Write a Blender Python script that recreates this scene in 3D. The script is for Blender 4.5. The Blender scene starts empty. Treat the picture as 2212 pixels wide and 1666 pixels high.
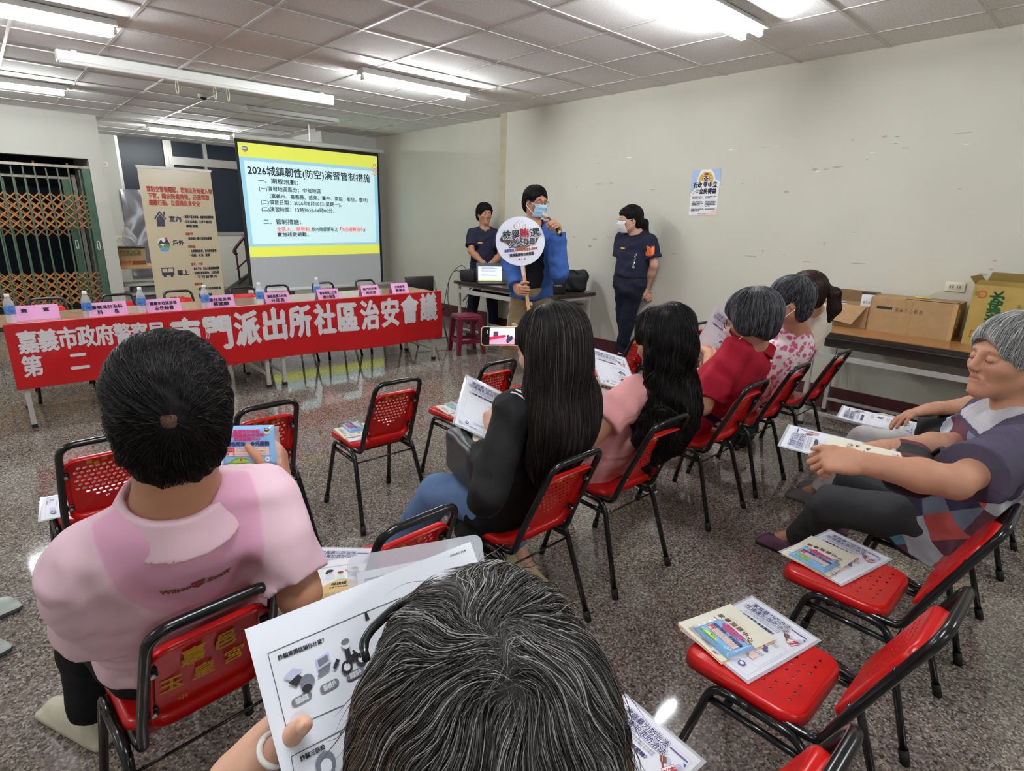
import bpy, bmesh, math, random
import numpy as np
from mathutils import Matrix, Vector, Euler
rnd = random.Random(7); NR = np.random.default_rng(11)
SC = bpy.context.scene; COL = SC.collection
PI = math.pi
# ---------------------------------------------------------------- camera, world, exposure
CAM_H, CAM_F, CAM_PITCH, CAM_ROLL, CAM_YAW = 1.5186, 1231.82, 0.283405, 0.0245015, 0.748469
IW, IH = 2212, 1666
_c, _s = math.cos(CAM_YAW), math.sin(CAM_YAW)
_f = np.array([_s*math.cos(CAM_PITCH), _c*math.cos(CAM_PITCH), -math.sin(CAM_PITCH)])
_r = np.array([_c, -_s, 0.]); _u = np.cross(_r, _f)
_cr, _sr = math.cos(CAM_ROLL), math.sin(CAM_ROLL)
CR, CU = _cr*_r+_sr*_u, -_sr*_r+_cr*_u
CF = _f; CC = np.array([0, 0, CAM_H])
cam = bpy.data.cameras.new('camera'); camo = bpy.data.objects.new('camera', cam); COL.objects.link(camo)
cam.sensor_fit = 'HORIZONTAL'; cam.sensor_width = 36; cam.lens = 36*CAM_F/IW; cam.clip_start = .03
_m = Matrix(((CR[0], CU[0], -CF[0], 0), (CR[1], CU[1], -CF[1], 0), (CR[2], CU[2], -CF[2], CAM_H), (0, 0, 0, 1)))
camo.matrix_world = _m; SC.camera = camo
w = bpy.data.worlds.new('room_air'); SC.world = w; w.use_nodes = True
w.node_tree.nodes['Background'].inputs[0].default_value = (.02, .02, .022, 1)
SC.view_settings.view_transform = 'Standard'; SC.view_settings.look = 'None'
SC.view_settings.exposure = 0.32; SC.view_settings.gamma = 1.0; SC.view_settings.use_curve_mapping = False
SC.cycles.max_bounces = 7; SC.cycles.diffuse_bounces = 4; SC.cycles.glossy_bounces = 3
SC.cycles.transparent_max_bounces = 12; SC.cycles.transmission_bounces = 5
SC.cycles.use_denoising = True; SC.cycles.sample_clamp_indirect = 4.0
SC.cycles.caustics_reflective = False; SC.cycles.caustics_refractive = False
# survey helpers: where the line of sight through a photo point meets a known plane of the room
def ray(px, py): return (px-IW/2)/CAM_F*CR - (py-IH/2)/CAM_F*CU + CF
def onz(px, py, z): d = ray(px, py); return CC+d*((z-CAM_H)/d[2])
def onx(px, py, x): d = ray(px, py); return CC+d*(x/d[0])
def ony(px, py, y): d = ray(px, py); return CC+d*(y/d[1])
def ond(px, py, d): return CC+ray(px, py)*d
V3 = lambda *a: np.array(a, float)
def nrm(v): v = np.asarray(v, float); return v/max(np.linalg.norm(v), 1e-9)
# ---------------------------------------------------------------- materials
def lin(c):
    return tuple(((v/255)/12.92 if v/255 <= .04045 else ((v/255+.055)/1.055)**2.4) for v in c)
MATS = {}
def mat(name, rgb, rough=.5, metal=0., spec=.5, noise=0., nscale=30., bump=0., bscale=80., emit=0., alpha=1., trans=0., sss=0., attr=False, coat=0., ior=1.45, rgb2=None, sheen=0.):
    """rgb in sRGB 0-255"""
    if name in MATS: return MATS[name]
    m = bpy.data.materials.new(name); m.use_nodes = True; nt = m.node_tree; N = nt.nodes; L = nt.links
    b = N['Principled BSDF']; c = lin(rgb)
    b.inputs['Base Color'].default_value = (*c, 1); b.inputs['Roughness'].default_value = rough
    b.inputs['Metallic'].default_value = metal; b.inputs['Specular IOR Level'].default_value = spec
    b.inputs['IOR'].default_value = ior
    if coat: b.inputs['Coat Weight'].default_value = coat; b.inputs['Coat Roughness'].default_value = .08
    if sheen: b.inputs['Sheen Weight'].default_value = sheen
    if alpha < 1: b.inputs['Alpha'].default_value = alpha
    if trans: b.inputs['Transmission Weight'].default_value = trans
    if sss: b.inputs['Subsurface Weight'].default_value = sss; b.inputs['Subsurface Radius'].default_value = (.012, .005, .003); b.inputs['Subsurface Scale'].default_value = .6
    if emit: b.inputs['Emission Color'].default_value = (*c, 1); b.inputs['Emission Strength'].default_value = emit
    if attr:
        a = N.new('ShaderNodeAttribute'); a.attribute_name = 'tone'; mx = N.new('ShaderNodeMix'); mx.data_type = 'RGBA'
        mx.inputs[6].default_value = (*c, 1); mx.inputs[7].default_value = (*lin(rgb2), 1)
        L.new(a.outputs['Fac'], mx.inputs[0]); L.new(mx.outputs[2], b.inputs['Base Color'])
    elif noise:
        tc = N.new('ShaderNodeTexCoord'); nz = N.new('ShaderNodeTexNoise'); nz.inputs['Scale'].default_value = nscale; nz.inputs['Detail'].default_value = 5
        cr = N.new('ShaderNodeValToRGB'); c2 = lin(rgb2) if rgb2 else tuple(v*(1-noise) for v in c)
        cr.color_ramp.elements[0].color = (*c2, 1); cr.color_ramp.elements[1].color = (*c, 1)
        cr.color_ramp.elements[0].position = .35; cr.color_ramp.elements[1].position = .65
        L.new(tc.outputs['Object'], nz.inputs['Vector']); L.new(nz.outputs['Fac'], cr.inputs[0]); L.new(cr.outputs[0], b.inputs['Base Color'])
    if bump:
        tc = N.new('ShaderNodeTexCoord'); nz = N.new('ShaderNodeTexNoise'); nz.inputs['Scale'].default_value = bscale; nz.inputs['Detail'].default_value = 4
        bp = N.new('ShaderNodeBump'); bp.inputs['Strength'].default_value = bump; bp.inputs['Distance'].default_value = .01
        L.new(tc.outputs['Object'], nz.inputs['Vector']); L.new(nz.outputs['Fac'], bp.inputs['Height']); L.new(bp.outputs[0], b.inputs['Normal'])
    MATS[name] = m; return m
def cloth(name, rgb, noise=.12, nscale=6, bump=.25, bscale=35, rough=.85, **k): return mat(name, rgb, rough=rough, spec=.25, noise=noise, nscale=nscale, bump=bump, bscale=bscale, **k)
# ---------------------------------------------------------------- scene bookkeeping
def tag(o, label, cat, group=None, kind=None):
    if label: o['label'] = label
    if cat: o['category'] = cat
    if group: o['group'] = group
    if kind: o['kind'] = kind
    return o
def thing(name, label, cat, loc=(0, 0, 0), rotz=0, group=None, M=None):
    o = bpy.data.objects.new(name, None); COL.objects.link(o); o.empty_display_size = .1
    if M is not None: o.matrix_world = M
    else: o.location = loc; o.rotation_euler = (0, 0, rotz)
    return tag(o, label, cat, group)
def dup(root, loc=None, rotz=None, label=None, group=None, M=None, name=None):
    r = root.copy(); COL.objects.link(r)
    if M is not None: r.matrix_world = M
    else:
        r.location = loc; r.rotation_euler = (0, 0, rotz or 0)
    if label: r['label'] = label
    if group: r['group'] = group
    for ch in list(root.children):
        c = ch.copy(); COL.objects.link(c); c.parent = r
        for g in ch.children:
            d = g.copy(); COL.objects.link(d); d.parent = c
    return r
def frame(o, x, y, z=None):
    """matrix with origin o, x axis x, y axis close to y"""
    x = nrm(x); z = nrm(np.cross(x, y)) if z is None else nrm(z); y = np.cross(z, x)
    return Matrix(((x[0], y[0], z[0], o[0]), (x[1], y[1], z[1], o[1]), (x[2], y[2], z[2], o[2]), (0, 0, 0, 1)))
# ---------------------------------------------------------------- mesh builder
class MB:
    def __init__(s): s.v = []; s.f = []; s.m = []; s.sm = []
    def add(s, vs, fs, m=None, smooth=False):
        n = len(s.v); s.v.extend([tuple(map(float, p)) for p in vs])
        for f in fs: s.f.append(tuple(n+i for i in f)); s.m.append(m); s.sm.append(smooth)
        return s
    def box(s, c, d, m=None, R=None):
        c = np.asarray(c, float); d = np.asarray(d, float)/2
        p = np.array([[x, y, z] for x in (-1, 1) for y in (-1, 1) for z in (-1, 1)], float)*d
        if R is not None: p = p@np.asarray(R, float).T
        return s.add(p+c, [(0, 1, 3, 2), (4, 6, 7, 5), (0, 4, 5, 1), (2, 3, 7, 6), (0, 2, 6, 4), (1, 5, 7, 3)], m)
    def rbox(s, c, d, r, m=None, R=None, seg=2):
        """box with rounded edges"""
        bm = bmesh.new(); bmesh.ops.create_cube(bm, size=1)
        bmesh.ops.scale(bm, vec=Vector(d), verts=bm.verts)
        bmesh.ops.bevel(bm, geom=list(bm.edges), offset=r, segments=seg, profile=.5, affect='EDGES')
        p = np.array([v.co[:] for v in bm.verts]); bm.verts.index_update()
        if R is not None: p = p@np.asarray(R, float).T
        fs = [tuple(v.index for v in f.verts) for f in bm.faces]; bm.free()
        return s.add(p+np.asarray(c, float), fs, m, True)
    def tube(s, pts, r, m=None, n=8, closed=False, caps=True):
        P = np.asarray(pts, float); k = len(P); rr = np.broadcast_to(np.asarray(r, float), (k,))
        T = np.gradient(P, axis=0) if not closed else np.roll(P, -1, 0)-np.roll(P, 1, 0)
        T = T/np.maximum(np.linalg.norm(T, axis=1, keepdims=True), 1e-9)
        a = np.cross(T[0], [0, 0, 1.]); a = nrm(a if np.linalg.norm(a) > 1e-3 else np.cross(T[0], [1., 0, 0]))
        vs = []
        for i in range(k):
            a = nrm(a-T[i]*np.dot(a, T[i])); b = np.cross(T[i], a)
            for j in range(n):
                t = 2*PI*j/n; vs.append(P[i]+rr[i]*(math.cos(t)*a+math.sin(t)*b))
        fs = []
        for i in range(k if closed else k-1):
            i2 = (i+1) % k
            for j in range(n): fs.append((i*n+j, i*n+(j+1) % n, i2*n+(j+1) % n, i2*n+j))
        s.add(vs, fs, m, True)
        if caps and not closed: b0 = len(s.v)-k*n; s.f += [tuple(b0+j for j in range(n))[::-1], tuple(b0+(k-1)*n+j for j in range(n))]; s.m += [m]*2; s.sm += [False]*2
        return s
    def lathe(s, prof, m=None, n=20, o=(0, 0, 0), M=None):
        """profile of (r, z); axis z"""
        vs = [(r*math.cos(2*PI*j/n), r*math.sin(2*PI*j/n), z) for r, z in prof for j in range(n)]
        k = len(prof); fs = [(i*n+j, i*n+(j+1) % n, (i+1)*n+(j+1) % n, (i+1)*n+j) for i in range(k-1) for j in range(n)]
        vs = np.array(vs)
        if M is not None: vs = vs@np.array(M.to_3x3()).T+np.array(M.translation)
        return s.add(vs+np.asarray(o, float), fs, m, True)
    def grid(s, fn, nu, nv, m=None, smooth=True, flip=False):
        vs = [fn(i/nu, j/nv) for i in range(nu+1) for j in range(nv+1)]
        fs = []
        for i in range(nu):
            for j in range(nv):
                q = (i*(nv+1)+j, (i+1)*(nv+1)+j, (i+1)*(nv+1)+j+1, i*(nv+1)+j+1); fs.append(q[::-1] if flip else q)
        return s.add(vs, fs, m, smooth)
    def prism(s, pts, h, m=None, fn=None):
        """2D outline (CCW) extruded from 0 to h along z; fn maps (x,y,z)"""
        n = len(pts); vs = [(x, y, 0) for x, y in pts]+[(x, y, h) for x, y in pts]
        if fn: vs = [fn(*p) for p in vs]
        return s.add(vs, [tuple(range(n))[::-1], tuple(range(n, 2*n))]+[(i, (i+1) % n, n+(i+1) % n, n+i) for i in range(n)], m)
    def build(s, name, m, parent=None, M=None, loc=None):
        me = bpy.data.meshes.new(name); me.from_pydata(s.v, [], s.f)
        ms = []; idx = []
        for k in s.m:
            k = k or m
            if k not in ms: ms.append(k)
            idx.append(ms.index(k))
        for k in ms: me.materials.append(k)
        me.polygons.foreach_set('material_index', idx); me.polygons.foreach_set('use_smooth', s.sm); me.update()
        return link(name, me, parent, M, loc)
def link(name, me, parent=None, M=None, loc=None):
    o = bpy.data.objects.new(name, me); COL.objects.link(o)
    if parent is not None: o.parent = parent
    if M is not None: o.matrix_local = M
    if loc is not None: o.location = loc
    return o
def arc(c, a0, a1, r, u, v, n=5):
    c = np.asarray(c, float); return [c+r*(math.cos(t)*np.asarray(u, float)+math.sin(t)*np.asarray(v, float)) for t in np.linspace(a0, a1, n)]
def fillet(pts, r, n=4):
    """round the inner corners of a polyline"""
    P = [np.asarray(p, float) for p in pts]; out = [P[0]]
    for i in range(1, len(P)-1):
        a, b, c = P[i-1], P[i], P[i+1]; u = nrm(a-b); v = nrm(c-b); rr = min(r, .48*np.linalg.norm(a-b), .48*np.linalg.norm(c-b))
        for t in np.linspace(0, 1, n+1): out.append((1-t)**2*(b+u*rr)+2*t*(1-t)*b+t*t*(b+v*rr))
    return out+[P[-1]]
def rrect(w, h, r, n=4, cx=0, cy=0):
    out = []
    for k, (sx, sy) in enumerate(((1, 1), (-1, 1), (-1, -1), (1, -1))):
        for t in np.linspace(k*PI/2, (k+1)*PI/2, n+1): out.append((cx+sx*(w/2-r)+r*math.cos(t), cy+sy*(h/2-r)+r*math.sin(t)))
    return out
# ---------------------------------------------------------------- lettering and flat printing
_TXT = {}
def text_mesh(s):
    if s in _TXT: return _TXT[s]
    c = bpy.data.curves.new('t', 'FONT'); c.body = s; c.size = 1; c.resolution_u = 2
    o = bpy.data.objects.new('t', c); COL.objects.link(o); bpy.context.view_layer.update()
    me = bpy.data.meshes.new_from_object(o.evaluated_get(bpy.context.evaluated_depsgraph_get()))
    v = np.array([p.co[:2] for p in me.vertices]) if len(me.vertices) else np.zeros((0, 2)); f = [tuple(p.vertices) for p in me.polygons]
    bpy.data.objects.remove(o); bpy.data.curves.remove(c); bpy.data.meshes.remove(me)
    _TXT[s] = (v, f); return v, f
class Art:
    """flat printing laid on a surface given by fn(u, v, lift)"""
    def __init__(s, fn=None, step=.00006, base=.0003): s.fn = fn or (lambda u, v, l: (u, v, l)); s.b = MB(); s.l = base; s.step = step
    def _put(s, pts, fs, m):
        s.b.add([s.fn(x, y, s.l) for x, y in pts], fs, m); return s
    def rect(s, x, y, w, h, m): s.l += s.step; return s._put([(x, y), (x+w, y), (x+w, y+h), (x, y+h)], [(0, 1, 2, 3)], m)
    def poly(s, pts, m): s.l += s.step; return s._put(pts, [tuple(range(len(pts)))], m)
    def ell(s, cx, cy, rx, ry, m, n=20, a0=0, a1=2*PI): return s.poly([(cx+rx*math.cos(t), cy+ry*math.sin(t)) for t in np.linspace(a0, a1, n, endpoint=a1-a0 < 6.28)], m)
    def frame(s, x, y, w, h, t, m):
        for a in ((x, y, w, t), (x, y+h-t, w, t), (x, y+t, t, h-2*t), (x+w-t, y+t, t, h-2*t)): s.rect(*a, m)
        return s
    def line(s, a, b, t, m):
        a = np.array(a, float); b = np.array(b, float); d = (b-a)/np.linalg.norm(b-a); n = np.array([-d[1], d[0]])*t/2
        return s.poly([a-n, b-n, b+n, a+n], m)
    def text(s, t, x, y, h, m, w=None, bold=0., align='l', sk=0., rot=0., em=None, emm=None):
        """lettering of cap height h (CJK body .86 em); w stretches it to a width"""
        v, f = text_mesh(t)
        if not len(v): return s
        k = h/.86; v = v*k; x0, x1 = v[:, 0].min(), v[:, 0].max(); ww = x1-x0
        q = (w/ww) if w else 1.; v = np.stack([(v[:, 0]-x0)*q, v[:, 1]+.06*k], 1)
        if sk: v[:, 0] += sk*v[:, 1]
        W_ = ww*q
        if align == 'c': v[:, 0] -= W_/2
        if align == 'r': v[:, 0] -= W_
        if rot: c, sn = math.cos(rot), math.sin(rot); v = np.stack([c*v[:, 0]-sn*v[:, 1], sn*v[:, 0]+c*v[:, 1]], 1)
        def lay(rad, mm):
            offs = [(0, 0)] if not rad else [(rad*math.cos(a), rad*math.sin(a)) for a in np.arange(8)*PI/4][::1 if rad > .06*h else 2]
            s.l += s.step
            for dx, dy in offs: s._put(v+[x+dx, y+dy], f, mm)
        if em: lay(em, emm)
        lay(bold*h, m); return s
    def build(s, name, parent, M=None): return s.b.build(name, None, parent, M)
# ---------------------------------------------------------------- soft solids: limbs, cloth and hair are grown as blended distance fields
def cap(a, b, r0, r1=None, n=None, q=1.): return ('c', V3(*a), V3(*b), r0, r0 if r1 is None else r1, None if n is None else nrm(n), q)
def fcap(a, b, r0, r1=None, n=None, q=1.): return ('t',)+cap(a, b, r0, r1, n, q)[1:]      # the same with flat ends
def ell(c, r, R=None): return ('e', V3(*c), V3(*r), None if R is None else np.asarray(R, float))
def bx(c, d, rr, R=None): return ('b', V3(*c), V3(*d)/2-rr, rr, None if R is None else np.asarray(R, float))
def prim_bb(p):
    if p[0] in 'ct': r = max(p[3], p[4])*max(1, p[6]); return np.minimum(p[1], p[2])-r, np.maximum(p[1], p[2])+r
    if p[0] == 'e':
        if p[3] is None: return p[1]-p[2], p[1]+p[2]
        e = np.sqrt(((p[3]*p[2])**2).sum(1)); return p[1]-e, p[1]+e
    h = p[2]+p[3]; e = h if p[4] is None else np.abs(p[4])@h
    return p[1]-e, p[1]+e
def prim_d(p, P):
    if p[0] in 'ct':
        _, a, b, r0, r1, n, q = p; X = P-a; ba = b-a
        if n is not None and q != 1:
            X = X+((1/q-1)*(X@n))[..., None]*n; ba = ba+(1/q-1)*np.dot(ba, n)*n
        if p[0] == 't':
            L = np.sqrt(ba@ba); u = ba/L; t = X@u; rad = np.linalg.norm(X-t[..., None]*u, axis=-1)-(r0+(r1-r0)*np.clip(t/L, 0, 1)); ax = np.abs(t-L/2)-L/2
            d = np.where((rad > 0) & (ax > 0), np.hypot(np.maximum(rad, 0), np.maximum(ax, 0)), np.maximum(rad, ax)); return d*min(1., q) if n is not None else d
        t = np.clip(X@ba/max(ba@ba, 1e-12), 0, 1); d = np.linalg.norm(X-t[..., None]*ba, axis=-1)-(r0+(r1-r0)*t)
        return d*min(1., q) if n is not None else d
    X = P-p[1]
    if p[0] == 'e':
        if p[3] is not None: X = X@p[3]
        k0 = np.linalg.norm(X/p[2], axis=-1); k1 = np.linalg.norm(X/p[2]**2, axis=-1)
        return k0*(k0-1)/np.maximum(k1, 1e-9)
    if p[4] is not None: X = X@p[4]
    Q = np.abs(X)-p[2]; return np.linalg.norm(np.maximum(Q, 0), axis=-1)+np.minimum(Q.max(-1), 0)-p[3]
def smin(a, b, k):
    h = np.maximum(k-np.abs(a-b), 0)/k; return np.minimum(a, b)-h*h*k*.25
class Field:
    """ops: ('u', prim, k) blended union, ('s', prim, k) blended carve, ('p', point, normal) keep the side opposite to the normal, ('f', fn) free offset"""
    def __init__(s): s.ops = []
    def u(s, *ps, k=.02):
        for p in ps: s.ops.append(('u', p, k))
        return s
    def sub(s, *ps, k=.01):
        for p in ps: s.ops.append(('s', p, k))
        return s
    def cut(s, o, n): s.ops.append(('p', V3(*o), nrm(n))); return s
    def off(s, fn): s.ops.append(('f', fn)); return s
    def at(s, P):
        V = np.full(P.shape[:-1], 9.)
        for o in s.ops: V = s._op(o, V, P)
        return V
    def _op(s, o, V, P):
        if o[0] == 'u': return smin(V, prim_d(o[1], P), o[2])
        if o[0] == 's': return -smin(-V, prim_d(o[1], P), o[2])
        if o[0] == 'p': return np.maximum(V, (P-o[1])@o[2])
        return V+o[1](P)
    def bounds(s):
        bb = [prim_bb(o[1]) for o in s.ops if o[0] == 'u']
        return np.min([b[0] for b in bb], 0), np.max([b[1] for b in bb], 0)
    def mesh(s, h=.006, smooth=1, pad=.02, lo=None, hi=None):
        l, u = s.bounds(); l = l-pad; u = u+pad
        if lo is not None: l = np.maximum(l, lo)
        if hi is not None: u = np.minimum(u, hi)
        n = np.ceil((u-l)/h).astype(int)+2
        ax = [l[i]+h*np.arange(n[i]) for i in range(3)]; V = np.full(n, 9., np.float32)
        for o in s.ops:
            if o[0] in 'us':
                a, b = prim_bb(o[1]); m = o[2]+3*h+.004
            else: a, b, m = l, u, 0
            i0 = np.clip(np.floor((a-m-l)/h).astype(int), 0, n); i1 = np.clip(np.ceil((b+m-l)/h).astype(int)+1, 0, n)
            if (i1 <= i0).any(): continue
            sl = tuple(slice(i0[k], i1[k]) for k in range(3)); sub = V[sl]
            if o[0] in 'us': msk = np.ones(sub.shape, bool)
            else: msk = np.abs(sub) < .12
            if o[0] == 'p': msk = sub < .05
            ii = np.nonzero(msk)
            P = np.stack([ax[k][i0[k]+ii[k]] for k in range(3)], -1)
            sub[ii] = s._op(o, sub[ii].astype(float), P)
        return surface_nets(V, l, h, smooth)
def surface_nets(V, l, h, smooth=1):
    I = V < 0; I[0] = I[-1] = False; I[:, 0] = I[:, -1] = False; I[:, :, 0] = I[:, :, -1] = False
    c = np.zeros(tuple(np.array(V.shape)-1), np.int8)
    for dx in (0, 1):
        for dy in (0, 1):
            for dz in (0, 1): c += I[dx:I.shape[0]-1+dx, dy:I.shape[1]-1+dy, dz:I.shape[2]-1+dz]
    cells = np.argwhere((c > 0) & (c < 8)); idx = np.full(c.shape, -1, np.int32); idx[tuple(cells.T)] = np.arange(len(cells))
    acc = np.zeros((len(cells), 3)); cnt = np.zeros(len(cells))
    C = np.array([[x, y, z] for x in (0, 1) for y in (0, 1) for z in (0, 1)])
    vals = np.stack([V[tuple((cells+o).T)] for o in C], 1).astype(float); ins = np.stack([I[tuple((cells+o).T)] for o in C], 1)
    for i in range(8):
        for ax in range(3):
            if C[i][ax] == 0:
                j = i+(4, 2, 1)[ax]; e = ins[:, i] != ins[:, j]; a = vals[e, i]; b = vals[e, j]
                d = a-b; t = np.clip(np.where(np.abs(d) > 1e-9, a/np.where(np.abs(d) > 1e-9, d, 1), .5), .02, .98)
                p = np.repeat(C[i][None].astype(float), e.sum(), 0); p[:, ax] += t; acc[e] += p; cnt[e] += 1
    v = (acc/np.maximum(cnt, 1)[:, None]+cells)*h+l
    fs = []
    for ax in range(3):
        sl0 = [slice(None)]*3; sl1 = [slice(None)]*3; sl0[ax] = slice(0, -1); sl1[ax] = slice(1, None)
        a = I[tuple(sl0)]; b = I[tuple(sl1)]; e = np.argwhere(a != b)
        if not len(e): continue
        o1, o2 = [(1, 2), (2, 0), (0, 1)][ax]; q = []
        for d1, d2 in ((0, 0), (1, 0), (1, 1), (0, 1)):
            k = e.copy(); k[:, o1] -= d1; k[:, o2] -= d2; q.append(idx[tuple(k.T)])
        q = np.stack(q, 1); flip = ~a[tuple(e.T)]; q[flip] = q[flip][:, ::-1]; fs.append(q[:, ::-1])
    f = np.concatenate(fs); f = f[(f >= 0).all(1)][:, ::-1]
    for _ in range(smooth):
        s_ = np.zeros_like(v); k = np.zeros(len(v))
        for i in range(4):
            a, b = f[:, i], f[:, (i+1) % 4]
            np.add.at(s_, a, v[b]); np.add.at(k, a, 1); np.add.at(s_, b, v[a]); np.add.at(k, b, 1)
        v = .5*v+.5*s_/np.maximum(k, 1)[:, None]
    return v, f
def np_mesh(name, v, f, mats, parent=None, mi=None, smooth=True, tone=None):
    me = bpy.data.meshes.new(name); n = f.shape[1]
    me.vertices.add(len(v)); me.vertices.foreach_set('co', np.ascontiguousarray(v, np.float32).ravel())
    me.loops.add(f.size); me.loops.foreach_set('vertex_index', np.ascontiguousarray(f, np.int32).ravel())
    me.polygons.add(len(f)); me.polygons.foreach_set('loop_start', np.arange(0, f.size, n, dtype=np.int32)); me.polygons.foreach_set('loop_total', np.full(len(f), n, np.int32))
    for m in (mats if isinstance(mats, (list, tuple)) else [mats]): me.materials.append(m)
    if mi is not None: me.polygons.foreach_set('material_index', np.asarray(mi, np.int32))
    me.polygons.foreach_set('use_smooth', np.full(len(f), smooth)); me.update(calc_edges=True)
    if tone is not None:
        a = me.attributes.new('tone', 'FLOAT', 'POINT'); a.data.foreach_set('value', np.ascontiguousarray(tone, np.float32))
    return link(name, me, parent)
def join(parts):
    vs, fs, n = [], [], 0
    for v, f in parts: vs.append(v); fs.append(f+n); n += len(v)
    return np.concatenate(vs), np.concatenate(fs)
def wrinkle(amp, k1, k2, ph=0.):
    """soft folds: offset that varies along k1, bent along k2"""
    k1 = V3(*k1); k2 = V3(*k2)
    def fn(P):
        a = P@k1; b = P@k2
        return amp*(np.sin(a+1.7*np.sin(b+ph)+ph)*.6+.4*np.sin(1.9*a-1.3*b+2.2*ph))*(.55+.45*np.sin(.6*b+.4*a+ph))
    return fn
# ---------------------------------------------------------------- strands of hair
def tubes(paths, r, n=3):
    """paths (m, k, 3) -> verts, quads; r scalar or (m, k)"""
    P = np.asarray(paths, float); m, k, _ = P.shape; T = np.gradient(P, axis=1); T /= np.maximum(np.linalg.norm(T, axis=2, keepdims=True), 1e-9)
    ref = np.cross(P[:, k//2]-P[:, 0], P[:, -1]-P[:, k//2]); w_ = np.linalg.norm(ref, axis=1, keepdims=True); alt = np.cross(P[:, -1]-P[:, 0], [.31, .2, .93]); alt /= np.maximum(np.linalg.norm(alt, axis=1, keepdims=True), 1e-9)
    ref = np.where(w_ > 1e-7, ref/np.maximum(w_, 1e-12), alt)[:, None, :]; A = np.cross(T, ref); A /= np.maximum(np.linalg.norm(A, axis=2, keepdims=True), 1e-9); B = np.cross(T, A)
    rr = np.broadcast_to(np.asarray(r, float), (m, k))[..., None]
    V = np.stack([P+rr*(math.cos(2*PI*j/n)*A+math.sin(2*PI*j/n)*B) for j in range(n)], 2).reshape(-1, 3)
    i = (np.arange(m)[:, None, None]*k+np.arange(k-1)[None, :, None])*n; j = np.arange(n)[None, None, :]; j2 = (j+1) % n
    F = np.stack([i+j, i+j2, i+n+j2, i+n+j], -1).reshape(-1, 4)
    return V, F
def grow(F, roots, step, k, flow, lift=0., jit=.15, keep=.9):
    """march from roots over the surface of the field F along flow(P, t)"""
    P = roots.copy(); m = len(P); out = []; D = None; J = NR.normal(size=(m, 3))*jit; lf = lift if np.ndim(lift) else np.full(m, lift)
    def grad(Q):
        e = .004; return np.stack([F.at(Q+d)-F.at(Q-d) for d in np.eye(3)*e], -1)
    for i in range(k):
        g = grad(P); g /= np.maximum(np.linalg.norm(g, axis=1, keepdims=True), 1e-9)
        P = P-g*np.clip(F.at(P)-lf, -.03, .03)[:, None]; out.append(P.copy())
        d = flow(P, i/k)+J; d = d-g*np.minimum((d*g).sum(1), 9)[:, None]; d /= np.maximum(np.linalg.norm(d, axis=1, keepdims=True), 1e-9)
        D = d if D is None else keep*D+(1-keep)*d if keep < 0 else d*(1-keep)+D*keep
        D /= np.maximum(np.linalg.norm(D, axis=1, keepdims=True), 1e-9); P = P+D*(step if np.ndim(step) == 0 else step[:, None])
    return np.stack(out, 1)
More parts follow.
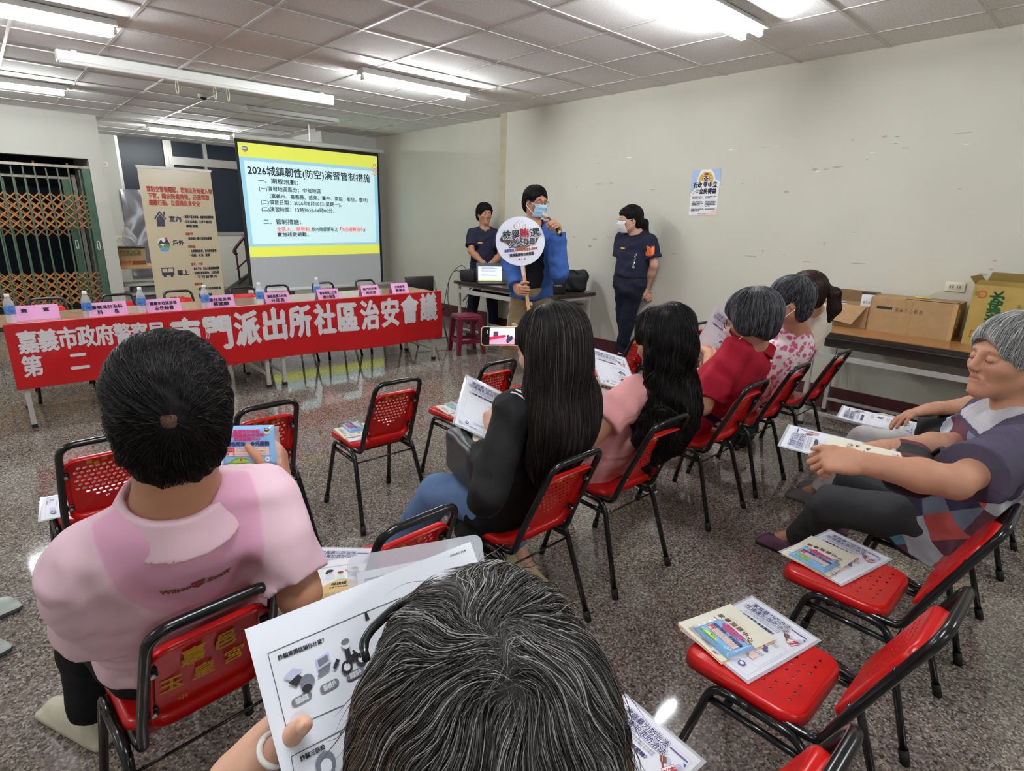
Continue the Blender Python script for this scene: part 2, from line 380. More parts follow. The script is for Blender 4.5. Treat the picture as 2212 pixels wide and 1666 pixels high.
# ================================================================ THE ROOM
CEIL = 2.81; XR = 5.24; XF = 5.40; YJ = 5.98; YF = 9.4; YG = 10.6; YB = 13.1; XL0, Y0 = -4.2, -4.6
def mat_floor():
    m = bpy.data.materials.new('terrazzo_floor'); m.use_nodes = True; nt = m.node_tree; N = nt.nodes; L = nt.links; b = N['Principled BSDF']
    tc = N.new('ShaderNodeTexCoord')
    def vor(scale, rnd_=1):
        v = N.new('ShaderNodeTexVoronoi'); v.inputs['Scale'].default_value = scale; L.new(tc.outputs['Object'], v.inputs['Vector']); return v
    v1 = vor(150); sep = N.new('ShaderNodeSeparateColor'); L.new(v1.outputs['Color'], sep.inputs[0])
    cr = N.new('ShaderNodeValToRGB'); e = cr.color_ramp; e.interpolation = 'CONSTANT'
    cols = [(0, (92, 88, 84)), (.16, (126, 120, 114)), (.36, (152, 145, 138)), (.56, (178, 172, 164)), (.72, (140, 126, 120)), (.86, (204, 199, 190)), (.95, (66, 63, 62))]
    e.elements[0].position, e.elements[0].color = 0, (*lin(cols[0][1]), 1); e.elements[1].position, e.elements[1].color = cols[1][0], (*lin(cols[1][1]), 1)
    for p, c in cols[2:]: x = e.elements.new(p); x.color = (*lin(c), 1)
    L.new(sep.outputs[0], cr.inputs[0])
    # broad reddish and grey batches of slabs
    nz = N.new('ShaderNodeTexNoise'); nz.inputs['Scale'].default_value = .55; nz.inputs['Detail'].default_value = 2; L.new(tc.outputs['Object'], nz.inputs['Vector'])
    c2 = N.new('ShaderNodeValToRGB'); c2.color_ramp.elements[0].color = (*lin((212, 202, 198)), 1); c2.color_ramp.elements[1].color = (*lin((226, 222, 214)), 1)
    c2.color_ramp.elements[0].position = .42; c2.color_ramp.elements[1].position = .6; L.new(nz.outputs['Fac'], c2.inputs[0])
    mx = N.new('ShaderNodeMix'); mx.data_type = 'RGBA'; mx.blend_type = 'MULTIPLY'; mx.inputs[0].default_value = 1
    L.new(cr.outputs[0], mx.inputs[6]); L.new(c2.outputs[0], mx.inputs[7])
    # slab joints
    br = N.new('ShaderNodeTexBrick'); br.offset = 0; br.inputs['Scale'].default_value = 1; br.inputs['Brick Width'].default_value = .6; br.inputs['Row Height'].default_value = .6
    br.inputs['Mortar Size'].default_value = .0022; br.inputs['Color1'].default_value = br.inputs['Color2'].default_value = (1, 1, 1, 1); br.inputs['Mortar'].default_value = (.68, .66, .65, 1)
    L.new(tc.outputs['Object'], br.inputs['Vector'])
    m2 = N.new('ShaderNodeMix'); m2.data_type = 'RGBA'; m2.blend_type = 'MULTIPLY'; m2.inputs[0].default_value = 1
    L.new(mx.outputs[2], m2.inputs[6]); L.new(br.outputs['Color'], m2.inputs[7]); L.new(m2.outputs[2], b.inputs['Base Color'])
    n3 = N.new('ShaderNodeTexNoise'); n3.inputs['Scale'].default_value = 3; L.new(tc.outputs['Object'], n3.inputs['Vector'])
    mr = N.new('ShaderNodeMapRange'); mr.inputs['To Min'].default_value = .035; mr.inputs['To Max'].default_value = .10; L.new(n3.outputs['Fac'], mr.inputs['Value']); L.new(mr.outputs[0], b.inputs['Roughness'])
    b.inputs['Specular IOR Level'].default_value = .62
    return m
def mat_ceiling():
    m = bpy.data.materials.new('mineral_tile'); m.use_nodes = True; nt = m.node_tree; N = nt.nodes; L = nt.links; b = N['Principled BSDF']; b.inputs['Roughness'].default_value = .9
    b.inputs['Specular IOR Level'].default_value = .15
    tc = N.new('ShaderNodeTexCoord'); nz = N.new('ShaderNodeTexNoise'); nz.inputs['Scale'].default_value = 95; nz.inputs['Detail'].default_value = 3; nz.inputs['Roughness'].default_value = .7; L.new(tc.outputs['Object'], nz.inputs['Vector'])
    cr = N.new('ShaderNodeValToRGB'); cr.color_ramp.elements[0].position = .36; cr.color_ramp.elements[0].color = (*lin((222, 221, 219)), 1); cr.color_ramp.elements[1].position = .58; cr.color_ramp.elements[1].color = (*lin((246, 245, 243)), 1)
    L.new(nz.outputs['Fac'], cr.inputs[0]); L.new(cr.outputs[0], b.inputs['Base Color'])
    bp = N.new('ShaderNodeBump'); bp.inputs['Strength'].default_value = .35; bp.inputs['Distance'].default_value = .004; L.new(nz.outputs['Fac'], bp.inputs['Height']); L.new(bp.outputs[0], b.inputs['Normal'])
    return m
WALL = mat('cream_paint', (213, 210, 196), rough=.7, spec=.3, noise=.05, nscale=1.6, bump=.05, bscale=160)
WALLF = mat('cream_paint_front', (211, 209, 199), rough=.7, spec=.3, noise=.05, nscale=1.2)
WALL_END = mat('yellower_wall_edge', (196, 186, 160), rough=.85, noise=.12, nscale=9)  # yellower tint for the narrow strip at the wall's end
SKIRT = mat('maroon_skirting', (88, 42, 44), rough=.45, noise=.25, nscale=7)
SCUFF = mat('wall_scuff', (186, 181, 170), rough=.8, noise=.2, nscale=60); CHIP = mat('white_filler', (238, 238, 234), rough=.75)
def struct(name, mb, m): o = mb.build(name, m); o['kind'] = 'structure'; return o
FLOOR = mat_floor(); struct('floor', MB().box(((XR+.4+XL0)/2, (Y0+YB)/2, -.05), (XR+.6-XL0, YB-Y0+.4, .1)), FLOOR)
struct('ceiling', MB().box(((XR+.4+XL0)/2, (Y0+YB)/2, CEIL+.05), (XR+.6-XL0, YB-Y0+.4, .1)), mat_ceiling())
GRID = mat('grid_bar', (205, 202, 198), rough=.35, spec=.5)
g = MB(); x = .469-.6215*8
while x < XF: g.box((x, (Y0+YB)/2, CEIL-.003), (.022, YB-Y0, .006)); x += .6215
struct('trim_1', g, GRID); g = MB(); y = 4.83-.64*14
while y < YB-.1: g.box(((XL0+XF)/2, y, CEIL-.004), (XF-XL0, .022, .006)); y += .64
struct('trim_2', g, GRID)
# right wall with its marks
wr = MB().box((XR+.06, (Y0+YJ)/2, CEIL/2), (.12, YJ-Y0, CEIL)); wr.box((XR-.001, YJ-.06, (CEIL+.2)/2), (.004, .12, CEIL-.2), WALL_END)
def mark(px, py, wpx, hpx, m, X=XR, seed=[0]):
    seed[0] += 1; R_ = random.Random(seed[0]); n = max(1, int(wpx/24))
    for k in range(n):
        cx = px+wpx*((k+.5)/n-.5)+R_.uniform(-2, 2); cy = py+R_.uniform(-.3, .3)*hpx-(cx-px)*.06; c = onx(cx, cy, X); s = c[1]/1232*1.25+.001
        a = .55*wpx/n*s*R_.uniform(.5, 1.2); b_ = .5*hpx*s*R_.uniform(.35, 1.); pts = []
        for t in range(9):
            th = 2*PI*t/9; q = R_.uniform(.55, 1.1); pts.append((X-.0012-.0002*k, c[1]-a*q*math.cos(th), c[2]+b_*q*math.sin(th)))
        wr.add(pts, [tuple(range(9))], m)
for a in [(1580, 322, 14, 6), (1677, 314, 24, 6), (1360, 340, 18, 5), (2090, 313, 34, 6), (1884, 330, 12, 3), (1765, 369, 16, 5)]: mark(*a, CHIP)
for a in [(1306, 398, 52, 5), (1300, 515, 56, 4), (1926, 295, 56, 8), (1933, 310, 14, 5), (2082, 287, 46, 8), (1288, 335, 6, 5), (1700, 413, 18, 12), (1786, 364, 72, 8), (2072, 412, 12, 12), (1743, 566, 40, 6),
          (1852, 568, 46, 7), (2150, 562, 20, 16), (2140, 580, 22, 14), (2120, 592, 44, 10), (1622, 553, 46, 5), (1646, 544, 14, 6), (1688, 549, 18, 6), (1274, 530, 20, 7), (1246, 403, 5, 6), (1502, 327, 10, 3), (1293, 352, 14, 3),
          (1331, 340, 26, 3), (1648, 319, 20, 3), (1842, 303, 8, 6), (1960, 320, 40, 4), (1605, 397, 10, 4), (1240, 512, 5, 6), (1455, 548, 14, 3), (1410, 409, 14, 3), (1845, 501, 14, 3), (1872, 346, 6, 6), (1780, 527, 8, 20)]: mark(*a, SCUFF)
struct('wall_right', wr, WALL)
struct('wall_far_right', MB().box((XF+.06, (YJ+YF)/2, CEIL/2), (.12, YF-YJ+.24, CEIL)), WALL)
struct('baseboard_right', MB().box((XR-.006, (Y0+YJ)/2, .1), (.016, YJ-Y0, .2)), SKIRT)
struct('baseboard_far_right', MB().box((XF-.006, (YJ+YF)/2, .1), (.016, YF-YJ, .2)), SKIRT)
struct('wall_front', MB().box(((4.42+XF)/2, YF+.06, CEIL/2), (XF-4.42, .12, CEIL)), WALLF)
struct('wall_stair_side', MB().box((4.48, (YF+.12+YB)/2, CEIL/2), (.12, YB-YF-.12, CEIL)), WALLF)
struct('baseboard_front', MB().box(((4.42+XF)/2, YF-.006, .1), (XF-4.42, .016, .2)), SKIRT)
# gate wall: opening X -1.3..1.42, Z 0..2.2
GX0, GX1, GZ = -1.3, 1.425, 2.21
wg = MB().box(((GX1+1.6)/2, YG+.09, CEIL/2), (1.6-GX1, .18, CEIL)); wg.box(((GX0+GX1)/2, YG+.09, (GZ+CEIL)/2), (GX1-GX0, .18, CEIL-GZ)); wg.box(((XL0+GX0)/2, YG+.09, CEIL/2), (GX0-XL0, .18, CEIL))
struct('wall_gate', wg, WALLF)
struct('night_backdrop', MB().box(((XL0+1.5)/2, 12.3, CEIL/2), (1.5-XL0, .1, CEIL)), mat('night_dark', (12, 16, 24), rough=.9))  # added sheet behind the gate, its near-black colour stands in for night darkness
struct('wall_left', MB().box((XL0-.05, (Y0+YB)/2, CEIL/2), (.1, YB-Y0, CEIL)), WALLF)
struct('wall_rear', MB().box(((XL0+XR)/2, Y0-.05, CEIL/2), (XR-XL0, .1, CEIL)), WALLF)
# stair hall back wall with the window
bw = MB(); bwl = ony(207, 291, YB)[0]-.6; wz0 = ony(470, 508, YB)[2]; wx0 = ony(247, 300, YB)[0]
bw.box(((bwl+4.42)/2, YB+.06, wz0/2), (4.42-bwl, .12, wz0)); bw.box(((bwl+wx0)/2, YB+.06, (wz0+CEIL)/2), (wx0-bwl, .12, CEIL-wz0))
struct('wall_stair_back', bw, WALLF)
struct('wall_hall_side', MB().box((1.50, (YG+.18+YB)/2, CEIL/2), (.12, YB-YG-.18, CEIL)), WALLF)
DGL = mat('dark_glass', (40, 46, 58), rough=.32, spec=.3); FRM = mat('aluminium_frame', (178, 174, 166), rough=.35, metal=.5)
wi = MB().box(((wx0+4.42)/2, YB+.07, (wz0+CEIL)/2), (4.42-wx0, .02, CEIL-wz0), DGL)
xa = ony(363, 330, YB)[0]; za = ony(440, 352, YB)[2]; xb = ony(443, 330, YB)[0]; xc = ony(452, 420, YB)[0]
for x_, z0_, z1_, w_ in ((wx0+.02, wz0, CEIL, .05), (xa, wz0, CEIL, .14), (xb, za, CEIL, .07), (xc, wz0, za, .05)): wi.box((x_, YB+.03, (z0_+z1_)/2), (w_, .05, z1_-z0_))
wi.box(((xa+4.42)/2, YB+.025, za), (4.42-xa, .06, .15)); wi.box(((wx0+4.42)/2, YB+.02, wz0+.03), (4.42-wx0, .08, .07))
struct('window_1', wi, FRM)
# stair flight seen past the screen: sloping side wall and hand rail
st = MB(); x0, x1 = 3.05, 4.4
st.prism([(x0, 0), (x1, 0), (x1, .95), (x0, .12)], .06, fn=lambda x, y, z: (x, 11.0+z, y)); struct('wall_stair_slope', st, mat('grey_granite', (112, 114, 112), rough=.4, noise=.3, nscale=90))
RAIL = mat('maroon_rail', (72, 32, 36), rough=.35)
hr = thing('stair_handrail', 'maroon metal stair handrail on grey stair edge left of projection screen', 'handrail', (0, 0, 0))
a = ony(507, 538, 11.0); b = ony(540, 490, 11.0); a2 = ony(522, 640, 11.0)
MB().tube(fillet([a+V3(.03, 0, -.1), a+V3(-.02, 0, -.06), a, b+V3(.3, 0, .3)], .05), .028, RAIL).build('rail', RAIL, hr)
for q in (.02, .32, .62): p = a+(b+V3(.3, 0, .3)-a)*q/.62*.6; MB().tube([p+V3(0, 0, -.01), V3(p[0]+.02, 11.0, max(.1, .12+.615*(p[0]-x0)))], .018).build('baluster', RAIL, hr)
for q in (.35, .62): MB().tube([a+V3(0, 0, -q), a+V3(.75, 0, -q+.62)], .014).build('crossbar', RAIL, hr)
# ---------------------------------------------------------------- ceiling lamps
LAMP = mat('lit_tube', (238, 243, 247), emit=105.0); LAMP1 = mat('lit_tube_single', (238, 244, 246), emit=215.0); SHELL = mat('lamp_white', (232, 232, 228), rough=.4); CORD = mat('cream_cord', (225, 218, 190), rough=.7)
def lamp_fixture(name, label, x, y, lit, n=1, group=None, L_=1.22, drop=.055, back=True):
    t = thing(name, label, 'ceiling light', (x, y, CEIL-.006), 0, group)
    hsg = MB().prism([(-.05, 0), (-.10 if n > 1 else -.065, -.052), (.10 if n > 1 else .065, -.052), (.05, 0)][::-1], L_, fn=lambda a, b, c: (c-L_/2, a, b)); hsg.build('housing', SHELL, t)
    for k in range(n):
        yy = 0 if n == 1 else (-.06, .06)[k]
        tb = MB().tube([(-L_/2+.03, yy, -.084), (L_/2-.03, yy, -.084)], .0155, n=12); tb.build('tube', (LAMP if n > 1 else LAMP1) if lit else mat('unlit_tube', (236, 236, 230), rough=.25), t)
        for sx in (-1, 1): MB().rbox((sx*(L_/2-.02), yy, -.073), (.022, .036, .05), .006).build('socket', SHELL, t)
    return t
lamp_fixture('tube_lamp', 'lit twin tube ceiling lamp cut by the left frame edge above the gate side', .40, 5.33, True, 2)
lamp_fixture('tube_lamp', 'lit single tube ceiling lamp lower one at the left frame edge', .43, 8.42, True)
lamp_fixture('tube_lamp', 'lit single tube ceiling lamp near dark window and screen top', 2.90, 10.9, True)
lamp_fixture('tube_lamp', 'lit tube ceiling lamp over the middle between screen and right wall', 3.46, 5.19, True)
lamp_fixture('tube_lamp', 'lit twin tube ceiling lamp nearest, at the top frame edge near right wall', 3.45, 2.10, True, 2)
for x, y in ((.4, .6), (-2.5, 2.4), (3.4, -1.6), (-.4, -3.0), (-2.6, 6.)): lamp_fixture('tube_lamp', 'lit twin tube ceiling lamp behind the audience', x, y, True, 2, 'lamps behind the audience')
u = thing('unlit_lamp', 'unlit grey reflector lamp on ceiling in front of the projection screen', 'ceiling light', (3.40, 8.07, CEIL-.006))
MB().prism([(-.09, 0), (-.13, -.05), (-.12, -.055), (0, -.02), (.12, -.055), (.13, -.05), (.09, 0)][::-1], 1.22, fn=lambda a, b, c: (c-.61, a, b)).build('reflector', SHELL, u)
MB().tube([(-.58, 0, -.052), (.58, 0, -.052)], .0155, n=10).build('tube', mat('unlit_tube', (236, 236, 230), rough=.25), u)
a0 = onz(112, 135, 2.73); a1 = onz(717, 222, 2.73)
t = thing('screen_housing', 'long white rolled up screen housing with dangling cord loops under the ceiling', 'projection screen', ((a0[0]+a1[0])/2, 6.55, CEIL-.006))
L_ = 2.46; MB().rbox((0, 0, -.055), (L_, .1, .09), .012).build('case', SHELL, t); MB().rbox((0, -.04, -.1), (L_-.03, .05, .03), .01).build('weight_bar', SHELL, t)
for x in (-.35, -.02, .1): MB().tube([(x+.012*math.sin(q), -.06, -.11-.06*(1-math.cos(q))/1.0) for q in np.linspace(0, 2*PI, 16)], .0035, n=5).build('cord_loop', CORD, t)
for x in (-1.1, 1.1): MB().box((x, 0, -.004), (.04, .06, .012)).build('bracket', SHELL, t)
d = thing('dome_camera', 'small white dome camera on ceiling in front of the projection screen', 'security camera', (2.24, 7.74, CEIL-.001))
MB().lathe([(0, 0), (.06, 0), (.06, -.022), (.045, -.03), (0, -.03)][::-1], n=20).build('base', SHELL, d)
MB().lathe([(.036, -.03), (.03, -.046), (.016, -.056), (0, -.058)][::-1], n=16).build('dome', mat('smoke_dome', (40, 40, 44), rough=.1), d)
# ---------------------------------------------------------------- sockets and switches
PLATE = mat('ivory_plate', (232, 226, 205), rough=.4); SLOT = mat('slot_dark', (60, 55, 48), rough=.6)
def plate(name, label, cat, M, w=.12, h=.07, holes=2):
    t = thing(name, label, cat, M=M); MB().rbox((0, 0, .005), (w, h, .01), .003).build('plate', PLATE, t)
    for k in range(holes):
        cx = (k-(holes-1)/2)*w*.36
        MB().box((cx, 0, .0105), (w*.26, h*.5, .003), mat('ivory_inset', (214, 206, 182), rough=.5)).box((cx-.008, 0, .0125), (.004, .016, .002), SLOT).box((cx+.008, 0, .0125), (.004, .016, .002), SLOT).build('outlet', SLOT, t)
    return t
c = onx(2064, 620, XR); plate('wall_socket', 'ivory double wall socket above the boxes on right wall', 'socket', frame((XR, c[1], c[2]), (0, -1, 0), (0, 0, 1)))
c = ony(222, 355, YB); plate('wall_socket', 'upper small ivory switch plate between gate and dark window', 'switch', frame((c[0], YB, c[2]), (1, 0, 0), (0, 0, 1)), .16, .09)
c = ony(253, 515, YB); plate('wall_socket', 'lower ivory socket on wall behind the roll-up banner', 'socket', frame((c[0], YB, c[2]), (1, 0, 0), (0, 0, 1)), .2, .1)
# ================================================================ RED CHAIRS
RED = mat('red_plastic', (205, 24, 22), rough=.28, spec=.5, noise=.16, nscale=9); BLK = mat('black_enamel', (20, 20, 22), rough=.22, spec=.55); RUB = mat('black_rubber', (18, 18, 18), rough=.7)
GOLD = mat('yellow_print', (214, 168, 30), rough=.5); BOLT = mat('bolt_steel', (170, 170, 165), rough=.3, metal=.9)
def tri_fill(outer, holes):
    """planar sheet with real holes -> verts2d, faces, loops"""
    bm = bmesh.new(); loops = []
    for lp in [outer]+holes:
        vs = [bm.verts.new((x, y, 0)) for x, y in lp]; loops.append(len(vs))
        for i in range(len(vs)): bm.edges.new((vs[i], vs[(i+1) % len(vs)]))
    bmesh.ops.triangle_fill(bm, use_beauty=True, use_dissolve=False, edges=list(bm.edges))
    bm.verts.index_update(); v = np.array([q.co[:2] for q in bm.verts]); f = []
    for t in bm.faces:
        i = [q.index for q in t.verts]; a, b, c = v[i]
        f.append(tuple(i) if (b[0]-a[0])*(c[1]-a[1])-(b[1]-a[1])*(c[0]-a[0]) > 0 else tuple(i[::-1]))
    bm.free(); return v, f, loops
def shell(mb, outer, holes, th, skirt, fn, m):
    """moulded plastic panel: rounded lip, holes that go through; fn(x,y,z) places it, z = height over the panel face"""
    v, f, lp = tri_fill(outer, holes); n = len(v)
    top = [fn(x, y, 0) for x, y in v]; bot = [fn(x, y, -th) for x, y in v]
    fs = list(f)+[tuple(n+i for i in t[::-1]) for t in f]; b = lp[0]
    for k in lp[1:]: fs += [(b+(i+1) % k, b+i, n+b+i, n+b+(i+1) % k) for i in range(k)]; b += k
    mb.add(top+bot, fs, m, False)
    o = np.array(outer); c = o.mean(0); rings = []
    for t in np.linspace(0, PI/2, 5): r = .014; rings.append((r*math.sin(t), -r*(1-math.cos(t))))
    rings.append((.016, -skirt)); rings.append((.012, -skirt)); k = len(o)
    nr = np.stack([np.roll(o, -1, 0)-np.roll(o, 1, 0)], 0)[0]; nr = np.stack([nr[:, 1], -nr[:, 0]], 1); nr /= np.linalg.norm(nr, axis=1, keepdims=True)
    vs = [fn(*(p+q*d), z) for d, z in rings for p, q in zip(o, nr)]
    fs = [(i*k+j, i*k+(j+1) % k, (i+1)*k+(j+1) % k, (i+1)*k+j)[::-1] for i in range(len(rings)-1) for j in range(k)]
    mb.add(vs, [t[::-1] for t in fs], m, True)
def oval(cx, cy, a, b, n=7): return [(cx+a*math.cos(2*PI*i/n), cy+b*math.sin(2*PI*i/n)) for i in range(n)]
SEATZ = .422
def chair_seat(par):
    hs = [oval(x*.032+(.016 if j % 2 else 0), -.11+j*.0235, .0052, .004) for j in range(10) for x in range(-3, 4) if abs(x*.032+(.016 if j % 2 else 0)) < .105 and (j+2*x) % 5 != 0]
    mb = MB()
    fn = lambda x, y, z: (x, y+.073, SEATZ+z-.012*max(0, (y-.08))/.08*max(0, (y-.08))/.08-.006*math.exp(-(y*y+x*x)/.012))
    shell(mb, rrect(.272, .285, .04), hs, .003, .034, fn, RED); return mb.build('seat', RED, par)
BT, BB = np.array([-.285, .775]), np.array([-.135, .432])           # back tube top and foot in (y, z)
_bd = (BT-BB)/np.linalg.norm(BT-BB); _bn = np.array([_bd[1], -_bd[0]])
def back_fn(x, s, z):
    """panel coords: s up the slant from the tube foot, z forward of the tube plane"""
    q = BB+_bd*s+_bn*(z+.016-.018*(1-(x/.17)**2)*0-.012*(x/.16)**2*-1); return (x, q[0], q[1])
def chair_back(par, plain=False):
    mb = MB(); hs = []
    if not plain:
        for r in range(9):
            for c in range(-5, 6):
                x = c*.0185+(.00925 if r % 2 else 0); y = .248-r*.0195
                u = x/.088; v_ = (y-.165)/.09
                if (u*u+v_*v_-.75)**3-u*u*v_**3*1.1 < .02 and abs(x) < .096: hs.append(oval(x, y, .0070, .0060))
    shell(mb, rrect(.205, .262, .028, cy=.16), hs, .003, .028, back_fn, RED); b = mb.build('backrest', RED, par)
    A = Art(lambda u, v, l: back_fn(u, v, -.003-l), base=.0006)
    if plain:
        A.text('嘉 邑', 0, .185, .055, GOLD, w=.11, bold=.03, align='c'); A.text('玉 皇 宮', -.01, .11, .05, GOLD, w=.17, bold=.02, align='c'); A.text('✻', -.06, .05, .025, GOLD)
    else:
        for t, x, y in (('嘉', -.05, .264), ('邑', -.005, .27), ('玉', .045, .264), ('皇', -.03, .252), ('宮', .025, .254)): A.text(t, x, y, .017, GOLD, bold=.03)
    A.build('lettering', b); return b
def chair_frame(par):
    mb = MB(); X = .134; XT = .118; T = BT; yz = lambda p: (p[0], p[1])
    side = lambda s: [(s*.135, -.01, .392), (s*.14, -.06, .39), (s*X, BB[0]+.01, BB[1]-.042), (s*X, *yz(BB+_bd*.05)), (s*XT, *yz(T))]
    l = side(-1); r = side(1)[::-1]; P = fillet(l+r, .05, 6); mb.tube(P, .0118, BLK, n=10); bf = mb.build('back_frame', BLK, par)
    for s in (-1, 1):
        for q in (.08, .235):
            c = BB+_bd*q; mb2 = MB().rbox((s*.116, *yz(c+_bn*.004)), (.03, .014, .022), .004, BLK); mb2.tube([(s*.112, *yz(c-_bn*.002)), (s*.112, *yz(c-_bn*.008))], .006, BOLT, n=8); mb2.build('bracket', BLK, bf)
def chair_legs(par):
    for s in (-1, 1):
        f_, r_ = (s*.192, .222, .0), (s*.192, -.222, .0); ft, rt = (s*.16, .125, .388), (s*.16, -.1, .388)
        up = lambda p, q: tuple(np.array(p)*(1-q)+np.array(q_)*q for q_ in ())
        mid = (s*.16, .03, .388)
        for nm, P in (('leg', [f_, ft, mid]), ('leg', [r_, rt, mid])):
            mb = MB().tube(fillet(P, .05, 5), .0112, BLK, n=9); d = nrm(np.array(P[1])-np.array(P[0])); o = mb.build(nm, BLK, par)
            MB().tube([np.array(P[0])+V3(0, 0, .0), np.array(P[0])+d*.045], .0142, n=9).build('rubber_foot', RUB, o)
        MB().tube([(s*.162, .134, .345), (s*.162, -.112, .345)], .0095, n=8).build('brace', BLK, par)
    mb = MB()
    for y, z in ((.1, .378), (-.06, .378), (-.118, .34)): mb.tube([(-.16, y, z), (.16, y, z)], .008 if z > .36 else .004, n=6)
    mb.build('stretcher', BLK, par)
def make_chair(label, plain=False, group=None):
    t = thing('red_chair', label, 'chair', (0, 0, 0), 0, group); chair_seat(t); chair_back(t, plain); chair_frame(t); chair_legs(t); return t
# (x of the seat centre, y of the leg centre, turn, label)
ROW1 = [(.205, 2.53, 0., 'red chair with heart of holes right in front of the pink polo man'), (.76, 2.55, .02, 'red chair in front row beside the raised tissue pack, papers on seat'),
        (1.375, 2.535, -.03, 'lone red chair with all four legs in view, heart of holes and papers'), (2.0, 2.53, 0, 'red chair half hidden by the long straight haired woman, papers on seat'),
        (2.68, 2.55, 0, 'red chair whose top corner shows right of the straight haired head'), (3.37, 2.55, 0, 'red chair left behind the wavy haired head near the woman officer'), (4.09, 2.53, 0, 'red chair in front of the grey haired red shirt person, by the wall')]
ROW2 = [(.72, 1.40, .03, 'empty red chair between the pink polo man and the jeans woman, stacked papers on seat'), (1.345, 1.40, 0, 'red chair carrying the woman in jeans and black blouse'),
        (1.925, 1.41, -.02, 'red chair carrying the woman in pink tee and khaki trousers'), (2.73, 1.44, 0, 'red chair carrying the person in dark red polo'), (3.285, 1.45, 0, 'red chair carrying the person in floral blouse'), (3.885, 1.43, 0, 'red chair carrying the ponytail woman in cream top near the wall')]
ROW3 = [(.13, .30, 0, 'red chair under the nearest grey streaked head'), (.775, .425, 0, 'red chair at bottom edge with laminated flyer beside the nearest head'), (1.36, .385, 0, 'empty red chair with flyer, booklet and tissue pack, nearest of the two empty right ones'),
        (1.957, .375, 0, 'empty red chair with flyer and booklet beside the old woman in patchwork tee'), (2.573, .36, 0, 'red chair carrying the old woman in patchwork tee'), (3.36, .35, 0, 'red chair under the person in white trousers at the right edge')]
CHAIRS = {}
c0 = None
for key, row in (('a', ROW1), ('b', ROW2), ('c', ROW3)):
    for i, (x, y, rz, lb) in enumerate(row):
        if c0 is None: c0 = make_chair(lb); c0.location = (x, y, 0); c0.rotation_euler = (0, 0, rz); o = c0
        else: o = dup(c0, (x, y, 0), rz, lb)
        o['group'] = 'red audience chairs'; CHAIRS[key+str(i)] = o
cp = make_chair('red chair with large yellow lettering on its back, carrying the pink polo man', True, 'red audience chairs'); cp.location = (.21, 1.37, 0); cp.rotation_euler = (0, 0, .06)
TCH = [((100, 652), 'leftmost red chair behind the banner table, before the green gate'), ((250, 642), 'second red chair from left behind banner table, right of the gate'), ((385, 636), 'red chair behind banner table in front of the roll-up banner'), ((520, 620), 'red chair behind table at the left edge of projection screen'),
       ((597, 616), 'red chair behind table below the projected title, left of two bottles'), ((695, 606), 'red chair behind table under the middle of the screen'), ((785, 604), 'rightmost red chair behind the banner table')]
for (px, py), lb in TCH:
    p = ony(px, py, 6.28); o = dup(c0, (p[0], 6.0, 0), PI+rnd.uniform(-.05, .05), lb, 'red chairs behind the banner table')
# ================================================================ FRONT TABLES
WOODT = mat('table_laminate', (168, 132, 106), rough=.16, spec=.5, noise=.12, nscale=5); EDGE = mat('dark_edge', (52, 44, 40), rough=.4); GREYL = mat('grey_leg', (186, 184, 176), rough=.4)
def folding_table(label, x0, x1, y0, y1, z=.742, top=WOODT, rot=None, brace=True, shelf=False):
    t = thing('folding_table', label, 'table', ((x0+x1)/2, (y0+y1)/2, 0)); w_, d_ = x1-x0, y1-y0
    MB().box((0, 0, z-.003), (w_, d_, .006)).build('tabletop', top, t); MB().box((0, 0, z-.021), (w_, d_, .03)).build('edge_band', EDGE, t)
    for sx in (-1, 1):
        for sy in (-1, 1):
            q = MB().box((sx*(w_/2-.07), sy*(d_/2-.03), (z-.035)/2+.012), (.03, .03, z-.06)).build('leg', GREYL, t); MB().box((sx*(w_/2-.07), sy*(d_/2-.03), .014), (.034, .034, .028)).build('rubber_foot', RUB, q)
        for zz in (.12, z-.06): MB().box((sx*(w_/2-.07), 0, zz), (.022, d_-.08, .022)).build('crossbar', GREYL, t)
        if brace: MB().tube([(sx*(w_/2-.07), -d_/2+.03, .55), (sx*(w_/2-.34), -d_/2+.03, z-.05)], .009, n=6).build('brace', GREYL, t)
    for yy in (d_/2-.03, -d_/2+.03): MB().box((0, yy, z-.055), (w_-.1, .02, .03)).build('rail', GREYL, t)
    if shelf: MB().box((0, .02, z-.16), (w_-.2, d_*.6, .01)).box((0, -d_*.28, z-.16), (w_-.2, .02, .02)).build('undershelf', mat('shelf_brown', (60, 50, 44), rough=.5), t)
    return t
folding_table('left brown laminate table under the red banner', .03, 1.83, 5.11, 5.72)
folding_table('right brown laminate table under the red banner, toward the stool', 1.835, 3.635, 5.11, 5.72)
# banner
BAN = mat('banner_red', (196, 26, 30), rough=.3, spec=.45, noise=.1, nscale=2.5, bump=.12, bscale=5); LETW = mat('banner_white', (226, 222, 226), rough=.45)
bn = thing('fabric_banner', 'long red banner with white lettering hung on the front tables', 'banner', (1.85, 5.1, .75))
BZ0, BZ1 = .30, .235
def ban(u, v, l=0.):
    """u metres from the left end, v metres up from the lower hem line"""
    x = -1.80+u; zb = -.75+BZ0+(BZ1-BZ0)*u/3.62+.008*math.sin(u*4); dz = v
    wv = .008*math.sin(u*5.2+v*3)+.004*math.sin(u*13-v*6); q = min(1, max(0, (.0-(zb+dz))/.25))
    return (x, -.004-l-(wv+.010)*q, zb+dz)
HB = lambda u: .755-(BZ0+(BZ1-BZ0)*u/3.62+.008*math.sin(u*4))
mb = MB(); mb.grid(lambda a, b: ban(a*3.6, b*HB(a*3.6)), 120, 16, BAN)
mb.grid(lambda a, b: (-1.80+a*3.6, -.004+b*.05, .005+.0005*math.sin(a*40)), 60, 2, BAN); mb.build('cloth', BAN, bn)
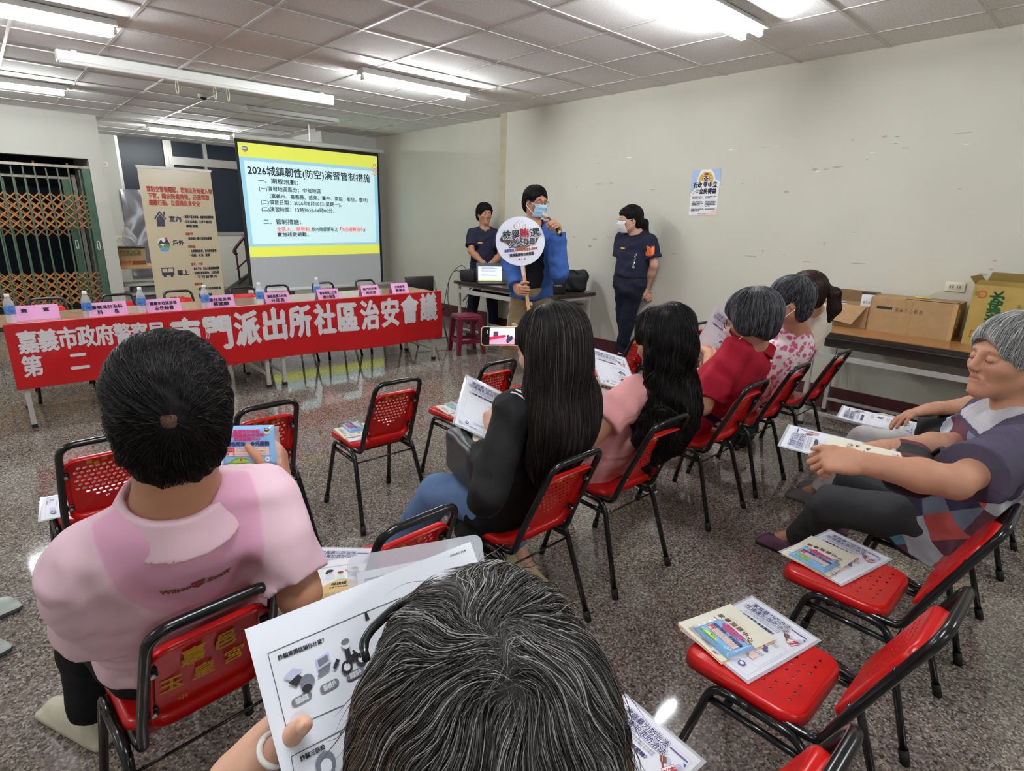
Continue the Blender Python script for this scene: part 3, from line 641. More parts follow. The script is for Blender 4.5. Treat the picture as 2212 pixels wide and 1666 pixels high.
A = Art(lambda u, v, l: ban(u, v, l+.0015))
def ban_at(px, py): p = ony(px, py, 5.095); u = p[0]-.05; return u, p[2]-(BZ0+(BZ1-BZ0)*u/3.62+.008*math.sin(u*4))
def ban_text(s, a, b, h, bold, w=None):
    for i, ch in enumerate(s):
        t = i/(len(s)-1); u, v = ban_at(a[0]+(b[0]-a[0])*t, a[1]+(b[1]-a[1])*t); A.text(ch, u, v-h*.46, h, LETW, w=w, bold=bold, align='c')
# perspective-correct spacing: equal steps along the cloth
def ban_row(s, a, b, h, bold, w):
    ua, va = ban_at(*a); ub, vb = ban_at(*b)
    for i, ch in enumerate(s): t = i/(len(s)-1); A.text(ch, ua+(ub-ua)*t, va+(vb-va)*t-h*.48, h, LETW, w=w, bold=bold, align='c')
ban_row('嘉義市政府警察局', (60, 740), (338, 717), .14, .035, .105); ban_row('第二分局', (70, 791), (350, 765), .135, .035, .105)
ban_row('南門派出所社區治安會議', (404, 728), (925, 664), .26, .045, .195)
A.build('lettering', bn)
# bottles and name cards
PET = mat('clear_bottle', (240, 246, 250), rough=.05, spec=.5, alpha=.32); LBL = mat('blue_label', (40, 110, 205), rough=.35, noise=.25, nscale=40, rgb2=(120, 170, 230)); CAPM = mat('white_cap', (236, 238, 240), rough=.4)
def bottle(label, x, y):
    t = thing('water_bottle', label, 'bottle', (x, y, .743), 0, 'water bottles on the banner table')
    MB().lathe([(0, 0), (.028, 0), (.031, .006), (.031, .05), (.0295, .055), (.031, .06), (.031, .125), (.029, .14), (.018, .168), (.0125, .178), (.0125, .186)], PET, 18).build('bottle_body', PET, t)
    MB().lathe([(.0316, .06), (.0318, .062), (.0318, .118), (.0316, .12)], LBL, 18).build('label_wrap', LBL, t); MB().lathe([(.0145, .18), (.0145, .199), (.013, .2), (0, .2)], CAPM, 14).build('bottle_cap', CAPM, t); return t
BOT = [(27, 697, 'water bottle at the left end of banner table beside the leftmost card'), (192, 688, 'water bottle second from left, in front of the gate post'), (309, 676, 'water bottle third from left, before the roll-up banner left half'), (446, 668, 'water bottle fourth from left, at the roll-up banner right edge'), (563, 660, 'water bottle fifth from left, under the screen left part'), (686, 646, 'water bottle rightmost, under the middle of the screen')]
b0 = None
for px, py, lb in BOT:
    p = onz(px, py, .743)
    if b0 is None: b0 = bottle(lb, p[0], p[1])
    else: dup(b0, (p[0], p[1], .743), rnd.uniform(-1, 1), lb)
PINK = mat('pink_card', (232, 168, 214), rough=.6); INK = mat('black_ink', (38, 34, 44), rough=.6)
CARD = [(80, 690, .27, ('貴　　賓', ''), 'leftmost pink name card, beside the left end bottle'), (235, 682, .25, ('警察局防治科', '科　　長'), 'pink name card right of second bottle from left'), (356, 673, .24, ('嘉義市社區發展', '主任祕書'), 'pink name card before the roll-up banner'), (478, 664, .22, ('番社里里長', '蔡國顯'), 'pink name card at the screen left edge, right of the fourth bottle'),
        (600, 656, .22, ('警察局第二分局', '分局長'), 'pink name card right of the fifth bottle'), (710, 648, .22, ('警察局第二分局', '副分局長'), 'pink name card right of the rightmost bottle'), (800, 638, .2, ('南門所所長', '吳政成'), 'pink name card second from right end of table'), (864, 633, .2, ('文雅里長', '黃春吉'), 'rightmost pink name card on the banner table')]
for px, py, w_, tx, lb in CARD:
    p = onz(px, py, .743); t = thing('name_card', lb, 'name card', (p[0], p[1]+.02, .743), rnd.uniform(-.06, .06), 'pink name cards on the banner table'); h = .098
    mb = MB(); mb.prism([(-.042, 0), (-.04, 0), (0, h), (.04, 0), (.042, 0), (.001, h+.003), (-.001, h+.003)], w_, fn=lambda a, b, c: (c-w_/2, a, b)); c = mb.build('card', PINK, t)
    A = Art(lambda u, v, l: (u, -.0445+.041*v/h-l, v)); k = .024 if w_ > .2 else .02
    A.text(tx[0], 0, .055, k, INK, align='c', bold=.04, w=w_*.78 if len(tx[0]) > 4 else w_*.6)
    if tx[1]: A.text(tx[1], 0, .018, k*1.15, INK, align='c', bold=.04, w=w_*.55)
    A.build('lettering', c)
# ================================================================ SCREEN, ROLL-UP, GATE
scr = thing('projection_screen', 'hanging projection screen showing a yellow and blue slide with Chinese text', 'projection screen', (0, 8.8, 0))
SX0, SX1 = 2.905, 5.07; BLKB = mat('screen_black', (24, 24, 26), rough=.6); SCRW = mat('screen_white', (206, 208, 212), rough=.8)
MB().tube([(SX0-.03, .0, 2.53), (SX1+.1, 0, 2.53)], .035, mat('case_white', (226, 226, 222), rough=.4), n=12).build('case', MATS['case_white'], scr)
MB().box(((SX0+SX1)/2, .012, 1.46), (SX1-SX0+.05, .006, 2.1)).build('black_border', BLKB, scr); MB().box(((SX0+SX1)/2, .006, 1.42), (SX1-SX0-.04, .006, 2.02)).build('fabric', SCRW, scr)
MB().tube([(SX0-.05, 0, .405), (SX1+.2, 0, .405)], .028, n=12).build('bottom_bar', MATS['case_white'], scr)
for x in (SX0+.25, SX1-.2): MB().box((x, .05, .2), (.03, .03, .4)).box((x, .05, .015), (.05, .5, .03)).build('stand_foot', GREYL, scr)
MB().box((4.02, .06, 2.66), (.09, .04, .3)).box((4.02, .03, 2.53), (.06, .1, .05)).build('hanger', MATS['case_white'], scr)
def lum(n, c, e=.95): return mat(n, c, rough=.8, spec=0.05, emit=e)
SY, SB, SW, SD, SRD = lum('slide_yellow', (226, 232, 96), .40), lum('slide_blue', (160, 208, 232), .40), lum('slide_white', (206, 236, 240), .44), lum('slide_ink', (70, 78, 92), .2), lum('slide_red', (214, 96, 96), .5)  # slide colours glow by themselves, standing in for the projector's light
quad = [np.array(q) for q in ((2.93, .901), (5.041, .918), (5.061, 2.447), (2.912, 2.456))]
def sl(u, v, l):
    q = (1-u)*(1-v)*quad[0]+u*(1-v)*quad[1]+u*v*quad[2]+(1-u)*v*quad[3]; return (q[0], .002-l*2, q[1])
A = Art(sl); A.rect(0, 0, 1, 1, SY); A.rect(0, .095, 1, .785, SB); A.rect(.028, .12, .945, .73, SW)
A2 = Art(lambda u, v, l: sl(u/1.333, v, l+.001))
A2.text('2026城鎮韌性(防空)演習管制措施', .06, .735, .075, SD, w=1.19, bold=.02)
for t, x, y, h, c, w_ in (('一、期程規劃：', .14, .665, .043, SD, .36), ('(一)演習地區區分：中部地區', .14, .598, .04, SD, .58), ('(嘉義市、嘉義縣、苗栗、臺中、南投、彰化、雲林)', .23, .535, .038, SD, .985), ('(二)演習日期：2026年8月10日(星期一)。', .145, .478, .04, SD, .78), ('(二)演習時間：13時30分-14時00分。', .145, .415, .04, SD, .7),
                          ('二、管制措施：', .15, .30, .043, SD, .35), ('全區人、車管制，', .265, .235, .037, SRD, .33), ('依內政部頒布之「', .6, .235, .037, SD, .31), ('防空避難指引', .91, .235, .037, SRD, .24), ('」', 1.15, .235, .037, SD, .02), ('實施疏散避難。', .265, .185, .037, SD, .3)): A2.text(t, x, y, h, c, w=w_, bold=.02)
e = lum('slide_orange', (236, 140, 70), .5)
for k in range(3): A2.poly([(1.27+.0, .895-.03*k-.012), (1.3, .875-.03*k-.012), (1.33, .895-.03*k-.012), (1.33, .907-.03*k-.012), (1.3, .887-.03*k-.012), (1.27, .907-.03*k-.012)], e)
A2.ell(1.3, .91, .014, .014, SD); A2.ell(1.3, .91, .009, .009, SW)
g_ = lum('slide_grey', (120, 128, 132), .3); A2.ell(.055, .95, .028, .022, g_); A2.rect(.01, .945, .06, .014, lum('slide_silver', (190, 205, 210), .5)); A2.poly([(.03, .935), (.055, .915), (.08, .935)], lum('slide_tan', (200, 150, 110), .4)); A2.text('7', 1.27, .13, .015, SD)
A.b.v += []; n0 = len(A.b.v); A.b.f += [tuple(i+n0 for i in f) for f in A2.b.f]; A.b.v += A2.b.v; A.b.m += A2.b.m; A.b.sm += A2.b.sm
A.build('projected_slide', scr)
# roll-up banner
CREAM = mat('banner_cream', (206, 192, 162), rough=.2, spec=.6, bump=.12, bscale=7); NAVY = mat('print_navy', (52, 54, 72), rough=.4); REDP = mat('print_red', (186, 72, 52), rough=.4); GRNP = mat('print_green', (104, 140, 66), rough=.4); BLUP = mat('print_blue', (110, 160, 196), rough=.4); WHTP = mat('print_white', (232, 232, 230), rough=.4)
RY = 8.5; p0 = ony(298, 362, RY); p1 = ony(452, 369, RY); RW = .82; ru = thing('rollup_banner', 'cream roll-up banner with red heading about air raid shelter, left of screen', 'roll-up banner', ((p0[0]+p1[0])/2, RY, 0))
zt = 2.03; RH = zt-.06
rf = lambda u, v, l: (u-RW/2, -l-.012*math.sin(v/RH*PI)*math.cos((u/RW-.5)*PI), .06+v)
mb = MB(); mb.grid(lambda a, b: rf(a*RW, b*RH, 0), 8, 24, CREAM); mb.build('printed_sheet', CREAM, ru); MB().box((0, 0, zt), (RW+.02, .022, .03)).build('top_rail', mat('rail_white', (225, 222, 215), rough=.3), ru)
MB().rbox((0, .02, .035), (RW+.04, .12, .07), .015).build('base_case', mat('case_grey', (160, 160, 160), rough=.3, metal=.6), ru); MB().tube([(0, .03, .05), (0, .03, zt)], .008, n=6).build('pole', MATS['case_grey'], ru)
A = Art(rf, base=.0015)
for t, y, w_ in (('當防空警報響起，若無法及時進入地', 1.685, .74), ('下室，請依所處情境，迅速採取', 1.605, .70), ('避難行動，以保障自身安全', 1.525, .58)): A.text(t, .07, y, .062, REDP, w=w_, bold=.05)
A.poly([(.10, 1.36), (.17, 1.46), (.24, 1.36), (.225, 1.355), (.17, 1.43), (.115, 1.355)], NAVY); A.poly([(.125, 1.27), (.215, 1.27), (.215, 1.36), (.17, 1.42), (.125, 1.36)], NAVY); A.rect(.21, 1.40, .02, .05, NAVY)
for t, x, y in (('室內', .27, 1.33), ('戶外', .27, 1.035), ('車上', .28, .655)): A.text(t, x, y, .065, NAVY, w=.13, bold=.05)
A.ell(.17, 1.05, .07, .085, WHTP); A.poly([(.10, 1.05), (.14, 1.11), (.17, 1.07), (.21, 1.12), (.24, 1.05)], NAVY); A.poly([(.10, 1.05), (.24, 1.05), (.225, 1.0), (.115, 1.0)], GRNP); A.ell(.17, .99, .05, .03, BLUP); A.ell(.2, 1.12, .016, .016, REDP)
A.rect(.10, .66, .14, .1, NAVY); A.rect(.11, .70, .055, .045, CREAM); A.rect(.175, .70, .055, .045, CREAM); A.ell(.13, .655, .016, .018, NAVY); A.ell(.21, .655, .016, .018, NAVY)
for t, x, y, c, w_ in (('・遠離外窗及玻璃，並就地保護頭部', .43, 1.375, NAVY, .36), ('・位於高樓層，立即下樓至低', .43, 1.315, NAVY, .34), ('樓層避難', .45, 1.26, NAVY, .14), ('市區戶外', .43, 1.16, REDP, .09), ('・儘速進入最近建築物避難', .44, 1.105, NAVY, .3), ('空曠地區', .44, 1.0, REDP, .09), ('・立即蹲低臥倒，並利用掩蔽物', .45, .945, NAVY, .33), ('・橋樑、水溝、涵洞', .45, .89, NAVY, .24),
                       ('徒步、行車', .45, .775, REDP, .14), ('・儘速下車，並進入鄰近建物避難', .46, .715, NAVY, .33), ('・若附近無建築物，立即臥倒', .46, .66, NAVY, .32), ('・不可留車內', .47, .605, NAVY, .28), ('高速公路', .46, .515, REDP, .1), ('・減速慢行或停車靠邊', .48, .45, NAVY, .3)): A.text(t, x, y, .034, c, w=w_, bold=.04)
A.text('避難位置', .15, .325, .055, REDP, w=.165, bold=.05); A.text('防護姿勢', .5, .345, .055, NAVY, w=.16, bold=.05)
for i, t in enumerate(('1、地下優於地上', '2、室內優於室外', '3、遠離外牆門窗', '4、就近掩蔽物')): A.text(t, .12, .255-.062*i, .042, NAVY, w=.25, bold=.05)
for i, t in enumerate(('1、趴下降低高度', '2、保護頭部', '3、背對爆炸', '4、靜止停止，', '　避免隨意移動')): A.text(t, .475, .27-.062*i, .042, NAVY, w=.03*len(t), bold=.05)
A.build('print', ru)
# folding gate
GRN = mat('gate_green', (78, 108, 86), rough=.45, noise=.2, nscale=14); ORG = mat('gate_orange', (196, 128, 62), rough=.5, noise=.2, nscale=20); TRK = mat('gate_track', (150, 140, 128), rough=.4, metal=.5, noise=.3, nscale=20)
ZT = lambda px, py: ony(px, py, YG)[2]
def folding_gate(label, Y, x1, zs, ztop, bars, post=True):
    t = thing('folding_gate', label, 'gate', (0, Y, 0)); PX = .125; n = int((x1+.6)/PX)
    for i in range(n):
        x = x1-.13-PX*i
        MB().box((x, -.012, ztop/2), (.017, .012, ztop-.03)).build('bar', GRN, t)
    mb = MB()
    for z0, z1 in zs:
        k = 4; h = (z1-z0)/k
        for i in range(-1, n):
            for j in range(k):
                xa, xb = x1-.13-PX*i, x1-.13-PX*(i+1)
                if i == -1: xa, xb = x1-.02, x1-.13
                for s in (0, 1):
                    p, q = V3(xa, -.002 if s else .006, z0+h*(j+s)), V3(xb, -.002 if s else .006, z0+h*(j+1-s)); d = q-p; L_ = np.linalg.norm(d); e = nrm(d)
                    mb.box((p+q)/2, (L_*1.12, .004, .016), ORG, R=np.array([[e[0], 0, -e[2]], [0, 1, 0], [e[2], 0, e[0]]]))
    mb.build('lattice', ORG, t)
    po = MB().box((x1-.05, 0, ztop/2), (.09, .05, ztop)).build('post', GRN, t)
    hz = 1.0; MB().tube(np.array([(x1-.05+.016*math.cos(a), -.03, hz+.06*max(-1, min(1, 1.5*math.sin(a)))) for a in np.linspace(0, 2*PI, 24)]), .006, n=6, closed=True).build('pull_handle', CHIP, po)
    MB().box(((x1-1.3)/2, 0, ztop+.02), (x1+1.3, .05, .035)).build('track', TRK, t)
    for i in range(1, n, 3): MB().tube([(x1-.13-PX*i, -.012, ztop-.02), (x1-.13-PX*i, -.012, ztop+.07)], .014, n=8).build('roller', mat('brass', (190, 165, 95), rough=.35, metal=.8), t)
    return t
Z = [(ZT(200, 484), ZT(180, 406)), (ZT(222, 650), ZT(212, 574))]
folding_gate('front green folding gate with orange lattice in the left doorway', YG+.05, GX1, [(.15, .62), (1.24, 1.72)], 2.07, 9)
folding_gate('rear folding gate of green bars seen behind the front gate', YG+.45, 1.21, [(.12, .6), (1.12, 1.62)], 1.93, 9)
MB().box((1.26, YG+.45, 1.0), (.05, .06, 2.0)).build('trim_3', TRK)['kind'] = 'structure'
# ================================================================ PRINTED MATTER
PAPER = mat('white_paper', (232, 234, 242), rough=.45, spec=.4); LAM = mat('laminate_film', (236, 238, 246), rough=.08, spec=.6, alpha=.42); CRM = mat('cream_paper', (232, 228, 208), rough=.55); PUR = mat('print_violet', (86, 84, 150), rough=.5)
LAV = mat('print_lavender', (196, 198, 226), rough=.5); RDI = mat('print_crimson', (196, 48, 66), rough=.5); BRN = mat('print_brown', (112, 66, 52), rough=.5); GRYI = mat('print_grey', (120, 122, 134), rough=.5); TAN = mat('print_tan', (222, 188, 130), rough=.5); MAG = mat('print_magenta', (208, 52, 110), rough=.4)
NVY = mat('print_indigo', (52, 54, 110), rough=.4); SKYB = mat('print_sky', (138, 188, 232), rough=.15, spec=.6); LEAF = mat('print_leaf', (110, 170, 50), rough=.2); SALM = mat('print_salmon', (240, 208, 196), rough=.4); TEAL = mat('print_teal', (70, 160, 176), rough=.3); PEACH = mat('print_peach', (236, 190, 150), rough=.5); INK2 = mat('print_black', (44, 40, 44), rough=.5); WHT = mat('print_plain_white', (240, 240, 244), rough=.5); ORNG = mat('print_orange', (226, 120, 40), rough=.5)
def bend_fn(w_, h_, sag, lift=0., ax=1):
    """sheet centred on the origin with a gentle curl"""
    def fn(u, v, l):
        q = (v/h_-.5) if ax else (u/w_-.5); return (u-w_/2, v-h_/2, lift+l+sag*4*q*q)
    return fn
def sheet(name, par, w_, h_, m, fn, r=.001, th=.0006, nx=6, ny=10):
    mb = MB(); mb.grid(lambda a, b: fn(a*w_, b*h_, 0), nx, ny, m); mb.grid(lambda a, b: fn(a*w_, b*h_, -th), nx, ny, m, flip=True)
    for k in range(ny):
        for a in (0, 1): q = [fn(a*w_, (k+t)/ny*h_, l) for t, l in ((0, 0), (1, 0), (1, -th), (0, -th))]; mb.add(q, [(0, 1, 2, 3) if not a else (3, 2, 1, 0)], m)
    return mb.build(name, m, par)
def make_flyer(label, M, sag=.0, ax=1):
    W_, H_ = .21, .297; t = thing('laminated_flyer', label, 'flyer', M=M, group='laminated law flyers'); lw, lh = W_+.016, H_+.016
    lf = bend_fn(lw, lh, sag, 0, ax); sheet('plastic_cover', t, lw, lh, LAM, lf)
    k = (W_/lw, H_/lh); fn = lambda u, v, l: lf(u+.008, v+.008, l+.0006); p = sheet('paper', t, W_, H_, PAPER, fn)
    A = Art(fn); A.frame(.01, .012, W_-.02, H_-.03, .0008, LAV)
    for i, s in enumerate(('家庭暴力防治法', '性侵害犯罪防治法')): A.text(s, .026-i*.010, .262-i*.021, .0165, WHT, w=.118+i*.018, bold=.17, em=.0037, emm=PUR); A.text(s, .026-i*.010, .262-i*.021, .0165, PUR, w=.118+i*.018, bold=.02)
    A.rect(.15, .268, .045, .004, PUR); A.poly([(.19, .262), (.198, .262), (.198, .252)], PUR)
    for i in range(2): A.text('本次修法重點說明性影像外流之處理', .03, .228-i*.007, .0048, GRYI, w=.11)
    A.text('性影像外流怎麼辦？', .035, .203, .010, NVY, w=.1, bold=.05); A.ell(.165, .238, .009, .009, LAV); A.ell(.19, .246, .007, .007, LAV); A.ell(.027, .208, .007, .007, LAV)
    A.line((.158, .231), (.176, .213), .0045, BRN); A.poly([(.148, .238), (.16, .244), (.17, .232), (.158, .225)], BRN); A.line((.151, .2415), (.161, .2285), .0015, TAN)
    c = np.array([.184, .224]); R_ = lambda x, y: tuple(c+[x*.9+y*.3, -x*.3+y*.9])
    A.poly([R_(-.011, -.016), R_(.011, -.016), R_(.011, .016), R_(-.011, .016)], RDI); A.poly([R_(-.0098, -.0148), R_(.0098, -.0148), R_(.0098, .0148), R_(-.0098, .0148)], WHT)
    A.text('修', *R_(-.006, .001), .0125, RDI, bold=.05, rot=-.32); A.text('法', *R_(-.006, -.0135), .0125, RDI, bold=.05, rot=-.32)
    A.frame(.10, .06, .095, .125, .0008, LAV); A.frame(.018, .06, .078, .125, .0008, LAV)
    for y in (.172, .165, .11, .103): A.text('請立即向平臺申訴及報案', .106, y, .0048, GRYI, w=.07)
    for i, (x, y, c_) in enumerate(((.145, .147, PUR), (.158, .143, PUR), (.15, .135, TAN), (.138, .138, PUR), (.165, .133, PUR))): A.ell(x, y, .007, .006, c_)
    A.rect(.12, .072, .05, .026, SALM); A.poly([(.125, .072), (.135, .09), (.15, .088), (.158, .072)], INK2); A.ell(.14, .093, .006, .005, SALM); A.poly([(.132, .092), (.14, .10), (.149, .092), (.145, .097)], INK2)
    for x, y, r in ((.165, .036, .009), (.04, .03, .006)):
        A.poly([(x+r*(1.25 if k % 2 else .95)*math.cos(k*PI/8), y+r*(1.25 if k % 2 else .95)*math.sin(k*PI/8)) for k in range(16)], PUR); A.ell(x, y, r*.6, r*.6, PAPER)
    A.rect(.12, .026, .03, .016, LAV); A.poly([(.012, .03), (.03, .014), (.012, .014)], LAV); A.rect(.05, .014, .03, .003, PUR); A.rect(.06, .042, .05, .004, LAV)
    A.build('print', p); return t
def make_booklet(label, M, sag=0.):
    W_, H_ = .165, .205; t = thing('booklet', label, 'booklet', M=M, group='cream family service booklets')
    fn = bend_fn(W_, H_, sag, .0012); f2 = lambda u, v, l: (lambda q: (q[0]+.004, q[1]-.004, q[2]-.0008))(bend_fn(W_, H_, sag)(u, v, l)); sheet('inner_pages', t, W_, H_, PEACH, f2); p = sheet('cover', t, W_, H_, CRM, fn); A = Art(fn)
    for i, ch in enumerate('家事服務中心'): A.text(ch, .03+.021*i, .135-.0009*(i-2.5)**2, .016, BRN, bold=.03, align='c')
    for x, y, s in ((.03, .115, 1), (.06, .122, .7), (.10, .11, 1.1), (.135, .118, .9), (.08, .085, .9), (.13, .09, 1)): A.poly([(x-.008*s, y), (x-.002*s, y+.005*s), (x+.009*s, y+.002*s), (x+.003*s, y-.005*s)], BRN); A.line((x, y), (x+.012*s, y-.01*s), .002*s, BRN)
    A.line((.03, .155), (.12, .15), .0006, GRYI); A.text('～～ 〜 ～～', .05, .158, .005, BRN, w=.05)
    for i in range(4): A.text('嘉義市政府社會處委託辦理服務專線', .03, .03-i*.006, .0042, GRYI, w=.085)
    A.rect(.125, .012, .014, .012, LAV); A.poly([(.124, .008), (.14, .008), (.132, .014)], RDI); A.build('print', p); return t
def make_tissue(label, M):
    W_, H_, T = .125, .098, .011; t = thing('tissue_pack', label, 'tissue pack', M=M, group='promotional tissue packs')
    def fn(u, v, l):
        a = min(u, W_-u)/.014; b_ = min(v, H_-v)/.014; q = (1-max(0, 1-a)**2)*(1-max(0, 1-b_)**2); return (u-W_/2, v-H_/2, .002+l+T*max(0, q)**.6+.0004*math.sin(u*190)*math.sin(v*130))
    mb = MB(); mb.grid(lambda a, b: fn(a*W_, b*H_, 0), 24, 18, SKYB); mb.grid(lambda a, b: (a*W_-W_/2, b*H_-H_/2, .001), 2, 2, WHT, flip=True)
    for a, b in (((0, 0), (1, 0)), ((1, 0), (1, 1)), ((1, 1), (0, 1)), ((0, 1), (0, 0))): p, q = [(x*W_, y*H_) for x, y in (a, b)]; mb.add([(p[0]-W_/2, p[1]-H_/2, .001), (q[0]-W_/2, q[1]-H_/2, .001), fn(*q, 0), fn(*p, 0)], [(0, 1, 2, 3)], SKYB)
    p = mb.build('pack', SKYB, t); FILM = mat('clear_film', (245, 250, 255), rough=.06, spec=.7, alpha=.3)
    mb = MB()
    for sx in (-1, 1): mb.grid(lambda a, b: (sx*(W_/2+.012*a), (b-.5)*(H_-.006), .003+.0025*math.sin(b*29+sx)*a), 3, 16, FILM)
    mb.build('film_flap', FILM, p)
    A = Art(fn, step=.0001, base=.0004); hill = [(.012+.07*s, .006+.019*math.sin(PI*s)*(1-.2*s)) for s in np.linspace(0, 1, 12)]; A.poly(hill, LEAF); A.poly([(.02+.05*s, .009+.011*math.sin(PI*s)) for s in np.linspace(0, 1, 10)], mat('print_lime', (166, 206, 70), rough=.2))
    A.ell(.047, .017, .003, .003, RDI); A.line((.047, .017), (.05, .026), .0012, ORNG)
    for x in (.022, .03, .037): A.ell(x, .03, .0018, .0018, WHT)
    for s, y, w_ in (('嘉義市政府設', .083, .062), ('臺灣嘉義地方法院', .0735, .078), ('家事服務中心', .064, .06)): A.text(s, .065, y, .0072, MAG, w=w_, bold=.07, align='c')
    A.text('柔性司法・多元服務', .066, .051, .0095, NVY, w=.1, bold=.07, align='c'); A.rect(.014, .027, .1, .021, SALM)
    for i, (a, b_) in enumerate((('服務時間', '上午8:30~12:00、下午13:30~17:30'), ('服務電話', '05-2788671轉1321、2788605'), ('網　　址', 'http://www.goodlaf.org.tw'))): A.text(a, .016, .0425-i*.0065, .0048, RDI, w=.018, bold=.05); A.text(b_, .038, .0425-i*.0065, .0045, GRYI, w=.07)
    A.ell(.112, .085, .006, .007, PEACH); A.ell(.112, .089, .0065, .004, INK2); A.ell(.11, .018, .006, .006, WHT); A.text('C', .108, .0155, .006, NVY, bold=.05)
    A.build('print', p); return t
def make_leaflet(label, M):
    W_, H_ = .148, .205; t = thing('leaflet', label, 'leaflet', M=M); fn = bend_fn(W_, H_, .003, .001); p = sheet('sheet', t, W_, H_, WHT, fn); A = Art(fn); A.rect(0, .165, W_, .006, LAV)
    A.poly([(.003, .004)]+[(.003+.142*s, .02+.075*math.sin(PI*(.12+.8*s))**.8) for s in np.linspace(0, 1, 16)]+[(.145, .004)], TAN)
    A.text('探視權', .04, .066, .014, INK2, w=.045, bold=.06, sk=.15); A.ell(.096, .073, .003, .003, PUR); A.text('秘密', .102, .067, .009, INK2, bold=.03); A.text('打破會面迷思的七大法寶', .035, .052, .008, INK2, w=.085, bold=.04)
    for i in range(3): A.text('嘉義地方法院　家事服務中心', .02, .026-i*.006, .0042, GRYI, w=.07)
    def person_(x, y, s, hair, shirt, ln=0):
        A.poly([(x-.014*s, y-.03*s), (x-.012*s, y-.008*s), (x, y-.004*s), (x+.012*s, y-.008*s), (x+.014*s, y-.03*s)], shirt); A.ell(x, y+.004*s, .008*s, .0095*s, PEACH); A.ell(x, y+.01*s, .0105*s, .007*s, hair)
        if ln: A.ell(x-.008*s, y+.003*s, .004*s, .008*s, hair)
    person_(.038, .135, 1.1, INK2, mat('print_pale', (214, 226, 240), rough=.5), 1); person_(.07, .122, .9, BRN, mat('print_mint', (206, 232, 226), rough=.5)); person_(.115, .132, 1.1, INK2, GRYI); person_(.122, .108, .8, INK2, PUR, 1)
    A.line((.1, .12), (.086, .14), .004, GRYI); A.ell(.086, .142, .003, .004, PEACH); A.text('〈〈 〉〉', .075, .148, .008, TAN); A.build('print', p); return t
ZS = SEATZ+.0012
def flat(cx, cy, xd, z): xd = nrm((xd[0], xd[1], 0)); return frame((cx, cy, z), xd, (-xd[1], xd[0], 0))
F0 = make_flyer('laminated flyer under booklet and tissue pack on the nearest empty chair right', flat(1.405, .515, (-.2, -.97), ZS), .002)
def flyer(label, M): return dup(F0, M=M, label=label)
B0 = make_booklet('cream booklet under the tissue pack on the nearest empty chair right', flat(1.365, .565, (-.28, -.95), ZS+.003), .001)
T0 = make_tissue('blue tissue pack lying on the nearest empty chair right', flat(1.33, .553, (-.3, -.95), ZS+.0055))
flyer('laminated flyer under booklet on the empty chair beside the old woman', flat(2.02, .505, (-.2, -.97), ZS)); dup(B0, M=flat(1.975, .54, (-.12, -.99), ZS+.003), label='cream booklet on the empty chair beside the old woman in patchwork tee')
dup(T0, M=flat(1.925, .54, (-.18, -.98), ZS+.0055), label='blue tissue pack on the empty chair beside the old woman')
flyer('laminated flyer alone on the chair seat at the bottom edge, right of grey streaked head', flat(.81, .52, (-.08, -.99), ZS))
flyer('laminated flyer under the family leaflet on chair beside pink polo man', flat(.66, 1.52, (.74, -.67), ZS)); make_leaflet('leaflet with cartoon family and tan hill on chair beside pink polo man', flat(.672, 1.485, (.9, -.42), ZS+.003))
tc = onz(640, 1285, .43); tl = thing('teal_leaflet', 'teal and pink leaflet peeking from under the pink polo elbow', 'leaflet', M=flat(tc[0]+.02, tc[1]+.02, (.9, -.42), ZS+.0022)); fn = bend_fn(.12, .15, .001); p = sheet('sheet', tl, .12, .15, WHT, fn); A = Art(fn); A.rect(0, 0, .12, .055, TEAL); A.rect(0, .055, .12, .03, SALM); A.text('權益', .05, .06, .014, RDI, bold=.05); A.text('人身安全', .02, .015, .012, PAPER, bold=.03); A.build('print', p)
flyer('laminated flyer under papers on the lone middle front-row chair', flat(1.385, 2.60, (-.1, -.99), ZS)); dup(B0, M=flat(1.335, 2.63, (-.12, -.99), ZS+.003), label='cream booklet on the lone middle front-row chair'); dup(T0, M=flat(1.335, 2.665, (.1, .99), ZS+.0055), label='tissue pack on the lone middle front-row chair')
flyer('laminated flyer on front-row chair left of the straight haired woman', flat(2.02, 2.58, (-.1, -.99), ZS)); dup(B0, M=flat(1.97, 2.60, (-.2, -.98), ZS+.003), label='cream booklet on front-row chair left of the straight haired woman'); dup(T0, M=flat(1.985, 2.625, (-.1, -.99), ZS+.0055), label='tissue pack on front-row chair left of the straight haired woman')
flyer('laminated flyer on chair seat just below the raised tissue pack', flat(.73, 2.58, (-.1, -.99), ZS)); dup(B0, M=flat(.70, 2.60, (-.2, -.98), ZS+.003), label='cream booklet on chair seat just below the raised tissue pack'); dup(T0, M=flat(.685, 2.63, (-.05, -.99), ZS+.0055), label='tissue pack on chair seat below the raised tissue pack')
flyer('laminated flyer edge on the chair directly left of the pink polo man', flat(.165, 2.6, (-.1, -.99), ZS))
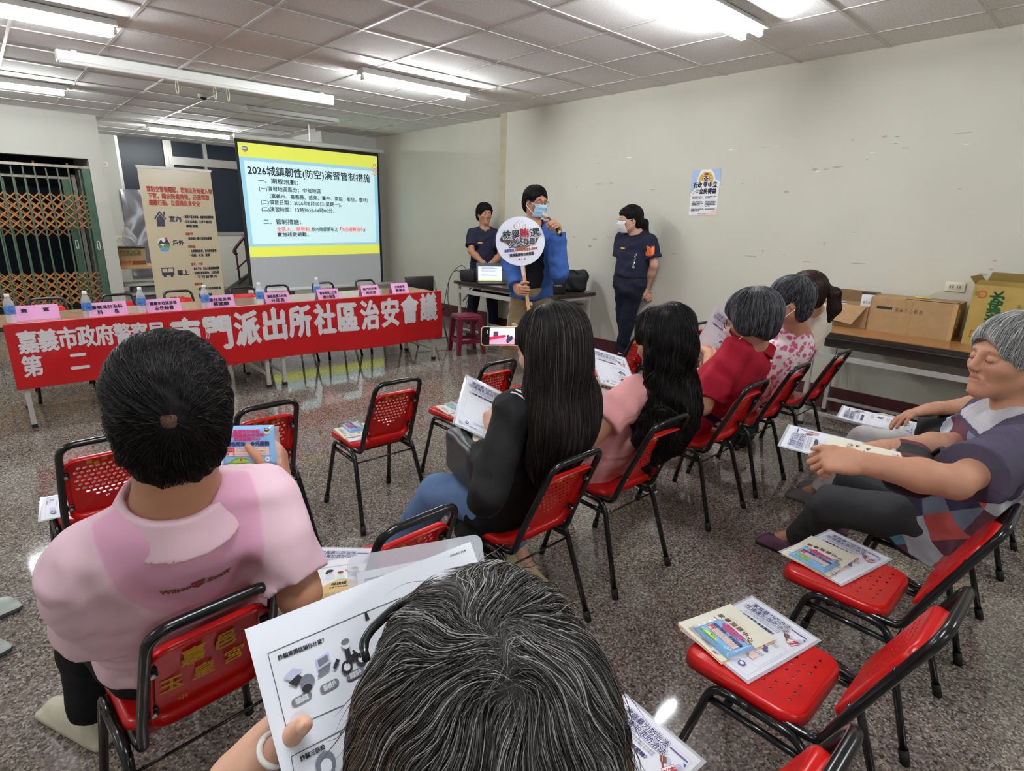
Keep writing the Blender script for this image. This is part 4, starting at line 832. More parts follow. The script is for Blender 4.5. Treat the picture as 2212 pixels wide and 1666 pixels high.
# ================================================================ STOOL, SIDE TABLE AND ITS THINGS
MAR = mat('maroon_plastic', (124, 34, 60), rough=.3, spec=.5); t = thing('plastic_stool', 'maroon plastic stool between banner table and laptop table', 'stool', (4.08, 5.2, 0), -.3)
MB().rbox((0, 0, .435), (.28, .28, .03), .014, MAR).rbox((0, 0, .41), (.292, .292, .05), .02, MAR).build('seat', MAR, t)
for sx in (-1, 1):
    for sy in (-1, 1):
        mb = MB(); a, b = np.array([sx*.118, sy*.118, .42]), np.array([sx*.155, sy*.155, 0]); n = 6
        vs = []; 
        for z in (0, 1):
            c = a*(1-z)+b*z
            for dx, dy in ((-1, -1), (1, -1), (1, 1), (-1, 1)): vs.append(c+V3(dx, dy, 0)*(.028-.006*z))
        mb.add(vs, [(0, 1, 2, 3), (4, 7, 6, 5), (0, 4, 5, 1), (1, 5, 6, 2), (2, 6, 7, 3), (3, 7, 4, 0)]); mb.build('leg', MAR, t)
for k in range(4): a = k*PI/2; R_ = np.array([[math.cos(a), -math.sin(a), 0], [math.sin(a), math.cos(a), 0], [0, 0, 1]]); MB().box(R_@V3(0, -.143, .15), (.27, .02, .045), R=R_).build('stretcher', MAR, t)
DKT = mat('dark_brown_top', (74, 60, 52), rough=.3, noise=.2, nscale=6)
SX, SY_ = (4.5, 5.14), (4.17, 6.0); st = folding_table('dark topped folding table carrying laptop and black bags, along the right wall', SX[0], SX[1], SY_[0], SY_[1], .742, DKT, brace=False)
for y in (-.76, .76): MB().tube([(-.29, y, .5), (-.29, y*.72, .69)], .012, n=6).build('brace', GREYL, st)
MB().box((0, 0, .60), (.5, 1.6, .012)).build('undershelf', mat('shelf_brown', (60, 50, 44), rough=.5), st); MB().box((-.3, 0, .62), (.02, 1.7, .05)).build('rail', GREYL, st)
SLP = mat('strap_black', (24, 24, 26), rough=.7); sp = thing('hanging_strap', 'black strap looped over the right leg of the laptop table', 'strap', (0, 0, 0)); MB().tube(fillet([(4.545, 4.17, .70), (4.53, 4.14, .55), (4.56, 4.13, .44), (4.60, 4.14, .55), (4.585, 4.17, .66)], .04), .014, n=6).build('webbing', SLP, sp)
lp = thing('laptop', 'black laptop showing the slide on the left end of the side table', 'laptop', (4.66, 5.44, .744), -.58)
DK = mat('black_plastic', (26, 27, 30), rough=.4); MB().rbox((0, -.0, .009), (.34, .24, .018), .006).build('base', DK, lp); MB().box((0, -.005, .0185), (.29, .12, .002)).build('keyboard', mat('key_grey', (44, 46, 50), rough=.5), lp)
lid = MB().rbox((0, .155, .125), (.34, .012, .235), .004, mat('lid_grey', (70, 76, 92), rough=.4), R=np.array([[1, 0, 0], [0, math.cos(-.25), -math.sin(-.25)], [0, math.sin(-.25), math.cos(-.25)]])).build('lid', MATS['lid_grey'], lp)
lf = lambda u, v, l: (u-.15, .155-.0065-l-(v-.10)*-.255+0*v, .025+v*.965); A = Art(lf, base=.0012); A.rect(.0, 0, .3, .2, lum('laptop_white', (206, 216, 232), .7)); A.rect(0, .185, .3, .015, SY); A.rect(0, 0, .3, .012, SY)
for y, w_ in ((.165, .16), (.15, .2), (.135, .22), (.12, .18), (.08, .1), (.065, .2)): A.rect(.04, y, w_, .005, GRYI)
A.build('screen', lid)
am = thing('black_case', 'boxy black device case behind the laptop on the side table', 'case', (4.72, 5.86, .744), .3); MB().rbox((0, 0, .07), (.34, .22, .14), .012).build('body', DK, am); MB().box((0, -.112, .07), (.2, .004, .05)).build('front_panel', mat('panel_dark', (40, 40, 44), rough=.5), am)
lb = thing('cardboard_scrap', 'small tan board at the left end of the side table', 'board', (4.56, 5.93, .744), .2); MB().box((0, 0, .008), (.08, .06, .016)).build('board', mat('board_tan', (176, 160, 130), rough=.8), lb)
sk = thing('speaker_box', 'small black speaker with grey lettering on the right of the side table', 'speaker', (4.66, 4.32, .744), -.72); MB().rbox((0, 0, .09), (.165, .15, .18), .015).build('cabinet', DK, sk)
MB().rbox((0, -.074, .07), (.14, .008, .11), .003).build('grille', mat('grille_black', (16, 16, 17), rough=.8, bump=.5, bscale=400), sk); A = Art(lambda u, v, l: (u, -.079-l, v)); A.text('MIPRO', 0, .085, .022, mat('logo_grey', (170, 172, 176), rough=.4), w=.08, bold=.05, align='c'); A.build('lettering', sk)
bg = thing('black_bag', 'large slumped black cloth bag on the right end of the side table', 'bag', (4.94, 4.42, .744), -.75); F = Field(); F.u(bx((0, 0, .10), (.42, .2, .2), .05), bx((-.08, 0, .19), (.24, .16, .1), .04), bx((.13, -.0, .185), (.14, .15, .07), .03), k=.06); F.u(ell((-.14, 0, .2), (.09, .09, .05)), ell((.17, .02, .17), (.05, .08, .07)), k=.05); F.off(wrinkle(.011, (30, 12, 19), (9, 18, 26), .6)); v, f = F.mesh(.009, 1); v[:, 2] = np.maximum(v[:, 2], .001); np_mesh('body', v, f, mat('bag_black', (22, 23, 26), rough=.6, spec=.4), bg); MB().tube(fillet([(-.12, -.09, .2), (-.1, -.11, .24), (.06, -.11, .245), (.1, -.09, .2)], .03), .008, n=6).build('handle', SLP, bg)
wb = thing('carton', 'small white and blue carton behind the small black speaker', 'box', (4.83, 4.56, .744), -.7); MB().box((0, 0, .1), (.16, .1, .2)).build('body', WHT, wb); MB().box((-.05, -.0505, .13), (.06, .002, .1)).build('print', mat('carton_blue', (70, 150, 205), rough=.4), wb)
CBL = mat('black_cable', (40, 40, 42), rough=.6)
for i, (pts, lb_) in enumerate((([(4.66, 5.95, .8), (4.5, 5.98, .9), (4.42, 6.02, .72), (4.4, 6.1, .35), (4.25, 6.2, .02), (4.0, 6.15, .006)], 'black cable arching off the side table left end to the floor'),
                                ([(4.72, 5.97, .84), (4.66, 6.04, .95), (4.47, 6.06, .8), (4.46, 6.1, .4), (4.6, 6.0, .01)], 'black cable hanging straight down behind the stool'), ([(4.55, 5.7, .66), (4.5, 5.75, .45), (4.52, 5.9, .15), (4.45, 5.75, .006), (4.3, 5.55, .006)], 'black cable sagging under the side table toward the stool'))):
    tag(MB().tube(fillet(pts, .2, 6), .0045, CBL, n=6).build('cable', CBL), lb_, 'cable')
fc = thing('folding_chair', 'black padded folding chair at the right end of the banner table', 'chair', (4.02, 5.95, 0), PI*.93); VIN = mat('black_vinyl', (34, 30, 30), rough=.4); MTL = mat('dull_steel', (112, 106, 100), rough=.4, metal=.7)
MB().rbox((0, -.19, .71), (.38, .03, .19), .014, VIN).build('backrest', VIN, fc); MB().rbox((0, .02, .44), (.38, .36, .04), .018, VIN).build('seat', VIN, fc)
for s in (-1, 1): MB().tube(fillet([(s*.2, .25, 0), (s*.2, -.02, .44), (s*.2, -.18, .72), (s*.19, -.2, .79)], .05), .011, n=7).build('leg', MTL, fc); MB().tube([(s*.185, -.24, 0), (s*.185, .12, .44)], .011, n=7).build('leg', MTL, fc)
MB().tube([(-.2, -.2, .79), (.2, -.2, .79)], .011, n=7).build('top_rail', MTL, fc); MB().tube([(-.19, .2, .08), (.19, .2, .08)], .008, n=6).build('stretcher', MTL, fc)
# ================================================================ RIGHT WALL TABLE WITH BOXES
RTZ = .775; OAK = mat('orange_wood_top', (168, 118, 72), rough=.3, noise=.15, nscale=6); rt = folding_table('long wood topped table carrying cardboard boxes along the right wall', 4.57, 5.2, -1.0, 1.62, RTZ, OAK, brace=False)
MB().box((-.28, 0, RTZ-.19), (.025, 2.5, .035)).build('rail', GREYL, rt); MB().box((-.02, 0, RTZ-.09), (.5, 2.4, .06)).build('undershelf', mat('shelf_dark', (48, 44, 40), rough=.5), rt); MB().tube([(-.27, .3, RTZ-.25), (-.27, -.25, .28)], .012, n=6).build('brace', GREYL, rt)
CARDB = mat('cardboard', (178, 144, 104), rough=.85, noise=.1, nscale=14, bump=.08, bscale=60); CARDY = mat('cardboard_yellow', (184, 156, 84), rough=.8, noise=.1, nscale=10); CARDD = mat('cardboard_dark', (150, 116, 80), rough=.85); TAPE = mat('packing_tape', (196, 160, 112), rough=.25)
bb = thing('cardboard_box', 'large closed tan cardboard box, widest of those on the wall table', 'box', (5.05, 1.07, RTZ), .02)
MB().box((0, 0, .125), (.3, .53, .25)).build('body', CARDB, bb); MB().box((.01, 0, .252), (.28, .53, .004)).box((-.03, -.1, .256), (.2, .3, .004), R=np.array([[1, 0, .04], [0, 1, 0], [-.04, 0, 1]])).build('flap', CARDB, bb)
A = Art(lambda u, v, l: (-.15-l, -u, v)); A.rect(-.265, 0, .01, .25, CARDD); A.rect(-.22, .17, .1, .02, INK2); A.text('易 碎 小 心 輕 放', -.1, .158, .03, INK2, w=.17); A.rect(.24, 0, .025, .25, TAPE); A.rect(.0, .0, .002, .25, CARDD); A.build('print', bb)
A = Art(lambda u, v, l: (u-.15, -.265-l, v)); A.rect(.05, .08, .08, .13, WHT); A.text('A-12', .06, .14, .02, INK2); A.rect(.06, .10, .05, .012, GRYI); A.build('shipping_label', bb)
def open_box(name, label, loc, rz, w_, d_, h_, m, flaps):
    t = thing(name, label, 'box', loc, rz); mb = MB().box((0, 0, .003), (w_, d_, .006), m)
    for c, d in (((-w_/2, 0, h_/2), (.005, d_, h_)), ((w_/2, 0, h_/2), (.005, d_, h_)), ((0, -d_/2, h_/2), (w_, .005, h_)), ((0, d_/2, h_/2), (w_, .005, h_))): mb.box(c, d, m)
    mb.build('body', m, t)
    for P in flaps: MB().add(P, [(0, 1, 2, 3), (3, 2, 1, 0)], m).build('flap', m, t)
    return t
ob = open_box('cardboard_box', 'open tan cardboard box behind the ponytail woman holding papers', (5.07, 1.53, RTZ), 0, .26, .36, .17, CARDB, [[(-.132, -.17, .17), (-.132, .17, .17), (-.2, .15, .06), (-.2, -.1, .03)], [(.13, -.17, .17), (.13, .17, .17), (.14, .17, .26), (.14, -.17, .26)]])
pc = thing('carton', 'small white carton standing in the open tan box', 'box', (4.99, 1.38, RTZ+.09), .1); MB().box((0, 0, .09), (.06, .08, .18)).build('body', WHT, pc); MB().box((0, 0, .175), (.064, .084, .012)).build('rim', INK2, pc); A = Art(lambda u, v, l: (-.031-l, -u, v)); A.text('衛 生 紙', 0, .1, .016, INK2, w=.05, align='c'); A.rect(-.03, .05, .06, .004, GRYI); A.build('print', pc)
fd = thing('folded_paper', 'blue and white folded papers lying in the open tan box', 'papers', (5.05, 1.6, RTZ+.15), .4); MB().box((0, 0, .01), (.16, .1, .02)).build('stack', PAPER, fd); MB().box((-.03, 0, .022), (.05, .1, .004)).build('print', NVY, fd)
db = open_box('drink_box', 'tall yellow drink carton box with green lettering at the right frame side', (5.02, .52, RTZ), -.05, .3, .42, .4, CARDY, [[(-.15, -.21, .4), (-.15, .21, .4), (-.12, .2, .43), (-.12, -.2, .43)], [(.15, -.21, .4), (.15, .21, .4), (.18, .2, .47), (.18, -.2, .47)], [(-.15, .21, .4), (.15, .21, .4), (.15, .25, .45), (-.15, .25, .45)]])
GP = mat('print_green_dark', (44, 104, 60), rough=.5); RP = mat('print_rust', (186, 92, 48), rough=.5)
A = Art(lambda u, v, l: (-.1535-l, .21-u, v))
for i, ch in enumerate('黑松純水'): A.text(ch, .165, .10+.065*i, .07, GP, bold=.05, rot=PI/2-.0)
A.ell(.05, .34, .026, .026, RP); A.ell(.05, .34, .017, .017, CARDY); A.text('HS', .04, .328, .018, RP); A.frame(.035, .05, .05, .05, .005, RP); A.ell(.11, .03, .018, .01, GP); A.ell(.17, .05, .018, .01, GP); A.rect(.30, .29, .06, .06, GP); A.text('PURE WATER', .235, .1, .014, GP, w=.16, rot=PI/2); A.text('600ml×24', .26, .2, .02, GP, rot=PI/2); A.text('UBQ', .022, .33, .014, GP, rot=PI/2); A.build('print', db)
yp = thing('yellow_sticky', 'small yellow scrap lying on the large closed tan box', 'paper', (5.06, 1.05, RTZ+.262), .3); MB().box((0, 0, .003), (.06, .09, .006)).build('sheet', mat('sticky_yellow', (224, 206, 70), rough=.6), yp)
# ================================================================ POSTER
pv = V3(XR-.003, 3.176, 2.016); pe = V3(XR-.003, 3.145, 1.599); po = thing('wall_poster', 'blue and white neutrality poster taped on the right wall above the seated heads', 'poster', M=frame(pe, (0, -1, .012), (0, -.05, 1))); PW, PH = .292, .415
pf = lambda u, v, l: (u, v, l+.0005); PBL = mat('poster_blue', (168, 196, 234), rough=.4); mb = MB(); mb.grid(lambda a, b: pf(a*PW, b*PH, 0), 2, 2, WHT); s_ = mb.build('sheet', WHT, po); A = Art(pf)
A.poly([(0, .2), (.05, .26), (.06, .34), (.09, .415), (0, .415)], PBL); A.poly([(PW, .3), (PW-.05, .33), (PW-.06, .37), (PW-.1, .415), (PW, .415)], PBL); A.poly([(.1, 0), (PW, 0), (PW, .06), (.2, .025)], SALM)
GLD = mat('poster_gold', (228, 176, 60), rough=.5); A.poly([(.08, .285)]+[(.15+.075*math.cos(t), .325+.07*math.sin(t)) for t in np.linspace(3.5, -.4, 16)]+[(.21, .285), (.2, .31), (.1, .31)], GLD)
A.poly([(.125, .365), (.17, .365), (.165, .385), (.13, .385)], BRN); A.ell(.148, .335, .04, .024, BRN); A.ell(.128, .335, .014, .017, WHT); A.ell(.168, .335, .014, .017, WHT); A.ell(.13, .335, .007, .009, INK2); A.ell(.166, .335, .007, .009, INK2)
A.line((.13, .352), (.095, .362), .004, INK2); A.line((.166, .352), (.2, .362), .004, INK2); A.poly([(.128, .305), (.168, .305), (.168, .275), (.148, .25), (.128, .275)], NAVY)
A.text('行政', .025, .255, .045, NAVY, w=.088, bold=.06); A.text('中立', .178, .255, .045, NAVY, w=.09, bold=.06); A.text('全民得益', .09, .198, .045, NAVY, w=.175, bold=.06); A.frame(.055, .21, .025, .026, .004, NAVY); A.line((.02, .19), (.05, .23), .004, RDI)
for x, y, s, w_ in ((.02, .165, '公務人員應嚴守行政中立', .11), (.02, .152, '依法公正執行職務', .1), (.16, .165, '不得利用職務上之權力', .115), (.16, .152, '及機會要求他人', .06), (.02, .12, '不得於上班時間從事', .11), (.02, .106, '政黨 競選 活動 之行為', .12), (.02, .092, '以維護選舉之公平', .09), (.16, .12, '不得為公職候選人', .115), (.165, .106, '公開站台遊行或拜票', .1), (.16, .092, '亦不得動用行政資源', .11), (.17, .078, '編印文書', .045), (.02, .052, '如有違反行政中立法規之情事，請向本府政風單位檢舉', .25), (.02, .038, '檢舉專線二十四小時', .09)): A.text(s, x, y, .0095, NAVY, w=w_, bold=.03)
A.ell(.105, .012, .005, .005, RDI); A.text('嘉義市政府政風處', .115, .008, .009, RDI, w=.07); A.build('print', s_)
# ================================================================ DESK BEHIND THE ROLL-UP
dy = 10.95; q0 = ony(250, 577, dy); q1 = ony(332, 572, dy); dk = thing('small_desk', 'small wooden topped desk with grey drawers behind the roll-up banner', 'desk', ((q0[0]+q1[0])/2+.2, dy+.28, 0)); w_ = q1[0]-q0[0]+.4; zt = q0[2]
MB().box((0, 0, zt-.02), (w_, .56, .04)).build('tabletop', mat('desk_pine', (196, 156, 104), rough=.5), dk)
for sx in (-1, 1):
    for sy in (-1, 1): MB().box((sx*(w_/2-.03), sy*.25, (zt-.04)/2), (.045, .045, zt-.04)).build('leg', GREYL, dk)
MB().rbox((.02, -.05, zt-.3), (w_-.12, .4, .04), .01).rbox((.02, -.05, .2), (w_-.12, .4, .04), .01).build('shelf', GREYL, dk); MB().rbox((.05, .0, zt-.45), (w_-.3, .3, .22), .01).build('drawer', mat('dull_grey', (112, 112, 110), rough=.5), dk)
q = ony(285, 575, dy); cb = thing('cardboard_box', 'tan drink cardboard box on the small desk behind the roll-up banner', 'box', (q[0]+.05, dy+.22, zt), 0); MB().box((0, 0, .14), (.36, .26, .28)).build('body', CARDB, cb); A = Art(lambda u, v, l: (u, -.13-l, v)); A.rect(-.17, .16, .29, .09, mat('print_olive', (110, 100, 62), rough=.6)); A.text('台灣好水', -.16, .175, .06, TAN, w=.26, bold=.04); A.rect(-.02, .02, .19, .06, BRN); A.rect(-.17, .04, .13, .04, RP); A.build('print', cb)
pl = thing('tray', 'dark tray with a clear plastic bag on top of the drink box behind the roll-up', 'tray', (q[0]+.02, dy+.2, zt+.281)); MB().rbox((0, 0, .012), (.42, .28, .024), .008).build('tray', DK, pl); F = Field().u(ell((.04, 0, .12), (.11, .09, .12)), ell((.02, 0, .24), (.05, .05, .08)), k=.06).off(wrinkle(.012, (40, 10, 30), (10, 40, 20), .3)); v, f = F.mesh(.014, 0); np_mesh('plastic_bag', v, f, mat('bag_clear', (190, 188, 190), rough=.12, spec=.7, alpha=.55), pl, smooth=False)
sv0 = ony(262, 402, 13.0); sv1 = ony(318, 540, 13.0); sv = thing('foil_sheet', 'grey wrinkled silvery sheet hung under the dark window behind the roll-up', 'sheet', (0, 13.06, 0)); mb = MB(); mb.grid(lambda a, b: (sv0[0]-.02+(.9)*a, -.01+.03*math.sin(a*17+3*math.sin(b*6))*math.sin(b*9), sv1[2]-.5+(sv0[2]-sv1[2]+.45)*b), 24, 24, mat('foil', (150, 148, 154), rough=.3, metal=.5, bump=.3, bscale=14)); mb.build('sheet', MATS['foil'], sv)
# ================================================================ PEOPLE: one continuous skin, clothes and hair as children
def skin(name, rgb, lip): return [mat(name, rgb, rough=.48, spec=.4, sss=.08, noise=.07, nscale=28, bump=.05, bscale=240), mat(name+'_lips', lip, rough=.4), mat(name+'_nail', tuple(min(255, v+22) for v in rgb), rough=.25)]
SK1 = skin('skin_tan', (190, 138, 110), (170, 100, 92)); SK2 = skin('skin_fair', (214, 166, 140), (190, 110, 104)); SK3 = skin('skin_olive', (176, 124, 96), (150, 88, 80)); SK4 = skin('skin_aged', (198, 144, 116), (180, 116, 98))
EYEW = mat('eye_white', (228, 224, 218), rough=.2); EYED = mat('eye_dark', (30, 22, 20), rough=.15)
def ik(a, b, l1, l2, pole):
    a, b = V3(*a), V3(*b); d = b-a; L = min(np.linalg.norm(d), (l1+l2)*.999); u = nrm(d); x = (l1*l1-l2*l2+L*L)/(2*L); h = math.sqrt(max(l1*l1-x*x, 0)); p = V3(*pole); p = nrm(p-u*np.dot(p, u)); return a+u*x+p*h
def dirv(yaw, pitch=0): return V3(-math.sin(yaw)*math.cos(pitch), math.cos(yaw)*math.cos(pitch), math.sin(pitch))
class Head:
    def __init__(s, c, yaw, pitch=0., roll=0., k=1.):
        s.c = V3(*c); s.k = k; f = dirv(yaw, pitch); r = nrm(np.cross(f, (0, 0, 1))); u = np.cross(r, f); cr, sr = math.cos(roll), math.sin(roll)
        s.r = cr*r+sr*u; s.u = -sr*r+cr*u; s.f = f; s.R = np.stack([s.r, s.f, s.u], 1)
    def p(s, x, y, z): return s.c+s.k*(s.r*x+s.f*y+s.u*z)
    def el(s, c, r): return ell(s.p(*c), np.array(r)*s.k, s.R)
    def cp(s, a, b, r0, r1=None): return cap(s.p(*a), s.p(*b), r0*s.k, (r0 if r1 is None else r1)*s.k)
    def loc(s, P): return (P-s.c)@s.R/s.k
def head_field(h, neck, nr=.054, fat=0.):
    F = Field(); k = h.k
    F.u(h.el((0, -.014, .036), (.074, .094, .080)), h.el((0, .022, -.028), (.059+fat, .066, .082)), k=.03*k)
    for s in (-1, 1): F.u(h.cp((s*(.048+fat), .0, -.05), (s*.012, .066, -.094), .02, .019), h.el((s*.042, .055, -.022), (.022+fat, .026, .022)), k=.03*k)
    F.u(h.el((0, .07, -.094), (.02, .018, .016)), k=.025*k); F.u(h.cp((-.034, .076, .024), (.034, .076, .024), .012), k=.025*k)
    for s in (-1, 1): F.sub(h.el((s*.032, .094, .004), (.021, .02, .011)), k=.014*k)
    F.u(h.cp((0, .087, .016), (0, .105, -.024), .0075, .0122), k=.014*k); F.u(h.el((-.012, .094, -.031), (.009, .011, .008)), h.el((.012, .094, -.031), (.009, .011, .008)), k=.008*k)
    for s in (-1, 1): F.u(h.el((s*.032, .078, .003), (.0165, .0135, .0125)), k=.006*k)
    F.u(h.el((0, .076, -.058), (.03, .016, .018)), k=.02*k); F.u(h.cp((-.018, .0855, -.055), (.018, .0855, -.055), .0050), h.cp((-.015, .085, -.066), (.015, .085, -.066), .0058), k=.006*k); F.sub(h.cp((-.022, .0935, -.0605), (.022, .0935, -.0605), .0018), k=.004*k)
    for s in (-1, 1): F.sub(h.cp((s*.021, .094, -.034), (s*.036, .078, -.066), .0022), k=.012*k)
    for s in (-1, 1): F.u(ell(h.p(s*.076, -.006, -.004), np.array((.010, .021, .033))*k, h.R@np.array([[.94, s*.34, 0], [-s*.34, .94, 0], [0, 0, 1]])), k=.012*k); F.sub(h.el((s*.086, .0, 0), (.006, .010, .018)), k=.006*k)
    F.u(cap(h.p(0, -.02, -.05), neck, nr*k*.98, nr*k*1.06), k=.035*k); return F
def hand_prims(w_, d, n, side, curls=(.5, .55, .6, .65), thumb=.4, k=1., spread=.05, tdir=None, joints=None):
    """five fingers: each three tapered links curling from the hand direction d toward the palm normal n"""
    w_ = V3(*w_); d = nrm(d); n = nrm(V3(*n)-d*np.dot(n, d)); t = np.cross(d, n)*side; R = np.stack([t, d, n], 1); out = []; tips = []
    out.append((bx(w_+k*(.052*d), (.076*k, .085*k, .027*k), .0125*k, R), .014)); out.append((cap(w_-d*.03*k, w_+d*.03*k, .027*k, .03*k, n, .72), .02))
    b = w_+k*(.026*d+.030*t+.004*n); td = nrm(tdir) if tdir is not None else nrm(.62*t+.72*d+.30*n); out.append((cap(w_+k*(.012*d+.016*t), b, .017*k, .0165*k), .014))
    td2 = nrm(td*math.cos(thumb)+nrm(.75*n-.55*t+.2*d)*math.sin(thumb)); td3 = nrm(td2*math.cos(thumb*.8)+nrm(.6*n-.7*t)*math.sin(thumb*.8)); p = b
    for L_, r0, r1, q in ((.040, .0145, .0115, td), (.031, .0115, .0100, td2), (.024, .0100, .0080, td3)): out.append((cap(p, p+q*L_*k, r0*k, r1*k), .005)); p = p+q*L_*k
    tips.append((p, td3))
    for i, (ox, oy, ls) in enumerate(((.028, .090, (.042, .026, .021)), (.0095, .095, (.046, .029, .022)), (-.010, .091, (.043, .027, .021)), (-.027, .083, (.034, .021, .019)))):
        p = w_+k*(ox*t+oy*d); c = curls[i]; a = 0; r0 = (.0098, .0098, .0094, .0084)[i]; base = nrm(d+t*spread*(1.5-i)); out.append((cap(w_+k*(ox*.7*t+.05*d), p, .0125*k, r0*k*1.06), .008))
        for j, L_ in enumerate(ls):
            a += c*(1., 1.15, .75)[j]; q = base*math.cos(a)+n*math.sin(a); out.append((cap(p, p+q*L_*k, (r0-.0006*j)*k, (r0-.0006*(j+1)-.0004)*k), .003)); p = p+q*L_*k
        tips.append((p, q))
    return out, tips
def paint_head(v, f, h):
    c = h.loc(v[f].mean(1)); mi = np.zeros(len(f), int); lip = ((c[:, 0]/.0215)**2+((c[:, 2]+.0605)/.0115)**2 < 1) & (c[:, 1] > .08); mi[lip] = 1; return mi
class Person:
    def __init__(s, label, loc, sk, k=1.):
        s.t = thing('person', label, 'person', (0, 0, 0)); s.sk = sk; s.k = k; s.body = []; s.fld = {}; s.nails = []
    def pose(s, hip, neck, yaw, head, wr, wl, ankR, ankL, kneeR=None, kneeL=None, poleR=None, poleL=None, sw=.175, hw=.085, shdrop=.045, elR=None, elL=None, shL=0.):
        k = s.k; s.hip, s.neck = V3(*hip), V3(*neck); s.f = dirv(yaw); up = nrm(s.neck-s.hip); s.r = nrm(np.cross(s.f, up)); s.up = up; s.f = np.cross(up, s.r); s.h = head
        s.sh = {1: s.neck+s.r*sw*k-up*shdrop*k+s.f*.01, -1: s.neck-s.r*sw*k-up*(shdrop+shL)*k+s.f*.01}; s.wr = {1: V3(*wr), -1: V3(*wl)}
        s.el = {}
        for sd, pl, e in ((1, poleR, elR), (-1, poleL, elL)):
            p = pl if pl is not None else s.r*sd*.6-s.up*.7-s.f*.3; s.el[sd] = V3(*e) if e is not None else ik(s.sh[sd], s.wr[sd], .285*k, .25*k, p)
        s.hj = {1: s.hip+s.r*hw*k, -1: s.hip-s.r*hw*k}; s.an = {1: V3(*ankR), -1: V3(*ankL)}
        s.kn = {}
        for sd, kn in ((1, kneeR), (-1, kneeL)): s.kn[sd] = V3(*kn) if kn is not None else ik(s.hj[sd], s.an[sd], .42*k, .41*k, s.f+V3(0, 0, .15))
        return s
    def torso(s, F, e=0., chest=.150, waist=.135, hipr=.155, q=.66, low=0.):
        """trunk prims inflated by e"""
        k = s.k; H, N, u, f = s.hip, s.neck, s.up, s.f; L = np.linalg.norm(N-H); P = lambda t, d=0: H+u*L*t+f*d*k
        F.u(cap(P(-.05+low, -.005), P(.15), hipr*k+e, hipr*k*.97+e, f, q+.06), cap(P(.15), P(.42, .008), hipr*k*.95+e, waist*k+e, f, q+.05), cap(P(.42, .005), P(.68), waist*k+e, chest*k+e, f, q), cap(P(.68), P(.86, -.01), chest*k+e, chest*.80*k+e, f, q), k=.06)
        for sd in (1, -1): F.u(cap(P(.90, -.012)+s.r*.03*sd*k, s.sh[sd]-s.r*sd*.012*k, .058*k+e, .056*k+e), k=.05); F.u(cap(s.neck+u*.035*k, s.sh[sd]-s.r*sd*.05*k+u*.012*k, .034*k+e*.6, .042*k+e), k=.045)
        return F
    def arm(s, F, sd, e=0., upto=2., thick=1.):
        k = s.k*thick; a, b, c = s.sh[sd], s.el[sd], s.wr[sd]
        F.u(cap(a, b, .050*k+e, .040*k+e), k=.03)
        if upto > 1: F.u(cap(b, b+(c-b)*.35, .0405*k+e, .041*k+e), cap(b+(c-b)*.35, c, .041*k+e, .0275*k+e), k=.025)
        return F
    def skin_mesh(s, hands, legs=False, thick=1., nr=.054, fat=0., hres=.0042, hk=None, legskin=0.):
        k = s.k; F = Field(); s.torso(F, -.012)
        for sd in (1, -1): s.arm(F, sd, thick=thick)
        F.u(cap(s.neck-s.up*.05*k, s.h.p(0, -.02, -.05), nr*1.12*s.h.k, nr*.98*s.h.k), k=.03)
        for sd in (1, -1): F.u(cap(s.hj[sd], s.kn[sd], .072*k, .05*k), cap(s.kn[sd], s.an[sd]+V3(0, 0, .03), .05*k, .034*k), k=.03)
        for sd in (1, -1): F.u(cap(s.an[sd]+V3(0, 0, .03), s.an[sd]+s.foot(sd)*.1*k-V3(0, 0, .045), .034*k, .026*k), k=.02)
        parts = [F.mesh(.0085, 2)]; mi = [np.zeros(len(parts[0][1]), int)]
        HF = head_field(s.h, s.neck, nr, fat); v, f = HF.mesh(hres, 1); parts.append((v, f)); mi.append(paint_head(v, f, s.h)); s.HF = HF
        for sd, spec in hands.items():
            pr, tips = hand_prims(s.wr[sd], spec['d'], spec['n'], sd, k=(hk or 1.)*k, **{a: b for a, b in spec.items() if a not in 'dn'}); G = Field()
            fa = nrm(s.wr[sd]-s.el[sd]); G.u(cap(s.wr[sd]-fa*.08*k, s.wr[sd], .0325*k*thick, .0275*k), k=.01)
            for p, kk in pr: G.u(p, k=kk*k)
            v, f = G.mesh(.0031, 2); m_ = np.zeros(len(f), int); c = v[f].mean(1)
            parts.append((v, f)); mi.append(m_); spec['tips'] = tips; s.fld['hand%d' % sd] = G
        v, f = join(parts); return np_mesh('body', v, f, s.sk, s.t, np.concatenate(mi))
    def foot(s, sd):
        d = s.an[sd]-s.kn[sd]; g = getattr(s, 'ft', {}).get(sd); return nrm(g) if g is not None else nrm(V3(s.f[0], s.f[1], 0))
    def eyes(s, gaze=0., lids=True):
        h = s.h; mb = MB()
        for sd in (-1, 1):
            c = h.p(sd*.032, .0795, .002); R_ = h.R
            def patch(rx, rz, yb, m, ox=0.):
                n = 12; pts = [h.p(sd*.032+ox, .0795+yb-.20*0, .002)]+[h.p(sd*.032+ox+rx*math.cos(t), .0795+yb-.0028*(rx/.0125)*math.cos(t)**2, .002+rz*math.sin(t)*(1 if math.sin(t) > 0 else .7)) for t in np.linspace(0, 2*PI, n, endpoint=False)]
                mb.add(pts, [(0, i+1, (i+1) % n+1) for i in range(n)], m)
            patch(.0120, .0030, .0135, EYEW); patch(.0052, .0032, .0146, EYED, gaze)
        return mb.build('eyes', EYEW, s.t)
    def brows(s, m, z=.024, w_=.004):
        h = s.h; mb = MB()
        for sd in (-1, 1): mb.tube([h.p(sd*x, y, z+dz) for x, y, dz in ((.014, .0895, .0), (.03, .088, .002), (.046, .078, -.004))], [w_*h.k*.7, w_*h.k, w_*h.k*.4], n=6)
        return mb.build('eyebrows', m, s.t)
